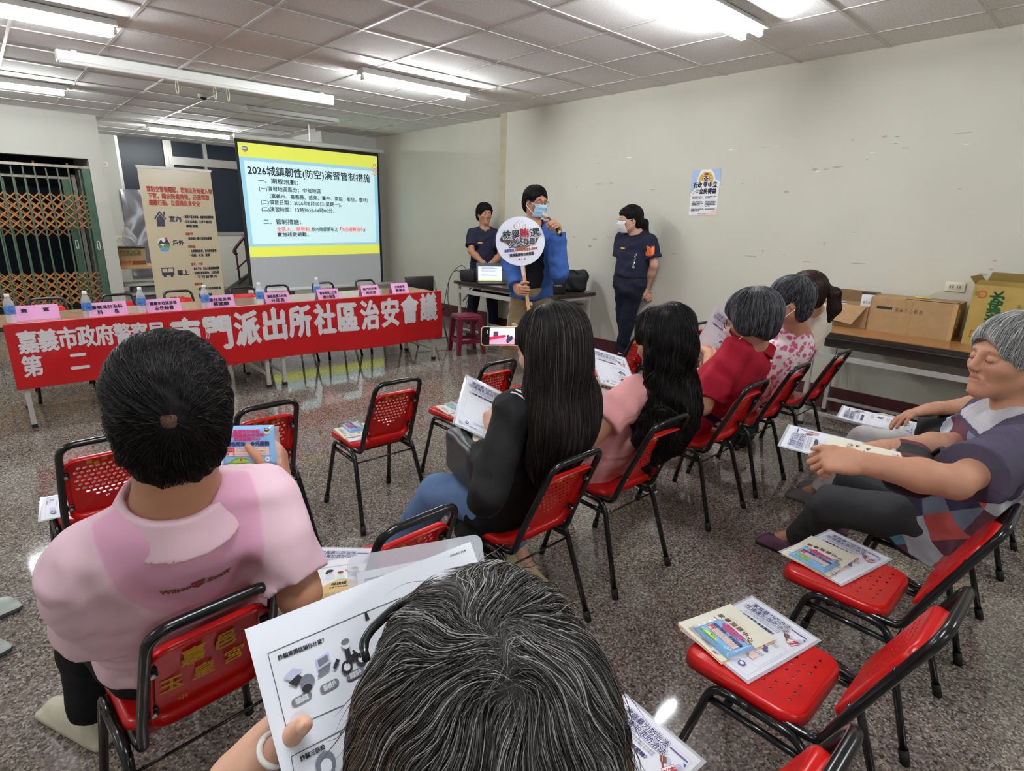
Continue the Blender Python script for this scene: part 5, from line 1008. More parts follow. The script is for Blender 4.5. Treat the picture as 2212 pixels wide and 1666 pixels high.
    def garment(s, name, F, m, h=.0075, smooth=2, mi=None, tone=None): v, f = F.mesh(h, smooth); return np_mesh(name, v, f, m, s.t, mi(v, f) if mi else None, tone=tone(v) if tone else None)
    def shirt(s, name, m, e=.012, sleeve=.6, long_=0., hem=-.02, loose=.012, wr_=.006, neckr=.066, seed=0., hemr=.168, chest=.152, waist=.14, q=.68, h=.0075, mi=None, tone=None, low=0., cuts=(), tuck=None):
        k = s.k; F = Field(); s.torso(F, e, chest, waist, .15, q, low); H, u = s.hip, s.up
        F.u(fcap(H+u*hem, H+u*.17*k, hemr*k+e, (waist+.004)*k+e, s.f, q+.06), k=.035)
        for sd in (1, -1):
            a, b, c = s.sh[sd], s.el[sd], s.wr[sd]; d = nrm(b-a)
            if long_: s.arm(F, sd, e+loose, 1); F.u(fcap(b-nrm(c-b)*.0, b+(c-b)*long_, .042*k+e+loose, .034*k+e+loose*.8), cap(b, b+(c-b)*.1, .041*k+e+loose), k=.025)
            else: F.u(cap(a, a+(b-a)*.25, .053*k+e, .053*k+e+loose*.5), fcap(a, a+(b-a)*sleeve, .053*k+e, .050*k+e+loose), k=.03)
        F.sub(cap(s.neck-u*.006*k+s.f*.012, s.neck+u*.2*k+s.f*.03, neckr*k, neckr*1.15*k), k=.012)
        if tuck is not None: F.cut(H+u*tuck*k, -u)
        for c_ in cuts: F.sub(*c_[0], k=c_[1])
        F.off(wrinkle(wr_, s.r*9+u*26+s.f*7, s.r*17-u*9+s.f*13, seed)); F.off(wrinkle(wr_*.55, s.r*31+u*40-s.f*22, u*18+s.f*30, seed+2.)); F.off(wrinkle(wr_*.3, s.r*70-u*55+s.f*30, u*40-s.r*35, seed+4.))
        s.fld[name] = F; return s.garment(name, F, m, h, 2, mi, tone)
    def trousers(s, m, e=.012, ankle=.93, r=(.088, .066, .056), wr_=.005, seed=1., seat=True, name='trousers', top=.02, h=.0085, flare=1.):
        k = s.k; F = Field()
        F.u(cap(s.hip-s.up*.03*k, s.hip+s.up*.05*k, .15*k+e, .145*k+e, s.f, .74), k=.03)
        for sd in (1, -1):
            a, b, c = s.hj[sd], s.kn[sd], s.an[sd]; F.u(cap(a, b, r[0]*k+e*.5, r[1]*k+e*.5), k=.04); F.u(cap(b, b+(c-b)*.3, r[1]*k+e*.5, r[2]*k*1.02+e*.5), fcap(b+(c-b)*.1, b+(c-b)*ankle, r[2]*1.06*k+e*.4, r[2]*k*flare+e*.4), k=.03)
        F.off(wrinkle(wr_, (20, 9, 24), (13, 22, -9), seed)); F.off(wrinkle(wr_*.6, (-30, 28, 31), (13, -12, 29), seed+1)); return s.garment(name, F, m, h)
    def shoes(s, m, sole=None, L=.255, name='shoe', w_=.046, h=.0048, ht=.05):
        k = s.k; out = []
        for sd in (1, -1):
            d = s.foot(sd); t = np.cross(d, (0, 0, 1)); a = s.an[sd]; g = V3(a[0], a[1], 0)-d*.055*k; R_ = np.stack([t, d, V3(0, 0, 1)], 1); F = Field(); Lk = L*k
            F.u(bx(g+d*Lk*.5+V3(0, 0, .0145), (w_*2*k*.92, Lk, .029), .0135, R_), k=.01); F.u(cap(g+d*.05*k+V3(0, 0, .045), g+d*Lk*.55+V3(0, 0, .04), .040*k, .036*k), cap(g+d*Lk*.55+V3(0, 0, .04), g+d*(Lk-.045)+V3(0, 0, .032), .037*k, .029*k), cap(g+d*.05*k+V3(0, 0, .045), a+V3(0, 0, -.0+ht-.05), .040*k, .040*k), k=.025)
            F.cut((0, 0, .001), (0, 0, -1)); v, f = F.mesh(h, 1); c = v[f].mean(1); mi = (c[:, 2] < .022).astype(int) if sole else None; out.append(np_mesh(name, v, f, [m, sole] if sole else m, s.t, mi))
        return out
    # ------------------------------------------------------------ hair
    def hair(s, F, m, n, length, r=.0007, flow=None, crown=(0, -.03, .115), grav=.5, lift=(0, .004), steps=9, grey=.0, name='hair', base=True, h=.006, keep=None, jit=.12, seedtone=None, region=None, swirl=0., fly=.0, thin=None, dense=None):
        hd = s.h; v, f = F.mesh(h, 1); c = v[f].mean(1)
        if region is not None: ok = region(hd.loc(c))
        else: ok = np.ones(len(c), bool)
        idx = np.nonzero(ok)[0]; pick = idx[NR.integers(0, len(idx), n)]; wv = NR.dirichlet((1, 1, 1, 1), n); roots = (v[f[pick]]*wv[..., None]).sum(1)
        if dense: j_ = NR.integers(0, n, dense[2]); q_ = hd.p(*dense[0])+(NR.normal(size=(len(j_), 3))*dense[1])@hd.R.T; roots[j_] = q_
        if thin: q_ = np.linalg.norm(roots-hd.p(*thin[0]), axis=1)/thin[1]; roots = roots[NR.random(n) < np.clip(q_**2, .22, 1)]; n = len(roots)
        C = hd.p(*crown)
        def fl(P, t):
            q = P-C; g = V3(0, 0, -1)*grav; nq = q/np.maximum(np.linalg.norm(q, axis=1, keepdims=True), .02); w2 = np.clip(np.linalg.norm(q, axis=1, keepdims=True)/.12, .0, 3.)
            D = nq*(1-.3*np.clip(w2-1, 0, 2)/2)+g*np.clip(w2, .0, 2.5)
            if swirl: D = D+np.cross(nq, hd.u)*swirl
            return D
        L = length*(.6+.8*NR.random(n)); lf = lift[0]+(lift[1]-lift[0])*NR.random(n)
        P = grow(F, roots, L/steps, steps, flow or fl, lf, jit, .35)
        q = np.linspace(0, 1, steps); env = np.clip(np.minimum(q/.18, (1-q)/.3), .12, 1)
        if fly:
            k_ = NR.random(n) < fly; P[k_] += (NR.normal(size=(k_.sum(), 1, 3))*.012)*(q[None, :, None]**2)
        rr = r*(.6+.8*NR.random(n))[:, None]*env[None]; tv, tf = tubes(P, rr, 3); tone = np.where(NR.random(n) < grey, .55+.45*NR.random(n), .25*NR.random(n)**2); tt = np.repeat(tone, steps*3)
        if seedtone: tt = np.clip(tt*1., 0, 1)
        if base: tv, tf = join([(v-0*v, f), (tv, tf)]); tt = np.concatenate([np.zeros(len(v)), tt])
        return np_mesh(name, tv, tf, m, s.t, tone=tt)
    def mask(s, m, wide=.064, loops=True, top=-.012, bot=-.112):
        h = s.h; G = s.HF
        def fn(a, b):
            x = (a-.5)*2*wide; z = bot+(top-bot)*b; P = h.p(x, .16, z); d = -h.f
            yc = float(np.interp(z, (-.135, -.112, -.09, -.06, -.032, -.012, .01), (.070, .088, .104, .117, .127, .116, .10))); pleat = .0022*math.sin(b*PI*6)*(1-abs(2*a-1)**3)
            return h.p(x, yc+pleat-10.*x*x, z)
        mb = MB(); mb.grid(fn, 18, 18, m); o = mb.build('face_mask', m, s.t)
        if loops:
            mb = MB()
            for sd in (-1, 1):
                for z0, z1 in ((top-.004, .012), (bot+.02, -.03)): mb.tube([h.p(sd*wide*.98, .07, z0), h.p(sd*.075, .03, (z0+z1)/2), h.p(sd*.085, -.012, z1)], .0022*h.k, n=5)
            mb.build('ear_loop', WHT, o)
        return o
    def glasses(s, m, lens=(.026, .018), temple=True):
        h = s.h; mb = MB()
        for sd in (-1, 1): mb.tube([h.p(sd*.034+x, .106-.25*abs(sd*.034+x)*.3, z-.002) for x, z in rrect(lens[0]*2, lens[1]*2, .01, 3)], .0018*h.k, n=5, closed=True)
        mb.tube([h.p(-.009, .104, .004), h.p(0, .107, .006), h.p(.009, .104, .004)], .0018*h.k, n=5)
        for sd in (-1, 1): mb.tube([h.p(sd*.06, .10, .004), h.p(sd*.078, .06, .006), h.p(sd*.083, -.015, .006), h.p(sd*.08, -.03, -.012)], .0018*h.k, n=5)
        return mb.build('glasses', m, s.t)
def hair_cap(h, big=1., nape=-.07, fringe=0., nb=True, side=-.03):
    """short crop: skull cap with a hairline, open over the face"""
    F = Field(); F.u(h.el((0, -.016, .042), (.0835*big, .104*big, .088*big)), h.el((0, -.045, -.01), (.078*big, .068*big, .075*big)), k=.03)
    F.u(h.el((0, -.06, nape+.02), (.06*big, .038, .045)), k=.03)
    F.sub(h.el((0, .11, -.035), (.085, .075, .098-fringe)), k=.02)
    for s in (-1, 1): F.sub(h.el((s*.085, .012, -.035+side+.03), (.03, .038, .04)), k=.012)
    if nb: F.sub(h.el((0, -.0, -.12), (.09, .06, .075)), k=.01)
    return F
# ================================================================ THE AUDIENCE AND THE STAFF
def drape(F, o, ux, uy, dr, seed=0.):
    """printing that follows a garment: points start outside and slide along dr onto the field"""
    o, ux, uy, dr = V3(*o), nrm(ux), nrm(uy), nrm(dr)
    def fn(u, v, l):
        p = o+ux*u+uy*v
        for _ in range(16): p = p+dr*max(-.03, min(.05, (float(F.at(p[None])[0])-l-.0012)*.85))
        return p
    return fn
BLACKH = dict(rough=.5, spec=.22, attr=True); HB1 = mat('hair_black', (20, 18, 19), rgb2=(70, 64, 62), **BLACKH); HB2 = mat('hair_soft_black', (24, 21, 22), rgb2=(86, 76, 72), **BLACKH); HG1 = mat('hair_salt_pepper', (42, 42, 45), rgb2=(168, 168, 172), rough=.42, spec=.4, attr=True); HG2 = mat('hair_silver', (150, 149, 148), rgb2=(230, 230, 228), rough=.45, spec=.4, attr=True)
HG3 = mat('hair_dark_grey', (34, 33, 36), rgb2=(128, 128, 134), rough=.42, spec=.4, attr=True); HBR = mat('hair_dark_brown', (38, 26, 24), rgb2=(84, 60, 54), rough=.36, spec=.45, attr=True); HST = mat('hair_streaked', (34, 31, 31), rgb2=(172, 168, 164), rough=.5, spec=.22, attr=True)
BROWM = mat('brow_hair', (30, 26, 26), rough=.7)
R_, U_, F_ = CR, CU, CF
# ---------------------------------------------------------------- man in pink polo
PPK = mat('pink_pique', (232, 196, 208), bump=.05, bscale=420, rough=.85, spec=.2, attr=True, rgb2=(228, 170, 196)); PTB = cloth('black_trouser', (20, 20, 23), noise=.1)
P = Person('man in pink polo shirt seen from behind, holding up a blue tissue pack', None, SK1, 1.06)
hd = Head(ony(370, 885, 1.16), -.22, .06, -.02, 1.12)
wl = V3(.10, 1.52, .60); wr = ond(606, 1064, 1.43)
aL = onz(203, 1535, .10)
P.ft = {-1: onz(145, 1570, 0)-onz(245, 1625, 0), 1: (.2, 1, 0)}
P.pose((.235, 1.43, .50), ony(384, 1100, 1.16), -.04, hd, wr, wl, (.36, 1.83, .09), aL, kneeL=(.06, 1.66, .50), sw=.150, shdrop=.055, shL=.045, elR=ond(648, 1285, 1.25), elL=ond(222, 1372, 1.22))
P.skin_mesh({1: dict(d=U_*.93+F_*.12-R_*.08, n=-R_*.95-F_*.2, curls=(.62, .66, .72, .8), thumb=.15, tdir=U_*.8-R_*.35-F_*.4), -1: dict(d=(.1, .9, -.3), n=(0, -.2, -1))}, nr=.062, hk=1.08)
def yoke(v):
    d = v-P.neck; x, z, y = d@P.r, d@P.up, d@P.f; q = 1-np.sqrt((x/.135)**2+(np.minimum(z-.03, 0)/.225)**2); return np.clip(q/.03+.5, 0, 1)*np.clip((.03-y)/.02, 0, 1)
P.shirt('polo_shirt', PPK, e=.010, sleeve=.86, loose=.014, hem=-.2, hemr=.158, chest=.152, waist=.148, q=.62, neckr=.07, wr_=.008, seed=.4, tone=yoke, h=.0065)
G = Field().u(fcap(P.neck+P.up*-.03+P.f*.004, P.neck+P.up*.040+P.f*.018, .122, .090), k=.01).sub(cap(P.neck-P.up*.1, P.neck+P.up*.2+P.f*.05, .080), k=.006).off(wrinkle(.002, (20, 9, 30), (11, 22, 9), 1.)); P.garment('collar', G, PPK, .004, tone=lambda v: np.zeros(len(v)))
A = Art(drape(P.fld['polo_shirt'], P.neck-P.up*.105-P.f*.22, P.r, P.up, P.f), base=.0006); LOGB = mat('logo_brown', (126, 92, 60), rough=.6)
A.text('Wilson', -.062, .0, .019, LOGB, w=.05, bold=.05); A.text('Staff', .018, .003, .019, LOGB, w=.042, bold=.05); A.poly([(-.011, .022), (.013, .024), (.012, .006), (.001, -.006), (-.01, .004)], LOGB); A.poly([(-.009, .020), (.001, .022), (.001, -.002), (-.008, .005)], RDI); A.text('W', -.008, .006, .009, PPK, bold=.05); A.text('S', .003, .006, .009, PPK, bold=.05)
A.build('back_logo', P.t)
P.trousers(PTB, r=(.092, .07, .06)); P.shoes(mat('cream_leather', (206, 200, 178), rough=.5, noise=.06, nscale=20), mat('sole_cream', (190, 182, 158), rough=.7), L=.285)
H = hair_cap(hd, 1.03, -.075); H.off(wrinkle(.0035, hd.r*130+hd.u*60, hd.u*150+hd.r*90, .3))
P.hair(H, HB1, 17000, .042, .00048, crown=(.0, -.112, .028), grav=.25, lift=(.0, .007), grey=.05, swirl=.35, jit=.13, h=.005, thin=((0, -.112, .028), .045), dense=((0, -.114, .03), .022, 420))
bs = Field().u(ell(hd.p(.0, -.1005, .03), np.array((.030, .024, .030))*hd.k, hd.R)); v, f = bs.mesh(.004, 1); np_mesh('bald_spot', v, f, mat('scalp', (112, 82, 66), rough=.6), P.t)
tp = dup(T0, M=frame(ond(538, 962, 1.375), R_*.995+U_*.02+F_*.05, U_*.98-F_*.15), label='blue tissue pack held up in the hand of the pink polo man')
# ---------------------------------------------------------------- woman in black blouse, jeans
BBL = cloth('black_chiffon', (17, 17, 19), noise=.15, rough=.7); JEAN = cloth('blue_denim', (96, 122, 160), noise=.22, nscale=9, bump=.15, bscale=200); STR = mat('stripe_white', (226, 226, 228), rough=.7)
P = Person('woman with long straight black hair, black blouse and jeans, raising a phone', None, SK2, .98)
hd = Head(ony(1188, 755, 1.28), .22, -.22, 0, 1.12)
wl = ond(1047, 945, 2.02); wr = ond(1158, 748, 2.30)
P.ft = {1: onz(1165, 1232, 0)-onz(1112, 1195, 0), -1: (-.1, 1, 0)}
P.pose((1.34, 1.47, .50), ony(1197, 848, 1.29), .12, hd, wr, wl, onz(1118, 1195, .09), (1.12, 1.95, .09), kneeL=onz(948, 1065, .50), kneeR=(1.47, 1.80, .49), sw=.18, elL=ond(1052, 1075, 1.82), elR=ond(1245, 930, 2.12), shdrop=.065)
P.skin_mesh({1: dict(d=-R_*.75+F_*.45+U_*.2, n=-R_*.5-F_*.8, curls=(.25, .3, .3, .3), thumb=.1, tdir=-R_*.75+U_*.6-F_*.2), -1: dict(d=U_*.9+R_*.25+F_*.1, n=R_*.7+F_*.5, curls=(.45, .5, .55, .6), thumb=.2, tdir=U_*.8+R_*.5-F_*.2)}, nr=.05)
P.shirt('blouse', BBL, e=.012, long_=.82, loose=.007, hem=-.16, hemr=.17, chest=.145, waist=.14, neckr=.07, wr_=.009, seed=1.1)
for sd in (-1, 1):
    a = P.sh[sd]; G = Field().u(ell(a+P.up*.018-P.r*sd*.025-P.f*.01, (.05, .052, .034)), k=.01); A = Art(drape(P.fld['blouse'], a+P.up*.12-P.r*sd*.03, P.r, -P.f, P.up*-1))
    for i in range(5):
        for j in range(4): A.line((-.045+.018*i+.0037*j, -.03+.016*j), (-.0413+.018*i+.0037*j, -.014+.016*j), .008, STR)
    A.build('shoulder_stripes', P.t)
P.trousers(JEAN, r=(.088, .068, .058), wr_=.004); P.shoes(mat('sandal_cream', (212, 200, 150), rough=.6), mat('sandal_black', (26, 26, 28), rough=.6), L=.23)
jb = tag(MB().tube([P.wr[-1]-nrm(P.wr[-1]-P.el[-1])*.012+.039*(math.cos(t)*nrm(np.cross(P.wr[-1]-P.el[-1], (0, 0, 1)))+math.sin(t)*nrm(np.cross(np.cross(P.wr[-1]-P.el[-1], (0, 0, 1)), P.wr[-1]-P.el[-1]))) for t in np.linspace(0, 2*PI, 28)], .0065, n=8, closed=True).build('bangle', mat('jade', (196, 200, 160), rough=.15, spec=.6)), 'pale jade bangle on the left wrist of the straight haired woman', 'bangle')
def long_hair(h, P, length, wid, back=.12, bot_w=None, top=1.0):
    F = hair_cap(h, 1.06*top, -.07, nb=False); bw_ = bot_w or wid; c = h.c; fb = V3(h.f[0], h.f[1], 0); fb = nrm(fb); rr = nrm(np.cross(fb, (0, 0, 1)))
    a = c-fb*.045*h.k+V3(0, 0, .03); m = P.neck-P.up*.01-P.f*(back*.8); b = P.neck-P.up*length-P.f*back
    a = c-fb*.04*h.k-V3(0, 0, .02); F.u(cap(a, m, .074*h.k, wid, fb, .44), fcap(m+(b-m)*.1, b, wid*.97, bw_, fb, .42), k=.09)
    for s in (-1, 1): F.u(cap(c+rr*s*.07*h.k-fb*.02+V3(0, 0, .02), P.neck+P.r*s*wid*.9-P.up*.03-P.f*.03, .036, .046), k=.04)
    return F
H = long_hair(hd, P, .215, .145, .105, .13)
P.hair(H, HB2, 9000, .2, .0009, crown=(0, -.0, .12), grav=1.6, lift=(-.001, .006), grey=.10, steps=12, jit=.07, h=.006)
ph = thing('smartphone', 'phone in gold case held sideways showing the room on its screen', 'phone', M=frame(ond(1082, 726, 2.26), R_*.99+U_*-.01-F_*.12, U_*.99+F_*.1)); GC = mat('gold_case', (206, 176, 130), rough=.3, metal=.4)
MB().prism(rrect(.16, .078, .012), .009, fn=lambda x, y, z: (x, y, z-.009)).build('case', GC, ph); MB().prism(rrect(.153, .071, .010), .001).build('glass', mat('phone_black', (14, 14, 16), rough=.1), ph)
A = Art(lambda u, v, l: (u, v, .001+l)); W1, P1 = lum('phone_wall', (226, 206, 226), .75), lum('phone_floor', (206, 160, 186), .6); A.rect(-.045, -.034, .10, .068, W1); A.rect(-.045, -.034, .10, .028, P1); A.poly([(-.045, -.018), (.02, -.004), (.02, .006), (-.045, -.004)], lum('phone_red', (206, 40, 70), .7)); A.rect(-.03, -.002, .02, .02, lum('phone_dark', (90, 70, 90), .4)); A.rect(-.002, .004, .02, .02, lum('phone_screen', (226, 240, 250), .9))
for x, y in ((.03, -.005), (.036, -.014), (.028, -.02), (.042, -.008)): A.ell(x, y, .006, .01, lum('phone_people', (70, 60, 80), .3))
A.rect(-.04, .022, .05, .004, lum('phone_tube', (255, 250, 255), 1.)); A.ell(-.055, .02, .002, .002, W1); A.ell(-.055, .012, .002, .002, W1); A.build('screen', ph)
hb = thing('handbag', 'grey black handbag standing on the lap of the jeans woman', 'bag', M=frame(ond(1005, 968, 2.08), R_*.8+F_*.6, (0, 0, 1))); LEA = mat('bag_leather', (52, 52, 54), rough=.4, noise=.15, nscale=20)
hb.matrix_world = frame(ond(1004, 980, 2.1), (.3, .95, 0), (0, 0, 1)); v, f = Field().u(bx((0, -.02, 0), (.26, .17, .07), .025), k=.02).off(wrinkle(.003, (30, 20, 10), (10, 20, 30))).mesh(.007, 1); np_mesh('body', v, f, LEA, hb); MB().tube([(-.08, .06, .02), (-.06, .12, .03), (.06, .12, .03), (.08, .06, .02)], .007, n=6).build('handle', LEA, hb); MB().box((0, .045, .038), (.24, .05, .006)).build('flap', LEA, hb)
def rot_flyer(label, o, x, y): return flyer(label, frame(o, x, y))
rot_flyer('laminated flyer held up in the left hand of the straight haired woman', ond(1052, 888, 2.08), R_*.85-U_*.42+F_*.2, U_*.55+R_*.1+F_*.85)
dup(B0, M=frame(ond(1068, 915, 2.05), R_*.9-U_*.1+F_*.2, U_*.6+F_*.8), label='booklet below the flyer in the hand of the straight haired woman')
# ---------------------------------------------------------------- woman in pink tee, wavy hair
TEE = cloth('salmon_tee', (232, 164, 164), noise=.05); KHK = cloth('khaki', (168, 146, 116), noise=.1)
P = Person('woman with long wavy black hair in salmon pink tee and khaki trousers', None, SK3, .96)
hd = Head(ony(1432, 738, 1.27), .05, -.3, 0, 1.1)
P.ft = {1: (.3, 1, 0), -1: (-.1, 1, 0)}
P.pose((1.93, 1.49, .495), ony(1443, 848, 1.29), .05, hd, ond(1345, 905, 2.75), ond(1262, 905, 2.45), onz(1400, 1035, .08), (1.75, 1.98, .09), sw=.175, elL=ond(1245, 975, 2.32), elR=ond(1440, 965, 2.75), shdrop=.08)
P.skin_mesh({-1: dict(d=R_*.7+F_*.6+U_*.1, n=-U_*.8+R_*.2, curls=(.4,)*4), 1: dict(d=-R_*.6+F_*.7, n=-U_, curls=(.4,)*4)}, thick=1.15)
P.shirt('tee_shirt', TEE, e=.012, sleeve=.55, loose=.018, hem=-.13, hemr=.168, chest=.148, waist=.145, wr_=.009, seed=2.2)
P.trousers(KHK, r=(.09, .068, .06)); P.shoes(mat('trainer_black', (24, 24, 26), rough=.6), mat('trainer_white', (230, 230, 230), rough=.6), L=.25)
H = long_hair(hd, P, .20, .14, .105, .135)
WV = lambda p0: None
def wavy(C, amp=1.5):
    def fl(P_, t):
        q = P_-C; nq = q/np.maximum(np.linalg.norm(q, axis=1, keepdims=True), .02); a = np.arctan2(q[:, 1], q[:, 0]); D = nq+V3(0, 0, -1.7)*np.clip(np.linalg.norm(q, axis=1, keepdims=True)/.1, 0, 2.2)
        s_ = np.sin(P_[:, 2]*75+a*5)*amp; D = D+np.stack([-np.sin(a)*s_, np.cos(a)*s_, 0*s_], 1)*np.clip((C[2]-P_[:, 2])/.2, 0, 1)[:, None]; return D
    return fl
H.off(wrinkle(.010, (45, 30, 50), (25, 40, 22), .2))
P.hair(H, HB1, 9000, .17, .001, flow=wavy(hd.p(0, -.01, .115)), crown=(0, -.01, .115), lift=(-.001, .009), grey=.06, steps=14, jit=.1, h=.006)
rot_flyer('laminated flyer lying in the lap of the wavy haired woman', ond(1325, 800, 2.85), R_*.9-U_*.25+F_*.3, U_*.5+R_*.25+F_*.85)
dup(B0, M=frame(ond(1308, 850, 2.72), R_*.9-U_*.2+F_*.3, U_*.6+R_*.2+F_*.75), label='cream booklet held below the flyer by the wavy haired woman')
lbz = thing('black_bag', 'small black bag on the lap of the wavy haired woman', 'bag', M=frame(ond(1368, 835, 2.95), R_, (0, 0, 1))); v, f = Field().u(bx((0, 0, 0), (.15, .13, .12), .03), k=.02).off(wrinkle(.006, (40, 20, 10), (10, 20, 30))).mesh(.007, 1); np_mesh('body', v, f, MATS['bag_black'], lbz)
# ---------------------------------------------------------------- red polo, grey bob
REDT = cloth('crimson_jersey', (164, 26, 48), noise=.06); NVT = cloth('navy_trim', (44, 42, 70), noise=.05); BGE = cloth('beige_trouser', (176, 164, 148), noise=.08); WTR = cloth('white_trim', (226, 222, 222), noise=.03)
P = Person('person with grey bob and red and white polo reading a held up flyer', None, SK4, .94)
hd = Head(ony(1622, 690, 1.28), .25, -.28, 0, 1.12)
P.pose((2.74, 1.53, .495), ony(1630, 760, 1.29), .05, hd, ond(1552, 776, 3.35), ond(1532, 764, 3.35), (2.85, 2.0, .09), (2.6, 1.98, .09), sw=.175, elL=ond(1520, 880, 2.95), elR=ond(1590, 870, 3.3))
P.skin_mesh({-1: dict(d=U_*.5-R_*.2+F_*.7, n=-R_*.2+F_*.6, curls=(.5,)*4), 1: dict(d=U_*.5+F_*.7, n=F_*.6-R_*.5, curls=(.5,)*4)}); P.eyes(); P.mask(mat('mask_pink', (226, 186, 190), rough=.8)); P.glasses(mat('frame_brown', (84, 48, 42), rough=.3))
P.shirt('polo_shirt', [REDT, WTR, NVT], e=.012, sleeve=.85, loose=.022, hem=-.17, hemr=.172, chest=.148, waist=.15, neckr=.07, wr_=.009, seed=3.,
        mi=lambda v, f: np.where(np.abs((v[f].mean(1)-P.hip)@P.up-.10) < .018, 2, 0), h=.006)
G = Field().u(fcap(P.neck+P.up*.005-P.f*.0, P.neck+P.up*.066+P.f*.018, .096, .081), k=.01).sub(cap(P.neck-P.up*.1, P.neck+P.up*.2+P.f*.05, .070), k=.006); P.garment('collar', G, [REDT, WTR], .004, mi=lambda v, f: ((v[f].mean(1)-P.neck)@P.up < .016).astype(int))
SF = P.fld['polo_shirt']; MB().tube([drape(SF, P.neck+P.r*x+P.f*y+P.up*.16, P.r, P.f, -P.up)(0, 0, .0) for x, y in np.linspace((-.085, .0), (-.20, .035), 9)], .0075, n=6).build('shoulder_stripe', WTR, P.t)
P.trousers(BGE); P.shoes(mat('brown_shoe', (84, 56, 42), rough=.5), L=.24)
def bob(h, low=-.075, vol=1.1, fr=.012):
    F = hair_cap(h, vol, low, fr, side=-.065); F.u(h.el((0, -.05, .03), (.088*vol, .078*vol, .08*vol)), k=.03)
    for s in (-1, 1): F.u(h.el((s*.074*vol, -.0, .0), (.026, .055, .06)), k=.025)
    F.sub(h.el((0, .115, -.045), (.075, .07, .088-fr)), k=.015); return F
H = bob(hd, -.07, 1.12); P.hair(H, HG3, 6500, .075, .0009, crown=(0, -.04, .12), grav=.9, lift=(0, .006), grey=.42, jit=.08, steps=10)
rot_flyer('laminated flyer held up by the person in red polo', ond(1548, 730, 3.45), R_*.72-U_*.45+F_*.3, U_*.82+R_*.5+F_*.1)
dup(B0, M=frame(ond(1530, 748, 3.5), R_*.72-U_*.45+F_*.3, U_*.82+R_*.5+F_*.1), label='cream booklet behind the flyer held by the person in red polo')
# ---------------------------------------------------------------- floral blouse
def mat_floral():
    m = mat('floral_blouse', (236, 222, 224), rough=.85, spec=.2); nt = m.node_tree; N = nt.nodes; L = nt.links; tc = N.new('ShaderNodeTexCoord'); v = N.new('ShaderNodeTexVoronoi'); v.inputs['Scale'].default_value = 30; nz = N.new('ShaderNodeTexNoise'); nz.inputs['Scale'].default_value = 30
    mx = N.new('ShaderNodeMix'); mx.data_type = 'RGBA'; mx.inputs[0].default_value = .25; L.new(tc.outputs['Object'], nz.inputs['Vector']); L.new(tc.outputs['Object'], mx.inputs[6]); L.new(nz.outputs['Color'], mx.inputs[7]); 
    ad = N.new('ShaderNodeVectorMath'); ad.operation = 'MULTIPLY_ADD'; ad.inputs[1].default_value = (.035, .035, .035); L.new(nz.outputs['Color'], ad.inputs[0]); L.new(tc.outputs['Object'], ad.inputs[2]); L.new(ad.outputs[0], v.inputs['Vector'])
    cr = N.new('ShaderNodeValToRGB'); e = cr.color_ramp; e.interpolation = 'LINEAR'; e.elements[0].position = .34; e.elements[0].color = (*lin((206, 96, 138)), 1); e.elements[1].position = .52; e.elements[1].color = (*lin((238, 226, 226)), 1); x = e.elements.new(.42); x.color = (*lin((222, 140, 168)), 1)
    L.new(v.outputs['Distance'], cr.inputs[0]); L.new(cr.outputs[0], N['Principled BSDF'].inputs['Base Color']); return m
P = Person('woman in pink floral blouse with short grey hair and teal mask', None, SK4, .94)
hd = Head(ony(1704, 652, 1.33), .62, -.05, 0, 1.1)
P.pose((3.29, 1.54, .495), ony(1733, 735, 1.32), .08, hd, (3.12, 1.85, .60), ond(1668, 712, 3.75), (3.35, 2.0, .09), (3.15, 2.0, .09), sw=.17)
P.skin_mesh({-1: dict(d=R_*-.3+F_*.6+U_*.2, n=-U_), 1: dict(d=(0, 1, 0), n=(0, 0, -1))}); P.eyes(); P.mask(mat('mask_teal', (104, 200, 190), rough=.75), top=-.04, bot=-.13)
P.shirt('floral_blouse', mat_floral(), e=.013, sleeve=.8, loose=.024, hem=-.16, hemr=.172, chest=.146, waist=.148, neckr=.078, wr_=.009, seed=4.)
P.trousers(cloth('grey_white_trouser', (196, 190, 190), noise=.06)); P.shoes(mat('grey_shoe', (96, 92, 92), rough=.6), L=.24)
H = hair_cap(hd, 1.07, -.075, .006); P.hair(H, HG3, 6000, .05, .0009, crown=(0, -.05, .118), grav=.6, lift=(0, .006), grey=.45, jit=.14, steps=9)
mb = MB(); a = P.sh[1]+P.up*.055-P.r*.03; bs_ = P.fld['floral_blouse']
def stick(p, dr): 
    p = V3(*p)
    for _ in range(12): p = p-nrm(dr)*(float(bs_.at(p[None])[0])-.006)*.85
    return p
mb.tube([stick(P.neck-P.up*z+P.r*x-P.f*.2, -P.f) for x, z in ((.06, -.02), (.085, .06), (.10, .13), (.11, .2), (.12, .28))], .007, n=6); mb.build('bag_strap', cloth('strap_mauve', (136, 78, 100)), P.t)
q = onz(1625, 962, 0); fb_ = thing('black_bag', 'black cloth bag on the floor under the chair of the floral bloused woman', 'bag', (q[0], q[1]+.1, 0), .3); v, f = Field().u(bx((0, 0, .10), (.36, .2, .2), .07), ell((.12, 0, .19), (.08, .07, .06)), k=.05).off(wrinkle(.012, (30, 14, 18), (9, 20, 26), .4)).mesh(.009, 1); v[:, 2] = np.maximum(v[:, 2], .001); np_mesh('body', v, f, MATS['bag_black'], fb_); MB().tube(fillet([(-.1, 0, .18), (-.06, -.02, .26), (.06, -.02, .26), (.1, 0, .18)], .04), .007, n=6).build('handle', SLP, fb_)
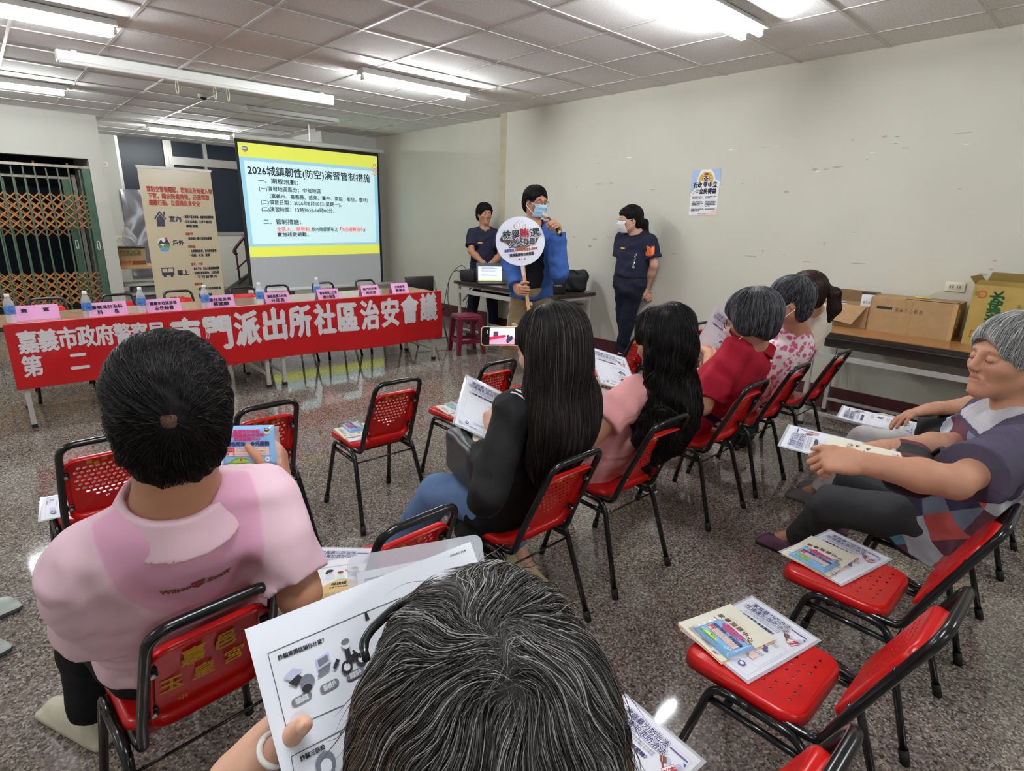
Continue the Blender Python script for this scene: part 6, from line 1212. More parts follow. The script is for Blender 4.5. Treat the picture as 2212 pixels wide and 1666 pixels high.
# ---------------------------------------------------------------- ponytail, cream top
CRT = cloth('cream_knit', (232, 224, 208), noise=.04)
P = Person('woman with dark ponytail in cream long sleeved top by the right wall', None, SK2, .97)
hd = Head(ony(1738, 632, 1.42), .55, 0, 0, 1.08)
P.pose((3.88, 1.54, .495), ony(1765, 676, 1.43), .0, hd, (3.9, 1.9, .6), (3.7, 1.88, .6), (3.95, 2.05, .09), (3.75, 2.02, .09), sw=.17)
P.skin_mesh({-1: dict(d=(.2, 1, 0), n=(0, 0, -1)), 1: dict(d=(-.2, 1, 0), n=(0, 0, -1))}); P.eyes()
P.shirt('long_sleeved_top', CRT, e=.013, long_=.95, loose=.014, hem=-.15, hemr=.17, chest=.15, waist=.148, neckr=.066, wr_=.009, seed=5.)
P.trousers(cloth('grey_trouser', (120, 116, 112), noise=.08)); P.shoes(mat('grey_shoe', (96, 92, 92), rough=.6), L=.24)
def pony(h, tail, L_=.2, rad=.036, tight=1.0):
    F = hair_cap(h, tight, -.06); a = h.p(*tail); fb = nrm(V3(h.f[0], h.f[1], 0)); F.u(cap(h.p(0, -.085, tail[2]*.8), a, .03, .018), k=.03)
    b = a-fb*.045+V3(0, 0, -.03); F.u(cap(a, b, .02, rad), cap(b, b-fb*.015+V3(0, 0, -L_*.55), rad, rad*1.05), cap(b-fb*.015+V3(0, 0, -L_*.55), b+V3(0, 0, -L_), rad*1.05, rad*.3), k=.015); return F
H = pony(hd, (0, -.115, .03), .17, .036); P.hair(H, HBR, 4500, .09, .0009, crown=(0, .09, .09), grav=.7, lift=(0, .003), grey=.1, jit=.06)
MB().tube([hd.p(.02*math.cos(t), -.118, .03+.02*math.sin(t)) for t in np.linspace(0, 2*PI, 14)], .007, n=6, closed=True).build('hair_tie', mat('tie_grey', (170, 176, 178), rough=.5), P.t)
# ---------------------------------------------------------------- old woman in patchwork tee
def mat_patch():
    m = mat('patchwork_jersey', (120, 110, 130), rough=.9, spec=.2); nt = m.node_tree; N = nt.nodes; L = nt.links; tc = N.new('ShaderNodeTexCoord'); mp = N.new('ShaderNodeMapping'); mp.inputs['Rotation'].default_value = (.5, -.4, .35); mp.inputs['Scale'].default_value = (12.5, 12.5, 11.)
    fl = N.new('ShaderNodeVectorMath'); fl.operation = 'FLOOR'; wn = N.new('ShaderNodeTexWhiteNoise'); cr = N.new('ShaderNodeValToRGB'); e = cr.color_ramp; e.interpolation = 'CONSTANT'
    cols = [(0, (64, 60, 86)), (.2, (196, 92, 88)), (.36, (104, 64, 76)), (.52, (120, 130, 150)), (.68, (40, 44, 72)), (.8, (188, 190, 200)), (.9, (96, 150, 170))]
    e.elements[0].color = (*lin(cols[0][1]), 1); e.elements[1].position = cols[1][0]; e.elements[1].color = (*lin(cols[1][1]), 1)
    for p, c in cols[2:]: x = e.elements.new(p); x.color = (*lin(c), 1)
    L.new(tc.outputs['Object'], mp.inputs[0]); L.new(mp.outputs[0], fl.inputs[0]); L.new(fl.outputs[0], wn.inputs['Vector']); L.new(wn.outputs['Value'], cr.inputs[0]); L.new(cr.outputs[0], N['Principled BSDF'].inputs['Base Color']); return m
SLT = cloth('slate_jersey', (76, 70, 88), noise=.06); YOK = cloth('pale_yoke', (190, 188, 192), noise=.1, nscale=120); DGT = cloth('dark_grey_trouser', (58, 58, 60), noise=.12)
P = Person('old woman with short silver hair in patchwork tee, eyes closed, papers on lap', None, SK4, 1.0)
hd = Head(ond(2183, 778, 1.92), .80, .02, -.03, 1.14)
P.ft = {-1: onz(1665, 1190, 0)-onz(1725, 1215, 0), 1: (-.4, 1, 0)}
P.pose((2.50, .33, .49), ond(2222, 900, 1.93), .35, hd, ond(1880, 975, 1.80), ond(1858, 1000, 1.62), onz(1810, 1120, .08), onz(1722, 1165, .09), kneeL=onz(1800, 1092, .44), kneeR=onz(1850, 1030, .46), sw=.17, elL=ond(2062, 1042, 1.60), elR=ond(2080, 960, 2.05))
P.skin_mesh({-1: dict(d=-R_*.9+U_*.05+F_*.3, n=F_*.75+U_*-.5, curls=(.9, .95, 1., 1.05), thumb=.25, tdir=-R_*.9+U_*.3+F_*.2), 1: dict(d=-R_*.85+F_*.1-U_*.2, n=-U_*.9-F_*.3, curls=(.35,)*4, thumb=.2)}, thick=1.12, nr=.058, fat=.006, hres=.0036)
P.brows(mat('brow_grey', (120, 108, 100), rough=.8), w_=.003)
mb = MB()
for sd in (-1, 1): mb.tube([hd.p(sd*(.032+x), .0915-abs(x)*.25, .0-.0035*(1-(x/.014)**2)) for x in (-.014, -.009, -.004, 0, .004, .009, .014)], .0011, n=5)
mb.build('eyelashes', mat('lash_brown', (84, 56, 48), rough=.7), P.t)
def old_mi(v, f):
    c = v[f].mean(1)-P.neck; x, y, z = c@P.r, c@P.f, c@P.up; sl = (np.abs(x) > .165) & (z > -.24); yk = (z > -.1) & ~sl & (y > -.02) & (np.abs(x) < .11); sh = (z > -.115) & ~yk; return np.where(yk, 2, np.where(sl | sh, 1, 0))
P.shirt('tee_shirt', [mat_patch(), SLT, YOK], e=.014, sleeve=.8, loose=.03, hem=-.12, hemr=.178, chest=.158, waist=.162, neckr=.07, wr_=.010, seed=6., mi=old_mi, h=.0045)
P.trousers(DGT, r=(.095, .07, .06), wr_=.007); P.shoes(mat('plum_shoe', (98, 56, 82), rough=.55, noise=.2, nscale=40), mat('sole_dark', (40, 36, 38), rough=.7), L=.235)
H = hair_cap(hd, 1.08, -.065, -.012, side=-.03); H.off(wrinkle(.005, hd.f*60+hd.u*40, hd.u*70, .3)); P.hair(H, HG2, 9000, .07, .0008, crown=(0, -.05, .118), grav=.75, lift=(0, .012), grey=.5, jit=.2, steps=9, h=.005)
for (o, lb) in ((ond(1808, 968, 1.78), 'laminated flyer held flat over the lap of the old woman'),): flyer(lb, frame(o, nrm(R_*.95-F_*.25+U_*.02)*-1, V3(.1, 1, -.05)*-1)) if 0 else flyer(lb, frame(o, (.95, .25, .02), (-.25, .95, .05)))
dup(B0, M=frame(ond(1868, 985, 1.70), (.9, .4, .1), (-.4, .9, .1)), label='peach backed booklet under the fingers of the old woman')
ob = thing('black_bag', 'black bag with maroon stripes on the lap of the old woman', 'bag', M=frame(ond(1962, 1012, 1.80), (.95, .3, 0), (0, 0, 1))); v, f = Field().u(bx((0, 0, 0), (.24, .13, .14), .05), k=.02).off(wrinkle(.006, (30, 20, 10), (10, 20, 30))).mesh(.007, 1); c = v[f].mean(1); np_mesh('body', v, f, [MATS['bag_black'], cloth('maroon_stripe', (96, 50, 58))], ob, mi=(np.abs(np.sin(c[:, 0]*26)) > .93).astype(int)); MB().tube(fillet([(-.1, .0, .05), (0, .1, .08), (.1, .0, .05)], .05), .008, n=6).build('handle', SLP, ob)
# ---------------------------------------------------------------- neighbour at the frame edge
P = Person('person in white trousers at right frame edge holding a black bag on lap', None, SK4, .97)
hd = Head((3.46, .10, 1.12), .3, -.1, 0, 1.08)
P.pose((3.36, .36, .49), (3.46, .14, .96), .15, hd, ond(2070, 893, 2.45), ond(2010, 885, 2.40), (3.45, .95, .09), (3.28, .95, .09), kneeL=onz(1868, 955, .47), kneeR=(3.47, .78, .47), elL=ond(2145, 872, 2.5), elR=ond(2150, 905, 2.75))
P.skin_mesh({-1: dict(d=-R_*.95-U_*.2, n=-U_*.9, curls=(.3,)*4), 1: dict(d=-R_*.8-U_*.5, n=-U_*.8-F_*.3, curls=(.6,)*4)}); P.shirt('shirt', cloth('grey_shirt', (150, 148, 150)), e=.012, sleeve=.8, hem=-.14, seed=7.); P.trousers(cloth('white_linen', (204, 200, 198), noise=.05), r=(.095, .072, .062), wr_=.009, seed=2.); P.shoes(mat('grey_shoe', (96, 92, 92), rough=.6), L=.24)
P.hair(hair_cap(hd, 1.05), HG1, 2500, .05, .001, grey=.4)
nb = thing('black_bag', 'slack black cloth bag on white trousered lap at the right edge', 'bag', M=frame(ond(2030, 925, 2.42), (.95, .2, .1), (-.1, .2, 1))); v, f = Field().u(bx((0, 0, 0), (.28, .09, .16), .035), k=.02).off(wrinkle(.008, (40, 20, 10), (10, 20, 40))).mesh(.008, 1); np_mesh('body', v, f, MATS['bag_black'], nb); MB().tube(fillet([(.05, .04, .03), (.09, .07, .06), (.13, .02, .04)], .03), .006, n=6).build('handle', SLP, nb)
flyer('laminated flyer resting on white trousers at the right frame edge', frame(ond(1895, 908, 2.62), (.97, .2, .0), (-.2, .97, .06)))
# ---------------------------------------------------------------- nearest head with streaked hair
P = Person('person with grey streaked brown hair nearest the camera, holding up a handout', None, SK2, 1.0)
hd = Head(ond(1048, 1555, .57), -.50, -.16, .04, 1.06)
dT, nT, tT = nrm(R_*.62+U_*.76), nrm(R_*.76-U_*.62), nrm(R_*.64+U_*.72-F_*.42); tl, tr, bl = ond(527, 1361, .55), ond(1014, 1171, .755), ond(646, 1850, .50); pn = nrm(np.cross(tr-tl, bl-tl)); rq = ray(620, 1606); wl = CC+rq*(np.dot(tl-CC, pn)/np.dot(rq, pn)-.016)-1.05*(.026*dT-.030*F_+.004*nT+.093*tT); nk = hd.p(0, -.06, -.15)
P.pose((.16, .27, .47), nk, -.2, hd, V3(.42, .62, .74), wl, (.3, .82, .09), (.05, .82, .09), kneeL=(.04, .70, .45), kneeR=(.3, .70, .45), sw=.165, elL=wl-dT*.2+F_*.05-U_*.1, elR=V3(.46, .40, .66))
ls = dict(d=nrm(dT+F_*.45), n=nT, curls=(-.12, -.05, .1, .2), spread=.0, thumb=.04, tdir=tT)
P.skin_mesh({-1: ls, 1: dict(d=(-.3, .9, .1), n=(0, 0, -1), curls=(.4,)*4)}, hk=1.05)
tip, td = ls['tips'][0]; nl = MB(); nx = nrm(np.cross(td, F_)); nn = nrm(np.cross(nx, td)); nn = nn if nn@F_ < 0 else -nn
nl.grid(lambda a, b: tip-td*.010+td*.018*b+nx*(a-.5)*.0125*math.cos((b-.35)*1.5)+nn*(.0082-((a-.5)*2)**2*.0028-max(0, b-.6)*.003), 8, 8, SK2[2]); nl.build('thumb_nail', SK2[2], P.t)
c = ls['tips'][0][0]-ls['tips'][0][1]*.055; ax = ls['tips'][0][1]; e1 = nrm(np.cross(ax, F_)); e2 = np.cross(ax, e1); MB().tube([c+.0148*1.0*(math.cos(t)*e1+math.sin(t)*e2) for t in np.linspace(0, 2*PI, 24)], .003, n=8, closed=True).build('ring', mat('ring_white', (232, 230, 226), rough=.2), P.t)
P.shirt('shirt', cloth('dark_shirt', (60, 58, 62)), e=.012, sleeve=.8, hem=-.12, seed=8.); P.trousers(PTB); P.shoes(mat('grey_shoe', (96, 92, 92), rough=.6), L=.24)
H = hair_cap(hd, 1.12, -.08, .02, side=-.07); H.u(hd.el((0, -.05, .0), (.098, .09, .10)), k=.04)
for s_ in (-1, 1): H.u(cap(hd.p(s_*.075, -.01, .02), hd.p(s_*.088, -.03, -.10), .036, .042), k=.04)
H.u(cap(hd.p(0, -.085, 0), hd.p(0, -.09, -.12), .06, .06), k=.05); H.off(wrinkle(.004, hd.r*80+hd.f*50, hd.u*60, 1.))
C0 = hd.p(.0, -.078, .092); PT = hd.p(-.03, .05, .13)
def fgflow(P_, t):
    q = P_-C0; nq = q/np.maximum(np.linalg.norm(q, axis=1, keepdims=True), .015); L = hd.loc(P_); side = np.where(L[:, 0] > -.02-.3*np.clip(L[:, 1], 0, 1), 1., -1.)[:, None]; fr = np.clip((L[:, 1]+.02)/.05, 0, 1)[:, None]
    w2 = np.clip(np.linalg.norm(q, axis=1, keepdims=True)/.1, .0, 2.2); nz_ = np.stack([np.sin(P_[:, 1]*90+P_[:, 2]*40), np.sin(P_[:, 2]*80+P_[:, 0]*60), np.sin(P_[:, 0]*85-P_[:, 1]*50)], 1)*.34; return nz_+nq*(1-.5*fr)+hd.r*side*fr*.9-hd.u*.9*w2+np.cross(nq, hd.u)*.25
P.hair(H, HST, 17000, .13, .00042, flow=fgflow, lift=(-.001, .010), grey=.26, steps=13, jit=.09, fly=.06, h=.0045, dense=((0, -.078, .092), .022, 2600))
HBR2 = mat('hair_brown_ends', (74, 54, 42), rgb2=(132, 104, 82), rough=.45, spec=.35, attr=True); P.hair(H, HBR2, 3500, .10, .00042, flow=fgflow, lift=(.002, .011), grey=.4, steps=11, jit=.12, fly=.1, base=False, name='brown_side_hair', region=lambda L: ((L[:, 0] < -.055) & (L[:, 2] < .09)) | ((L[:, 1] > .06) & (L[:, 2] > .03)) | ((L[:, 0] > .085) & (L[:, 2] < .05)))
GB = mat('frame_black', (18, 18, 20), rough=.2); mb = MB().tube(fillet([ond(792, 1425, .50), ond(783, 1392, .515), ond(800, 1362, .53), ond(850, 1315, .56), ond(905, 1280, .60), ond(960, 1262, .66)], .02), [.0035]*2+[.0045]*(len(fillet([0*U_, U_, R_, F_, U_, R_], .02))-3)+[.003], GB, n=8); MB_ = mb.build('glasses', GB, P.t)
# handout sheet: two slides to a page
tl, tr, bl = ond(527, 1361, .55), ond(1014, 1171, .755), ond(646, 1850, .50); ex = tr-tl; PWD = np.linalg.norm(ex); ey = tl-bl; ey = ey-nrm(ex)*np.dot(ey, nrm(ex)); PHT = np.linalg.norm(ey); M = frame(tl-nrm(ey)*PHT, ex, ey); Mi = np.array(M.inverted())
hs = thing('paper_handout', 'white handout of scam warning slides held by the nearest person', 'paper', M=M); fn = lambda u, v, l: (u, v, l+.0035*math.cos(u/PWD*PI*2)*0+.004*abs(u/PWD-.52)); p = sheet('sheet', hs, PWD, PHT, PAPER, fn, nx=10, ny=10); A = Art(fn)
def hp(px, py):
    n = np.array(M.to_3x3())[:, 2]; d = ray(px, py); q = CC+d*(np.dot(tl-CC, n)/np.dot(d, n)); z = Mi@np.append(q, 1); return np.array(z[:2])
GLN = mat('print_line', (70, 72, 80), rough=.5)
def pl(*pts, t=.0007):
    for a, b in zip(pts[:-1], pts[1:]): A.line(hp(*a), hp(*b), t, GLN)
pl((865, 1292), (785, 1324), (577, 1413), (618, 1578), (740, 1524)); pl((740, 1576), (627, 1635), (636, 1690))
def htext(s, a, b, m=INK2, bold=.03): q, w_ = hp(*a), hp(*b); d = w_-q; A.text(s, q[0], q[1], np.linalg.norm(d)/len(s)*.92, m, w=np.linalg.norm(d), bold=bold, rot=math.atan2(d[1], d[0]))
htext('詐騙集團能騙你什麼？', (600, 1428), (700, 1388)); htext('詐騙三部曲', (648, 1646), (700, 1618)); htext('2026/7/14', (971, 1204), (1004, 1192))
q = hp(790, 1332); A.poly([q+[-.002, -.004], q+[.003, -.004], q+[.002, .004], q+[-.001, .004]], INK2)
def pill(px, py, txt, L_=.013, hgt=.0075): c = hp(px, py); A.ell(c[0]-L_/2, c[1], hgt/2, hgt/2, GRYI); A.ell(c[0]+L_/2, c[1], hgt/2, hgt/2, GRYI); A.rect(c[0]-L_/2, c[1]-hgt/2, L_, hgt, GRYI); A.text(txt, c[0], c[1]-hgt*.33, hgt*.66, WHT, w=L_, align='c', bold=.05)
pill(650, 1511, '騙錢'); pill(710, 1482, '騙帳戶'); pill(766, 1456, '騙當車手')
def ic(px, py, ops, S=.62):
    c = hp(px, py)
    for o in ops:
        if o[0] == 'e': A.ell(c[0]+o[1]*S, c[1]+o[2]*S, o[3]*S, o[4]*S, o[5])
        elif o[0] == 'p': A.poly([c+np.array(q_)*S for q_ in o[1]], o[2])
        else: A.line(c+np.array(o[1])*S, c+np.array(o[2])*S, o[3]*S, o[4])
ic(641, 1464, (('p', [(-.022, .008), (-.004, .016), (.010, .008), (-.008, -.003)], LAV), ('p', [(-.016, -.002), (.001, .004), (.008, -.004), (-.006, -.012)], INK2), ('e', .012, -.012, .012, .011, GRYI), ('e', .009, -.021, .008, .006, INK2)), .62)
ic(697, 1444, (('p', [(-.010, .001), (.014, .004), (.014, .020), (-.010, .017)], LAV), ('p', [(-.007, .004), (.011, .007), (.011, .017), (-.007, .015)], GRYI), ('p', [(-.014, -.009), (.008, -.006), (.012, .0), (-.009, -.002)], GRYI), ('p', [(.014, -.006), (.024, .005), (.029, .0), (.018, -.01)], INK2)))
ic(757, 1422, (('e', -.012, -.010, .010, .010, INK2), ('e', -.012, -.010, .006, .006, PAPER), ('e', .016, -.008, .010, .010, INK2), ('e', .016, -.008, .006, .006, PAPER), ('p', [(-.012, -.006), (.012, -.004), (.010, .006), (-.009, .003)], INK2), ('p', [(-.009, .003), (.0, .004), (.001, .018), (-.008, .018)], INK2), ('e', -.003, .025, .008, .0085, PAPER), ('e', -.003, .028, .0078, .005, GRYI), ('l', (.005, .010), (.016, -.006), .004, INK2)))
ic(700, 1650, (('e', 0, 0, .014, .015, GRYI), ('e', 0, -.003, .008, .009, PAPER), ('p', [(-.02, -.034), (.017, -.034), (.009, -.014), (-.011, -.014)], INK2)), .7)
A.build('print', p)
tl2, tr2 = ond(795, 1215, .80), ond(1062, 1166, .90); ex = tr2-tl2; W2 = np.linalg.norm(ex)+.012; M = frame(tl2-nrm(U_+F_*.25)*.2, ex, U_+F_*.25); ls_ = thing('laminated_sheet', 'laminated sheet with large violet letters behind the white handout', 'flyer', M=M); fn = lambda u, v, l: (u, v, l); mb = MB().prism(rrect(W2, .212, .014, cx=W2/2, cy=.104), .0008); mb.build('plastic_cover', LAM, ls_); fn = lambda u, v, l: (u+.012, v+.002, l+.0012); p = sheet('paper', ls_, W2-.03, .185, PAPER, fn); A = Art(fn)
A.text('家庭暴力', .022, .125, .034, WHT, bold=.15, em=.007, emm=PUR); A.text('家庭暴力', .022, .125, .034, PUR, bold=.03); A.poly([(W2-.065, .16), (W2-.055, .176), (W2-.036, .176), (W2-.036, .168)], PUR); A.rect(W2-.09, .16, .012, .012, PUR); A.frame(.01, .01, W2-.05, .165, .0012, LAV); A.build('print', p)
# ---------------------------------------------------------------- white sneakers at the left edge
for i, (a, b, lb) in enumerate((((38, 1297), (-40, 1330), 'white knitted sneaker upper one at the left frame edge'), ((12, 1385), (-60, 1425), 'white knitted sneaker lower one cut by the left frame edge'))):
    q = onz(*a, .03); g = onz(*b, .03); d = nrm(V3(q[0]-g[0], q[1]-g[1], 0)); t_ = thing('sneaker', lb, 'shoe', M=frame((q[0]-d[0]*.27, q[1]-d[1]*.27, 0), d, np.cross((0, 0, 1), d)))
    F = Field().u(bx((.14, 0, .016), (.27, .086, .032), .015), k=.01).u(cap((.045, 0, .055), (.15, 0, .05), .036, .036), cap((.15, 0, .05), (.235, 0, .035), .036, .028), cap((.04, 0, .06), (.04, 0, .09), .034, .032), k=.02).cut((0, 0, .001), (0, 0, -1)).sub(cap((.045, 0, .10), (.045, 0, .13), .028), k=.006); v, f = F.mesh(.0042, 1); c = v[f].mean(1); u_ = c[:, 2] > .022
    np_mesh('upper', v, f[u_], mat('white_knit', (206, 212, 206), rough=.8, bump=.3, bscale=220), t_); np_mesh('sole', v, f[~u_], mat('sole_grey', (70, 74, 78), rough=.7), t_)
# ---------------------------------------------------------------- speaker with mask, sign and microphone
BJK = cloth('blue_jacket', (58, 92, 158), noise=.1); BTE = cloth('black_tee', (24, 26, 32), noise=.1); KH2 = cloth('khaki_chino', (158, 140, 112), noise=.08)
P = Person('standing man in open blue jacket and blue mask, holding round sign and microphone', None, SK1, 1.08)
MX, MY = 3.78, 4.02; toC = nrm(V3(-MX, -MY, 0)); yawC = math.atan2(-toC[0], toC[1])
hd = Head(ond(1157, 437, 5.25), yawC+.62, -.08, .04, 1.12)
nR = nrm(R_*.9+F_*.3); dR = nrm(-F_*.85+R_*.25-U_*.2); wr = ond(1129, 628, 5.0)-nR*.032-dR*.06; nL = nrm(-R_*.78-U_*.6); dL = nrm(-F_*.9-R_*.2); wl = ond(1196, 490, 4.94)-nL*.030-dL*.06
P.ft = {1: toC, -1: toC+V3(.3, -.2, 0)}
nk = ond(1152, 491, 5.3); P.pose((nk[0]+.02, nk[1]+.02, .97), nk, yawC+.18, hd, wr, wl, onz(1098, 795, .0)+V3(0, 0, .1), onz(1170, 800, 0)+V3(0, 0, .1), kneeR=None, sw=.17, elR=ond(1102, 560, 5.28), elL=ond(1208, 590, 5.12))
P.skin_mesh({1: dict(d=dR, n=nR, curls=(1., 1.05, 1.1, 1.1), thumb=.5), -1: dict(d=dL, n=nL, curls=(.95, 1., 1.05, 1.1), thumb=.4)}, hk=1.08, nr=.056)
P.eyes(); P.brows(BROWM); P.mask(mat('mask_blue', (168, 202, 226), rough=.75)); P.glasses(mat('frame_dark_brown', (60, 40, 38), rough=.3))
P.shirt('black_tee', BTE, e=.008, sleeve=.5, hem=-.05, hemr=.155, chest=.15, waist=.145, neckr=.068, wr_=.006, seed=9.)
n1 = P.neck+P.f*.12; bk = [(cap(P.neck+P.f*.17+P.up*.12, P.hip+P.f*.2-P.up*.25, .085*P.k, .10*P.k),)]
P.shirt('jacket', BJK, e=.024, long_=.88, loose=.014, hem=-.16, hemr=.172, chest=.152, waist=.15, neckr=.085, wr_=.010, seed=10., cuts=[(bk[0], .012)])
P.trousers(KH2, r=(.09, .066, .058), wr_=.006); P.shoes(mat('dark_shoe', (38, 36, 36), rough=.5), L=.27)
H = hair_cap(hd, 1.04, -.06, -.008); H.off(wrinkle(.004, hd.r*120+hd.f*70, hd.u*110, .3)); P.hair(H, HB1, 4500, .05, .001, crown=(.01, -.04, .118), grav=.5, lift=(0, .008), grey=.04, jit=.2, swirl=.3, h=.006)
sg = thing('round_sign', 'round white placard about reporting vote buying on a wooden stick', 'sign', M=frame(ond(1124, 521, 4.96), R_*.995+U_*.035+F_*.06, U_)); SR = .214
MB().prism([(SR*math.cos(t), SR*math.sin(t)) for t in np.linspace(0, 2*PI, 64, endpoint=False)], .006, fn=lambda x, y, z: (x, y, z-.006)).build('board', mat('sign_white', (222, 224, 238), rough=.4), sg)
MB().box((.03, -.36, -.014), (.03, .62, .012), R=np.array([[math.cos(.1), -math.sin(.1), 0], [math.sin(.1), math.cos(.1), 0], [0, 0, 1]])).build('stick', mat('pale_wood', (206, 160, 98), rough=.6, noise=.15, nscale=10), sg)
MB().box((.012, -.25, -.0075), (.027, .10, .002), R=np.array([[math.cos(.1), -math.sin(.1), 0], [math.sin(.1), math.cos(.1), 0], [0, 0, 1]])).build('stick_label', mat('label_grey', (206, 190, 186), rough=.5), sg)
A = Art(lambda u, v, l: (u, v, l), base=.0005, step=.0002); GLD2 = mat('emblem_gold', (190, 160, 90), rough=.5); SGY = mat('emblem_grey', (130, 134, 144), rough=.5); VIO = mat('print_violet_light', (116, 100, 170), rough=.5); SW = mat('sign_letter_white', (226, 228, 238), rough=.5)
for sgn in (-1, 1): A.poly([(sgn*(.006+.05*math.cos(t)), .135-.05*math.sin(t)*1.0) for t in np.linspace(-.3, 1.5, 10)]+[(sgn*(.006+.041*math.cos(t)), .135-.041*math.sin(t)) for t in np.linspace(1.5, -.3, 10)], GLD2)
for rr, m_ in ((1., SGY), (.86, SW)):
    for k_ in range(5): a = PI/2+k_*2*PI/5; A.ell(.022*math.cos(a), .143+.022*math.sin(a), .0165*rr, .0165*rr, m_, 14)
A.ell(0, .143, .022, .022, SW); A.line((0, .128), (0, .156), .003, GLD2); A.line((-.014, .15), (.014, .15), .002, GLD2); A.line((-.008, .129), (.008, .129), .003, GLD2)
A.poly([(-.115, .0), (-.15, -.005), (-.05, -.062), (.03, -.07), (.13, -.02), (.165, .03)], mat('sign_shadow', (120, 86, 76), rough=.5)); A.poly([(-.18, .012), (-.155, .06), (.15, .095), (.18, .06), (.175, .035), (-.16, -.008)], INK2); A.poly([(-.12, -.005), (-.10, -.06), (.13, -.035), (.155, .02)], INK2)
A.text('檢舉', -.155, .018, .068, SW, w=.15, bold=.12, rot=.06, sk=.1); A.text('檢舉', -.155, .018, .068, INK2, w=.15, bold=.025, rot=.06, sk=.1); A.text('賄', .0, .03, .072, SW, bold=.1, w=.08, rot=.06); A.text('賄', .0, .03, .072, RDI, bold=.05, w=.078, rot=.06); A.text('選', .085, .034, .068, SW, w=.08, bold=.12, rot=.06, sk=.1); A.text('選', .085, .034, .068, INK2, w=.08, bold=.025, rot=.06, sk=.1); A.text('人人有責', -.10, -.045, .055, SW, w=.23, bold=.12, rot=.07, sk=.08); A.text('人人有責', -.10, -.045, .055, INK2, w=.23, bold=.025, rot=.07, sk=.08)
A.text('檢舉電話', -.14, -.098, .024, VIO, w=.085, bold=.05, rot=.08); A.text('0800-024-099', -.045, -.091, .024, ORNG, w=.19, bold=.08, rot=.08); A.text('臺灣嘉義地方檢察署', -.095, -.137, .024, NAVY, w=.21, bold=.06, rot=.08); A.text('廉', -.022, -.165, .014, RDI, bold=.05); A.text('心', .0, -.165, .012, GRYI); A.text('忠', .026, -.163, .014, RDI, bold=.05); A.build('print', sg)
mk = thing('microphone', 'black handheld microphone with clear covered head and yellow band at the mask', 'microphone', M=frame(ond(1196, 488, 4.93), R_*.25+U_*.2-F_*.9, np.cross(nrm(R_*.62-U_*.78), R_*.25+U_*.2-F_*.9))); z0 = frame((0, 0, 0), (1, 0, 0), (0, 1, 0))
mk.matrix_world = frame(ond(1196, 487, 4.94), F_, np.cross(nrm(-R_*.6+U_*.78+F_*.1), F_), nrm(-R_*.6+U_*.78+F_*.1)); MB().lathe([(0, -.115), (.011, -.115), (.013, -.08), (.0175, .075), (.0175, .085), (0, .085)]).build('handle', DK, mk); MB().lathe([(.0135, -.09), (.0155, -.088), (.0165, -.075), (.0145, -.072)]).build('yellow_band', mat('band_yellow', (226, 206, 50), rough=.4), mk); MB().lathe([(.016, .083), (.024, .095), (.026, .115), (.022, .135), (.012, .146), (0, .149)]).build('grille', mat('mic_silver', (196, 196, 194), rough=.3, metal=.6, bump=.4, bscale=300), mk)
# ---------------------------------------------------------------- officers
UNI = cloth('navy_uniform', (34, 36, 56), noise=.12, nscale=10); UNT = cloth('navy_uniform_trouser', (32, 36, 52), noise=.12); YTAG = mat('name_tape_yellow', (214, 170, 40), rough=.5); BELT = mat('belt_black', (24, 24, 28), rough=.4); SHB = mat('black_shoe', (20, 20, 22), rough=.35)
def officer(P, seed, tapes=True):
    P.shirt('uniform_shirt', UNI, e=.012, sleeve=.72, loose=.022, hem=-.02, hemr=.155, chest=.148, waist=.14, neckr=.066, wr_=.008, seed=seed, tuck=.045); P.trousers(UNT, r=(.094, .07, .064), wr_=.008, seed=seed, flare=1.05); P.shoes(SHB, L=.25)
    G = Field().u(fcap(P.neck-P.up*.02+P.f*.0, P.neck+P.up*.035+P.f*.012, .078, .063), k=.01).sub(cap(P.neck-P.up*.1, P.neck+P.up*.2+P.f*.03, .054), k=.006).sub(cap(P.neck+P.f*.12-P.up*.1, P.neck+P.f*.10+P.up*.1, .045), k=.006); P.garment('collar', G, UNI, .005)
    G = Field().u(fcap(P.hip+P.up*.028*P.k, P.hip+P.up*.066*P.k, .170*P.k, .168*P.k, P.f, .76), k=.01); P.garment('belt', G, BELT, .006)
    A = Art(drape(P.fld['uniform_shirt'], P.neck-P.up*.15+P.f*.3, -P.r, P.up, -P.f), base=.001); A.rect(-.105-.025*0, .0, .062, .014, YTAG)
    for a_, b_ in (((-.115, -.022), (-.035, -.022)), ((-.115, -.022), (-.11, -.075)), ((.035, -.022), (.115, -.022))): A.line(a_, b_, .003, BELT)
    A.build('name_tape', P.t)
P = Person('officer in navy uniform standing with clasped hands behind the laptop table', None, SK3, 1.0); OX, OY = 4.86, 6.22; toC = nrm(V3(-OX, -OY, 0)); yawC = math.atan2(-toC[0], toC[1])
hd = Head(ond(1047, 463, 7.50), yawC+.35, -.02, .0, 1.10)
P.ft = {1: toC-V3(.2, 0, 0), -1: toC+V3(.2, -.1, 0)}
nk = ond(1047, 499, 7.55); OX, OY = nk[0], nk[1]; P.pose((OX+.01, OY+.02, .92), nk, yawC+.12, hd, ond(1046, 571, 7.36), ond(1058, 573, 7.34), (OX-.14, OY+.12, .09), (OX+.12, OY-.06, .09), sw=.17, elR=ond(1018, 543, 7.45), elL=ond(1082, 550, 7.5))
P.skin_mesh({1: dict(d=R_*.5-U_*.8, n=-F_*-1., curls=(.4,)*4), -1: dict(d=-R_*.5-U_*.8, n=F_, curls=(.4,)*4)}); P.eyes(); P.brows(BROWM); officer(P, 11.)
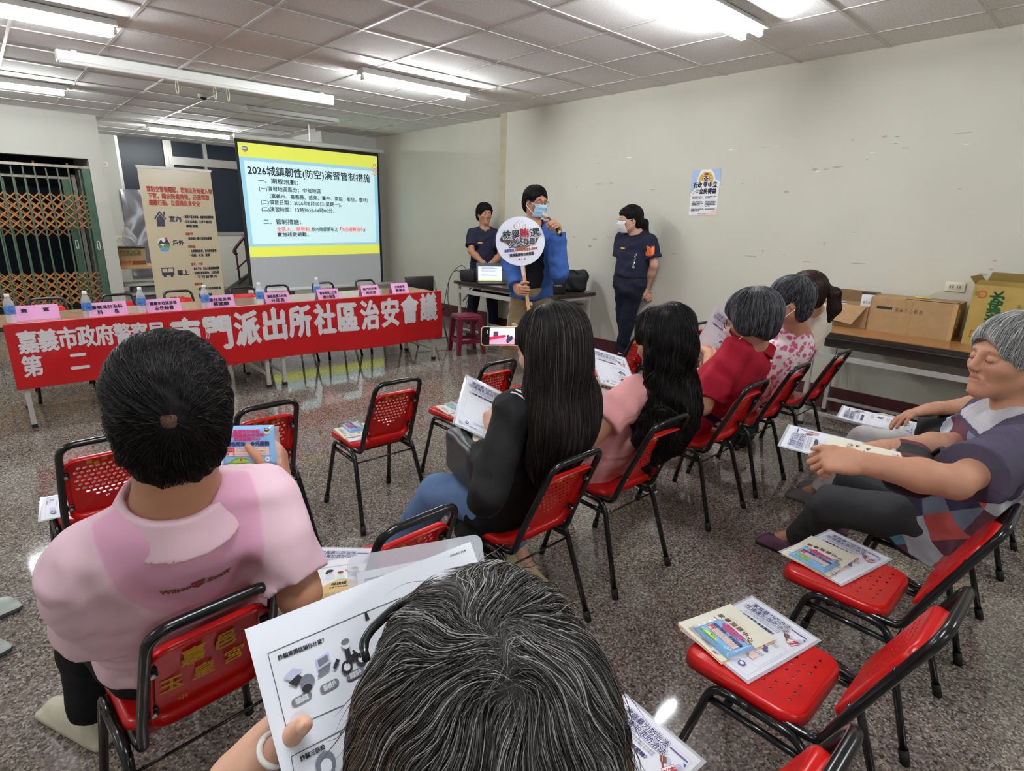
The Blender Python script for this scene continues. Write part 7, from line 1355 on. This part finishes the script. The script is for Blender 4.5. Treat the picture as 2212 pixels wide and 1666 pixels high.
MB().tube([P.wr[1]-nrm(P.wr[1]-P.el[1])*.01+.034*(math.cos(t)*F_+math.sin(t)*nrm(np.cross(P.wr[1]-P.el[1], F_))) for t in np.linspace(0, 2*PI, 20)], .008, n=6, closed=True).build('wristwatch', mat('watch_silver', (200, 200, 204), rough=.25, metal=.6), P.t)
H = hair_cap(hd, 1.06, -.05, -.002); H.off(wrinkle(.006, hd.r*110+hd.f*60, hd.u*100, .7)); P.hair(H, HB1, 3500, .05, .0011, crown=(0, -.03, .118), grav=.4, lift=(0, .009), jit=.25, h=.007)
P = Person('woman officer in navy uniform and white mask with ponytail standing against the right wall', None, SK2, 1.0); OX, OY = 4.98, 3.70; toC = nrm(V3(-OX, -OY, 0)); yawC = math.atan2(-toC[0], toC[1])
hd = Head(ond(1361, 475, 5.78), yawC-1.12, -.05, 0, 1.10)
P.ft = {1: (-1, .1, 0), -1: (-1, -.4, 0)}
nk = ond(1376, 508, 5.85); P.pose((nk[0]-.03, nk[1]+.02, .93), nk, yawC-.55, hd, ond(1388, 628, 6.06), ond(1396, 622, 6.0), onz(1352, 772, 0)+V3(0, 0, .09), onz(1336, 778, 0)+V3(.05, 0, .09), sw=.165, elL=ond(1413, 572, 5.78), elR=ond(1338, 570, 6.02))
P.skin_mesh({1: dict(d=R_*.6-U_*.7, n=F_, curls=(.5,)*4), -1: dict(d=-R_*.5-U_*.8, n=F_, curls=(.5,)*4)}); P.eyes(); P.mask(mat('mask_white', (232, 232, 234), rough=.7), top=-.005); P.glasses(mat('frame_clear', (196, 190, 184), rough=.2), (.025, .02)); officer(P, 12.)
A = Art(drape(P.fld['uniform_shirt'], P.sh[-1]-P.up*.12*P.k-F_*.3, R_, U_, F_), base=.001); ORP = mat('patch_orange', (226, 92, 52), rough=.5); ORL = mat('patch_light', (240, 150, 70), rough=.5); PS = [(-.042, .045), (-.03, .052), (.03, .052), (.042, .045), (.038, -.03), (.02, -.046), (0, -.052), (-.02, -.046), (-.038, -.03)]
A.poly(PS, ORP); A.poly([(x*.82, y*.82) for x, y in PS], ORL); A.poly([(x*.74, y*.74) for x, y in PS], ORP); A.poly([(-.022, .004), (-.008, .016), (0, .01), (.008, .016), (.022, .004), (.01, -.012), (0, -.02), (-.01, -.012)], GLD); A.build('shoulder_patch', P.t)
A = Art(drape(P.fld['uniform_shirt'], P.neck-P.up*.24+P.f*.3-P.r*.09, -P.r, P.up, -P.f), base=.002); CHR = mat('chain_chrome', (206, 206, 204), rough=.2, metal=.7)
for k_ in range(6): A.ell(.004*(-1)**k_, .05-.02*k_, .006, .011, CHR, 10)
A.ell(0, -.075, .014, .016, CHR, 10); A.build('key_chain', P.t)
H = pony(hd, (0, -.105, -.005), .20, .040, 1.05); H.u(hd.el((0, .058, .062), (.062, .035, .036)), k=.02)
P.hair(H, HB1, 4500, .09, .0011, crown=(0, .05, .10), grav=.9, lift=(0, .004), jit=.06, h=.006)
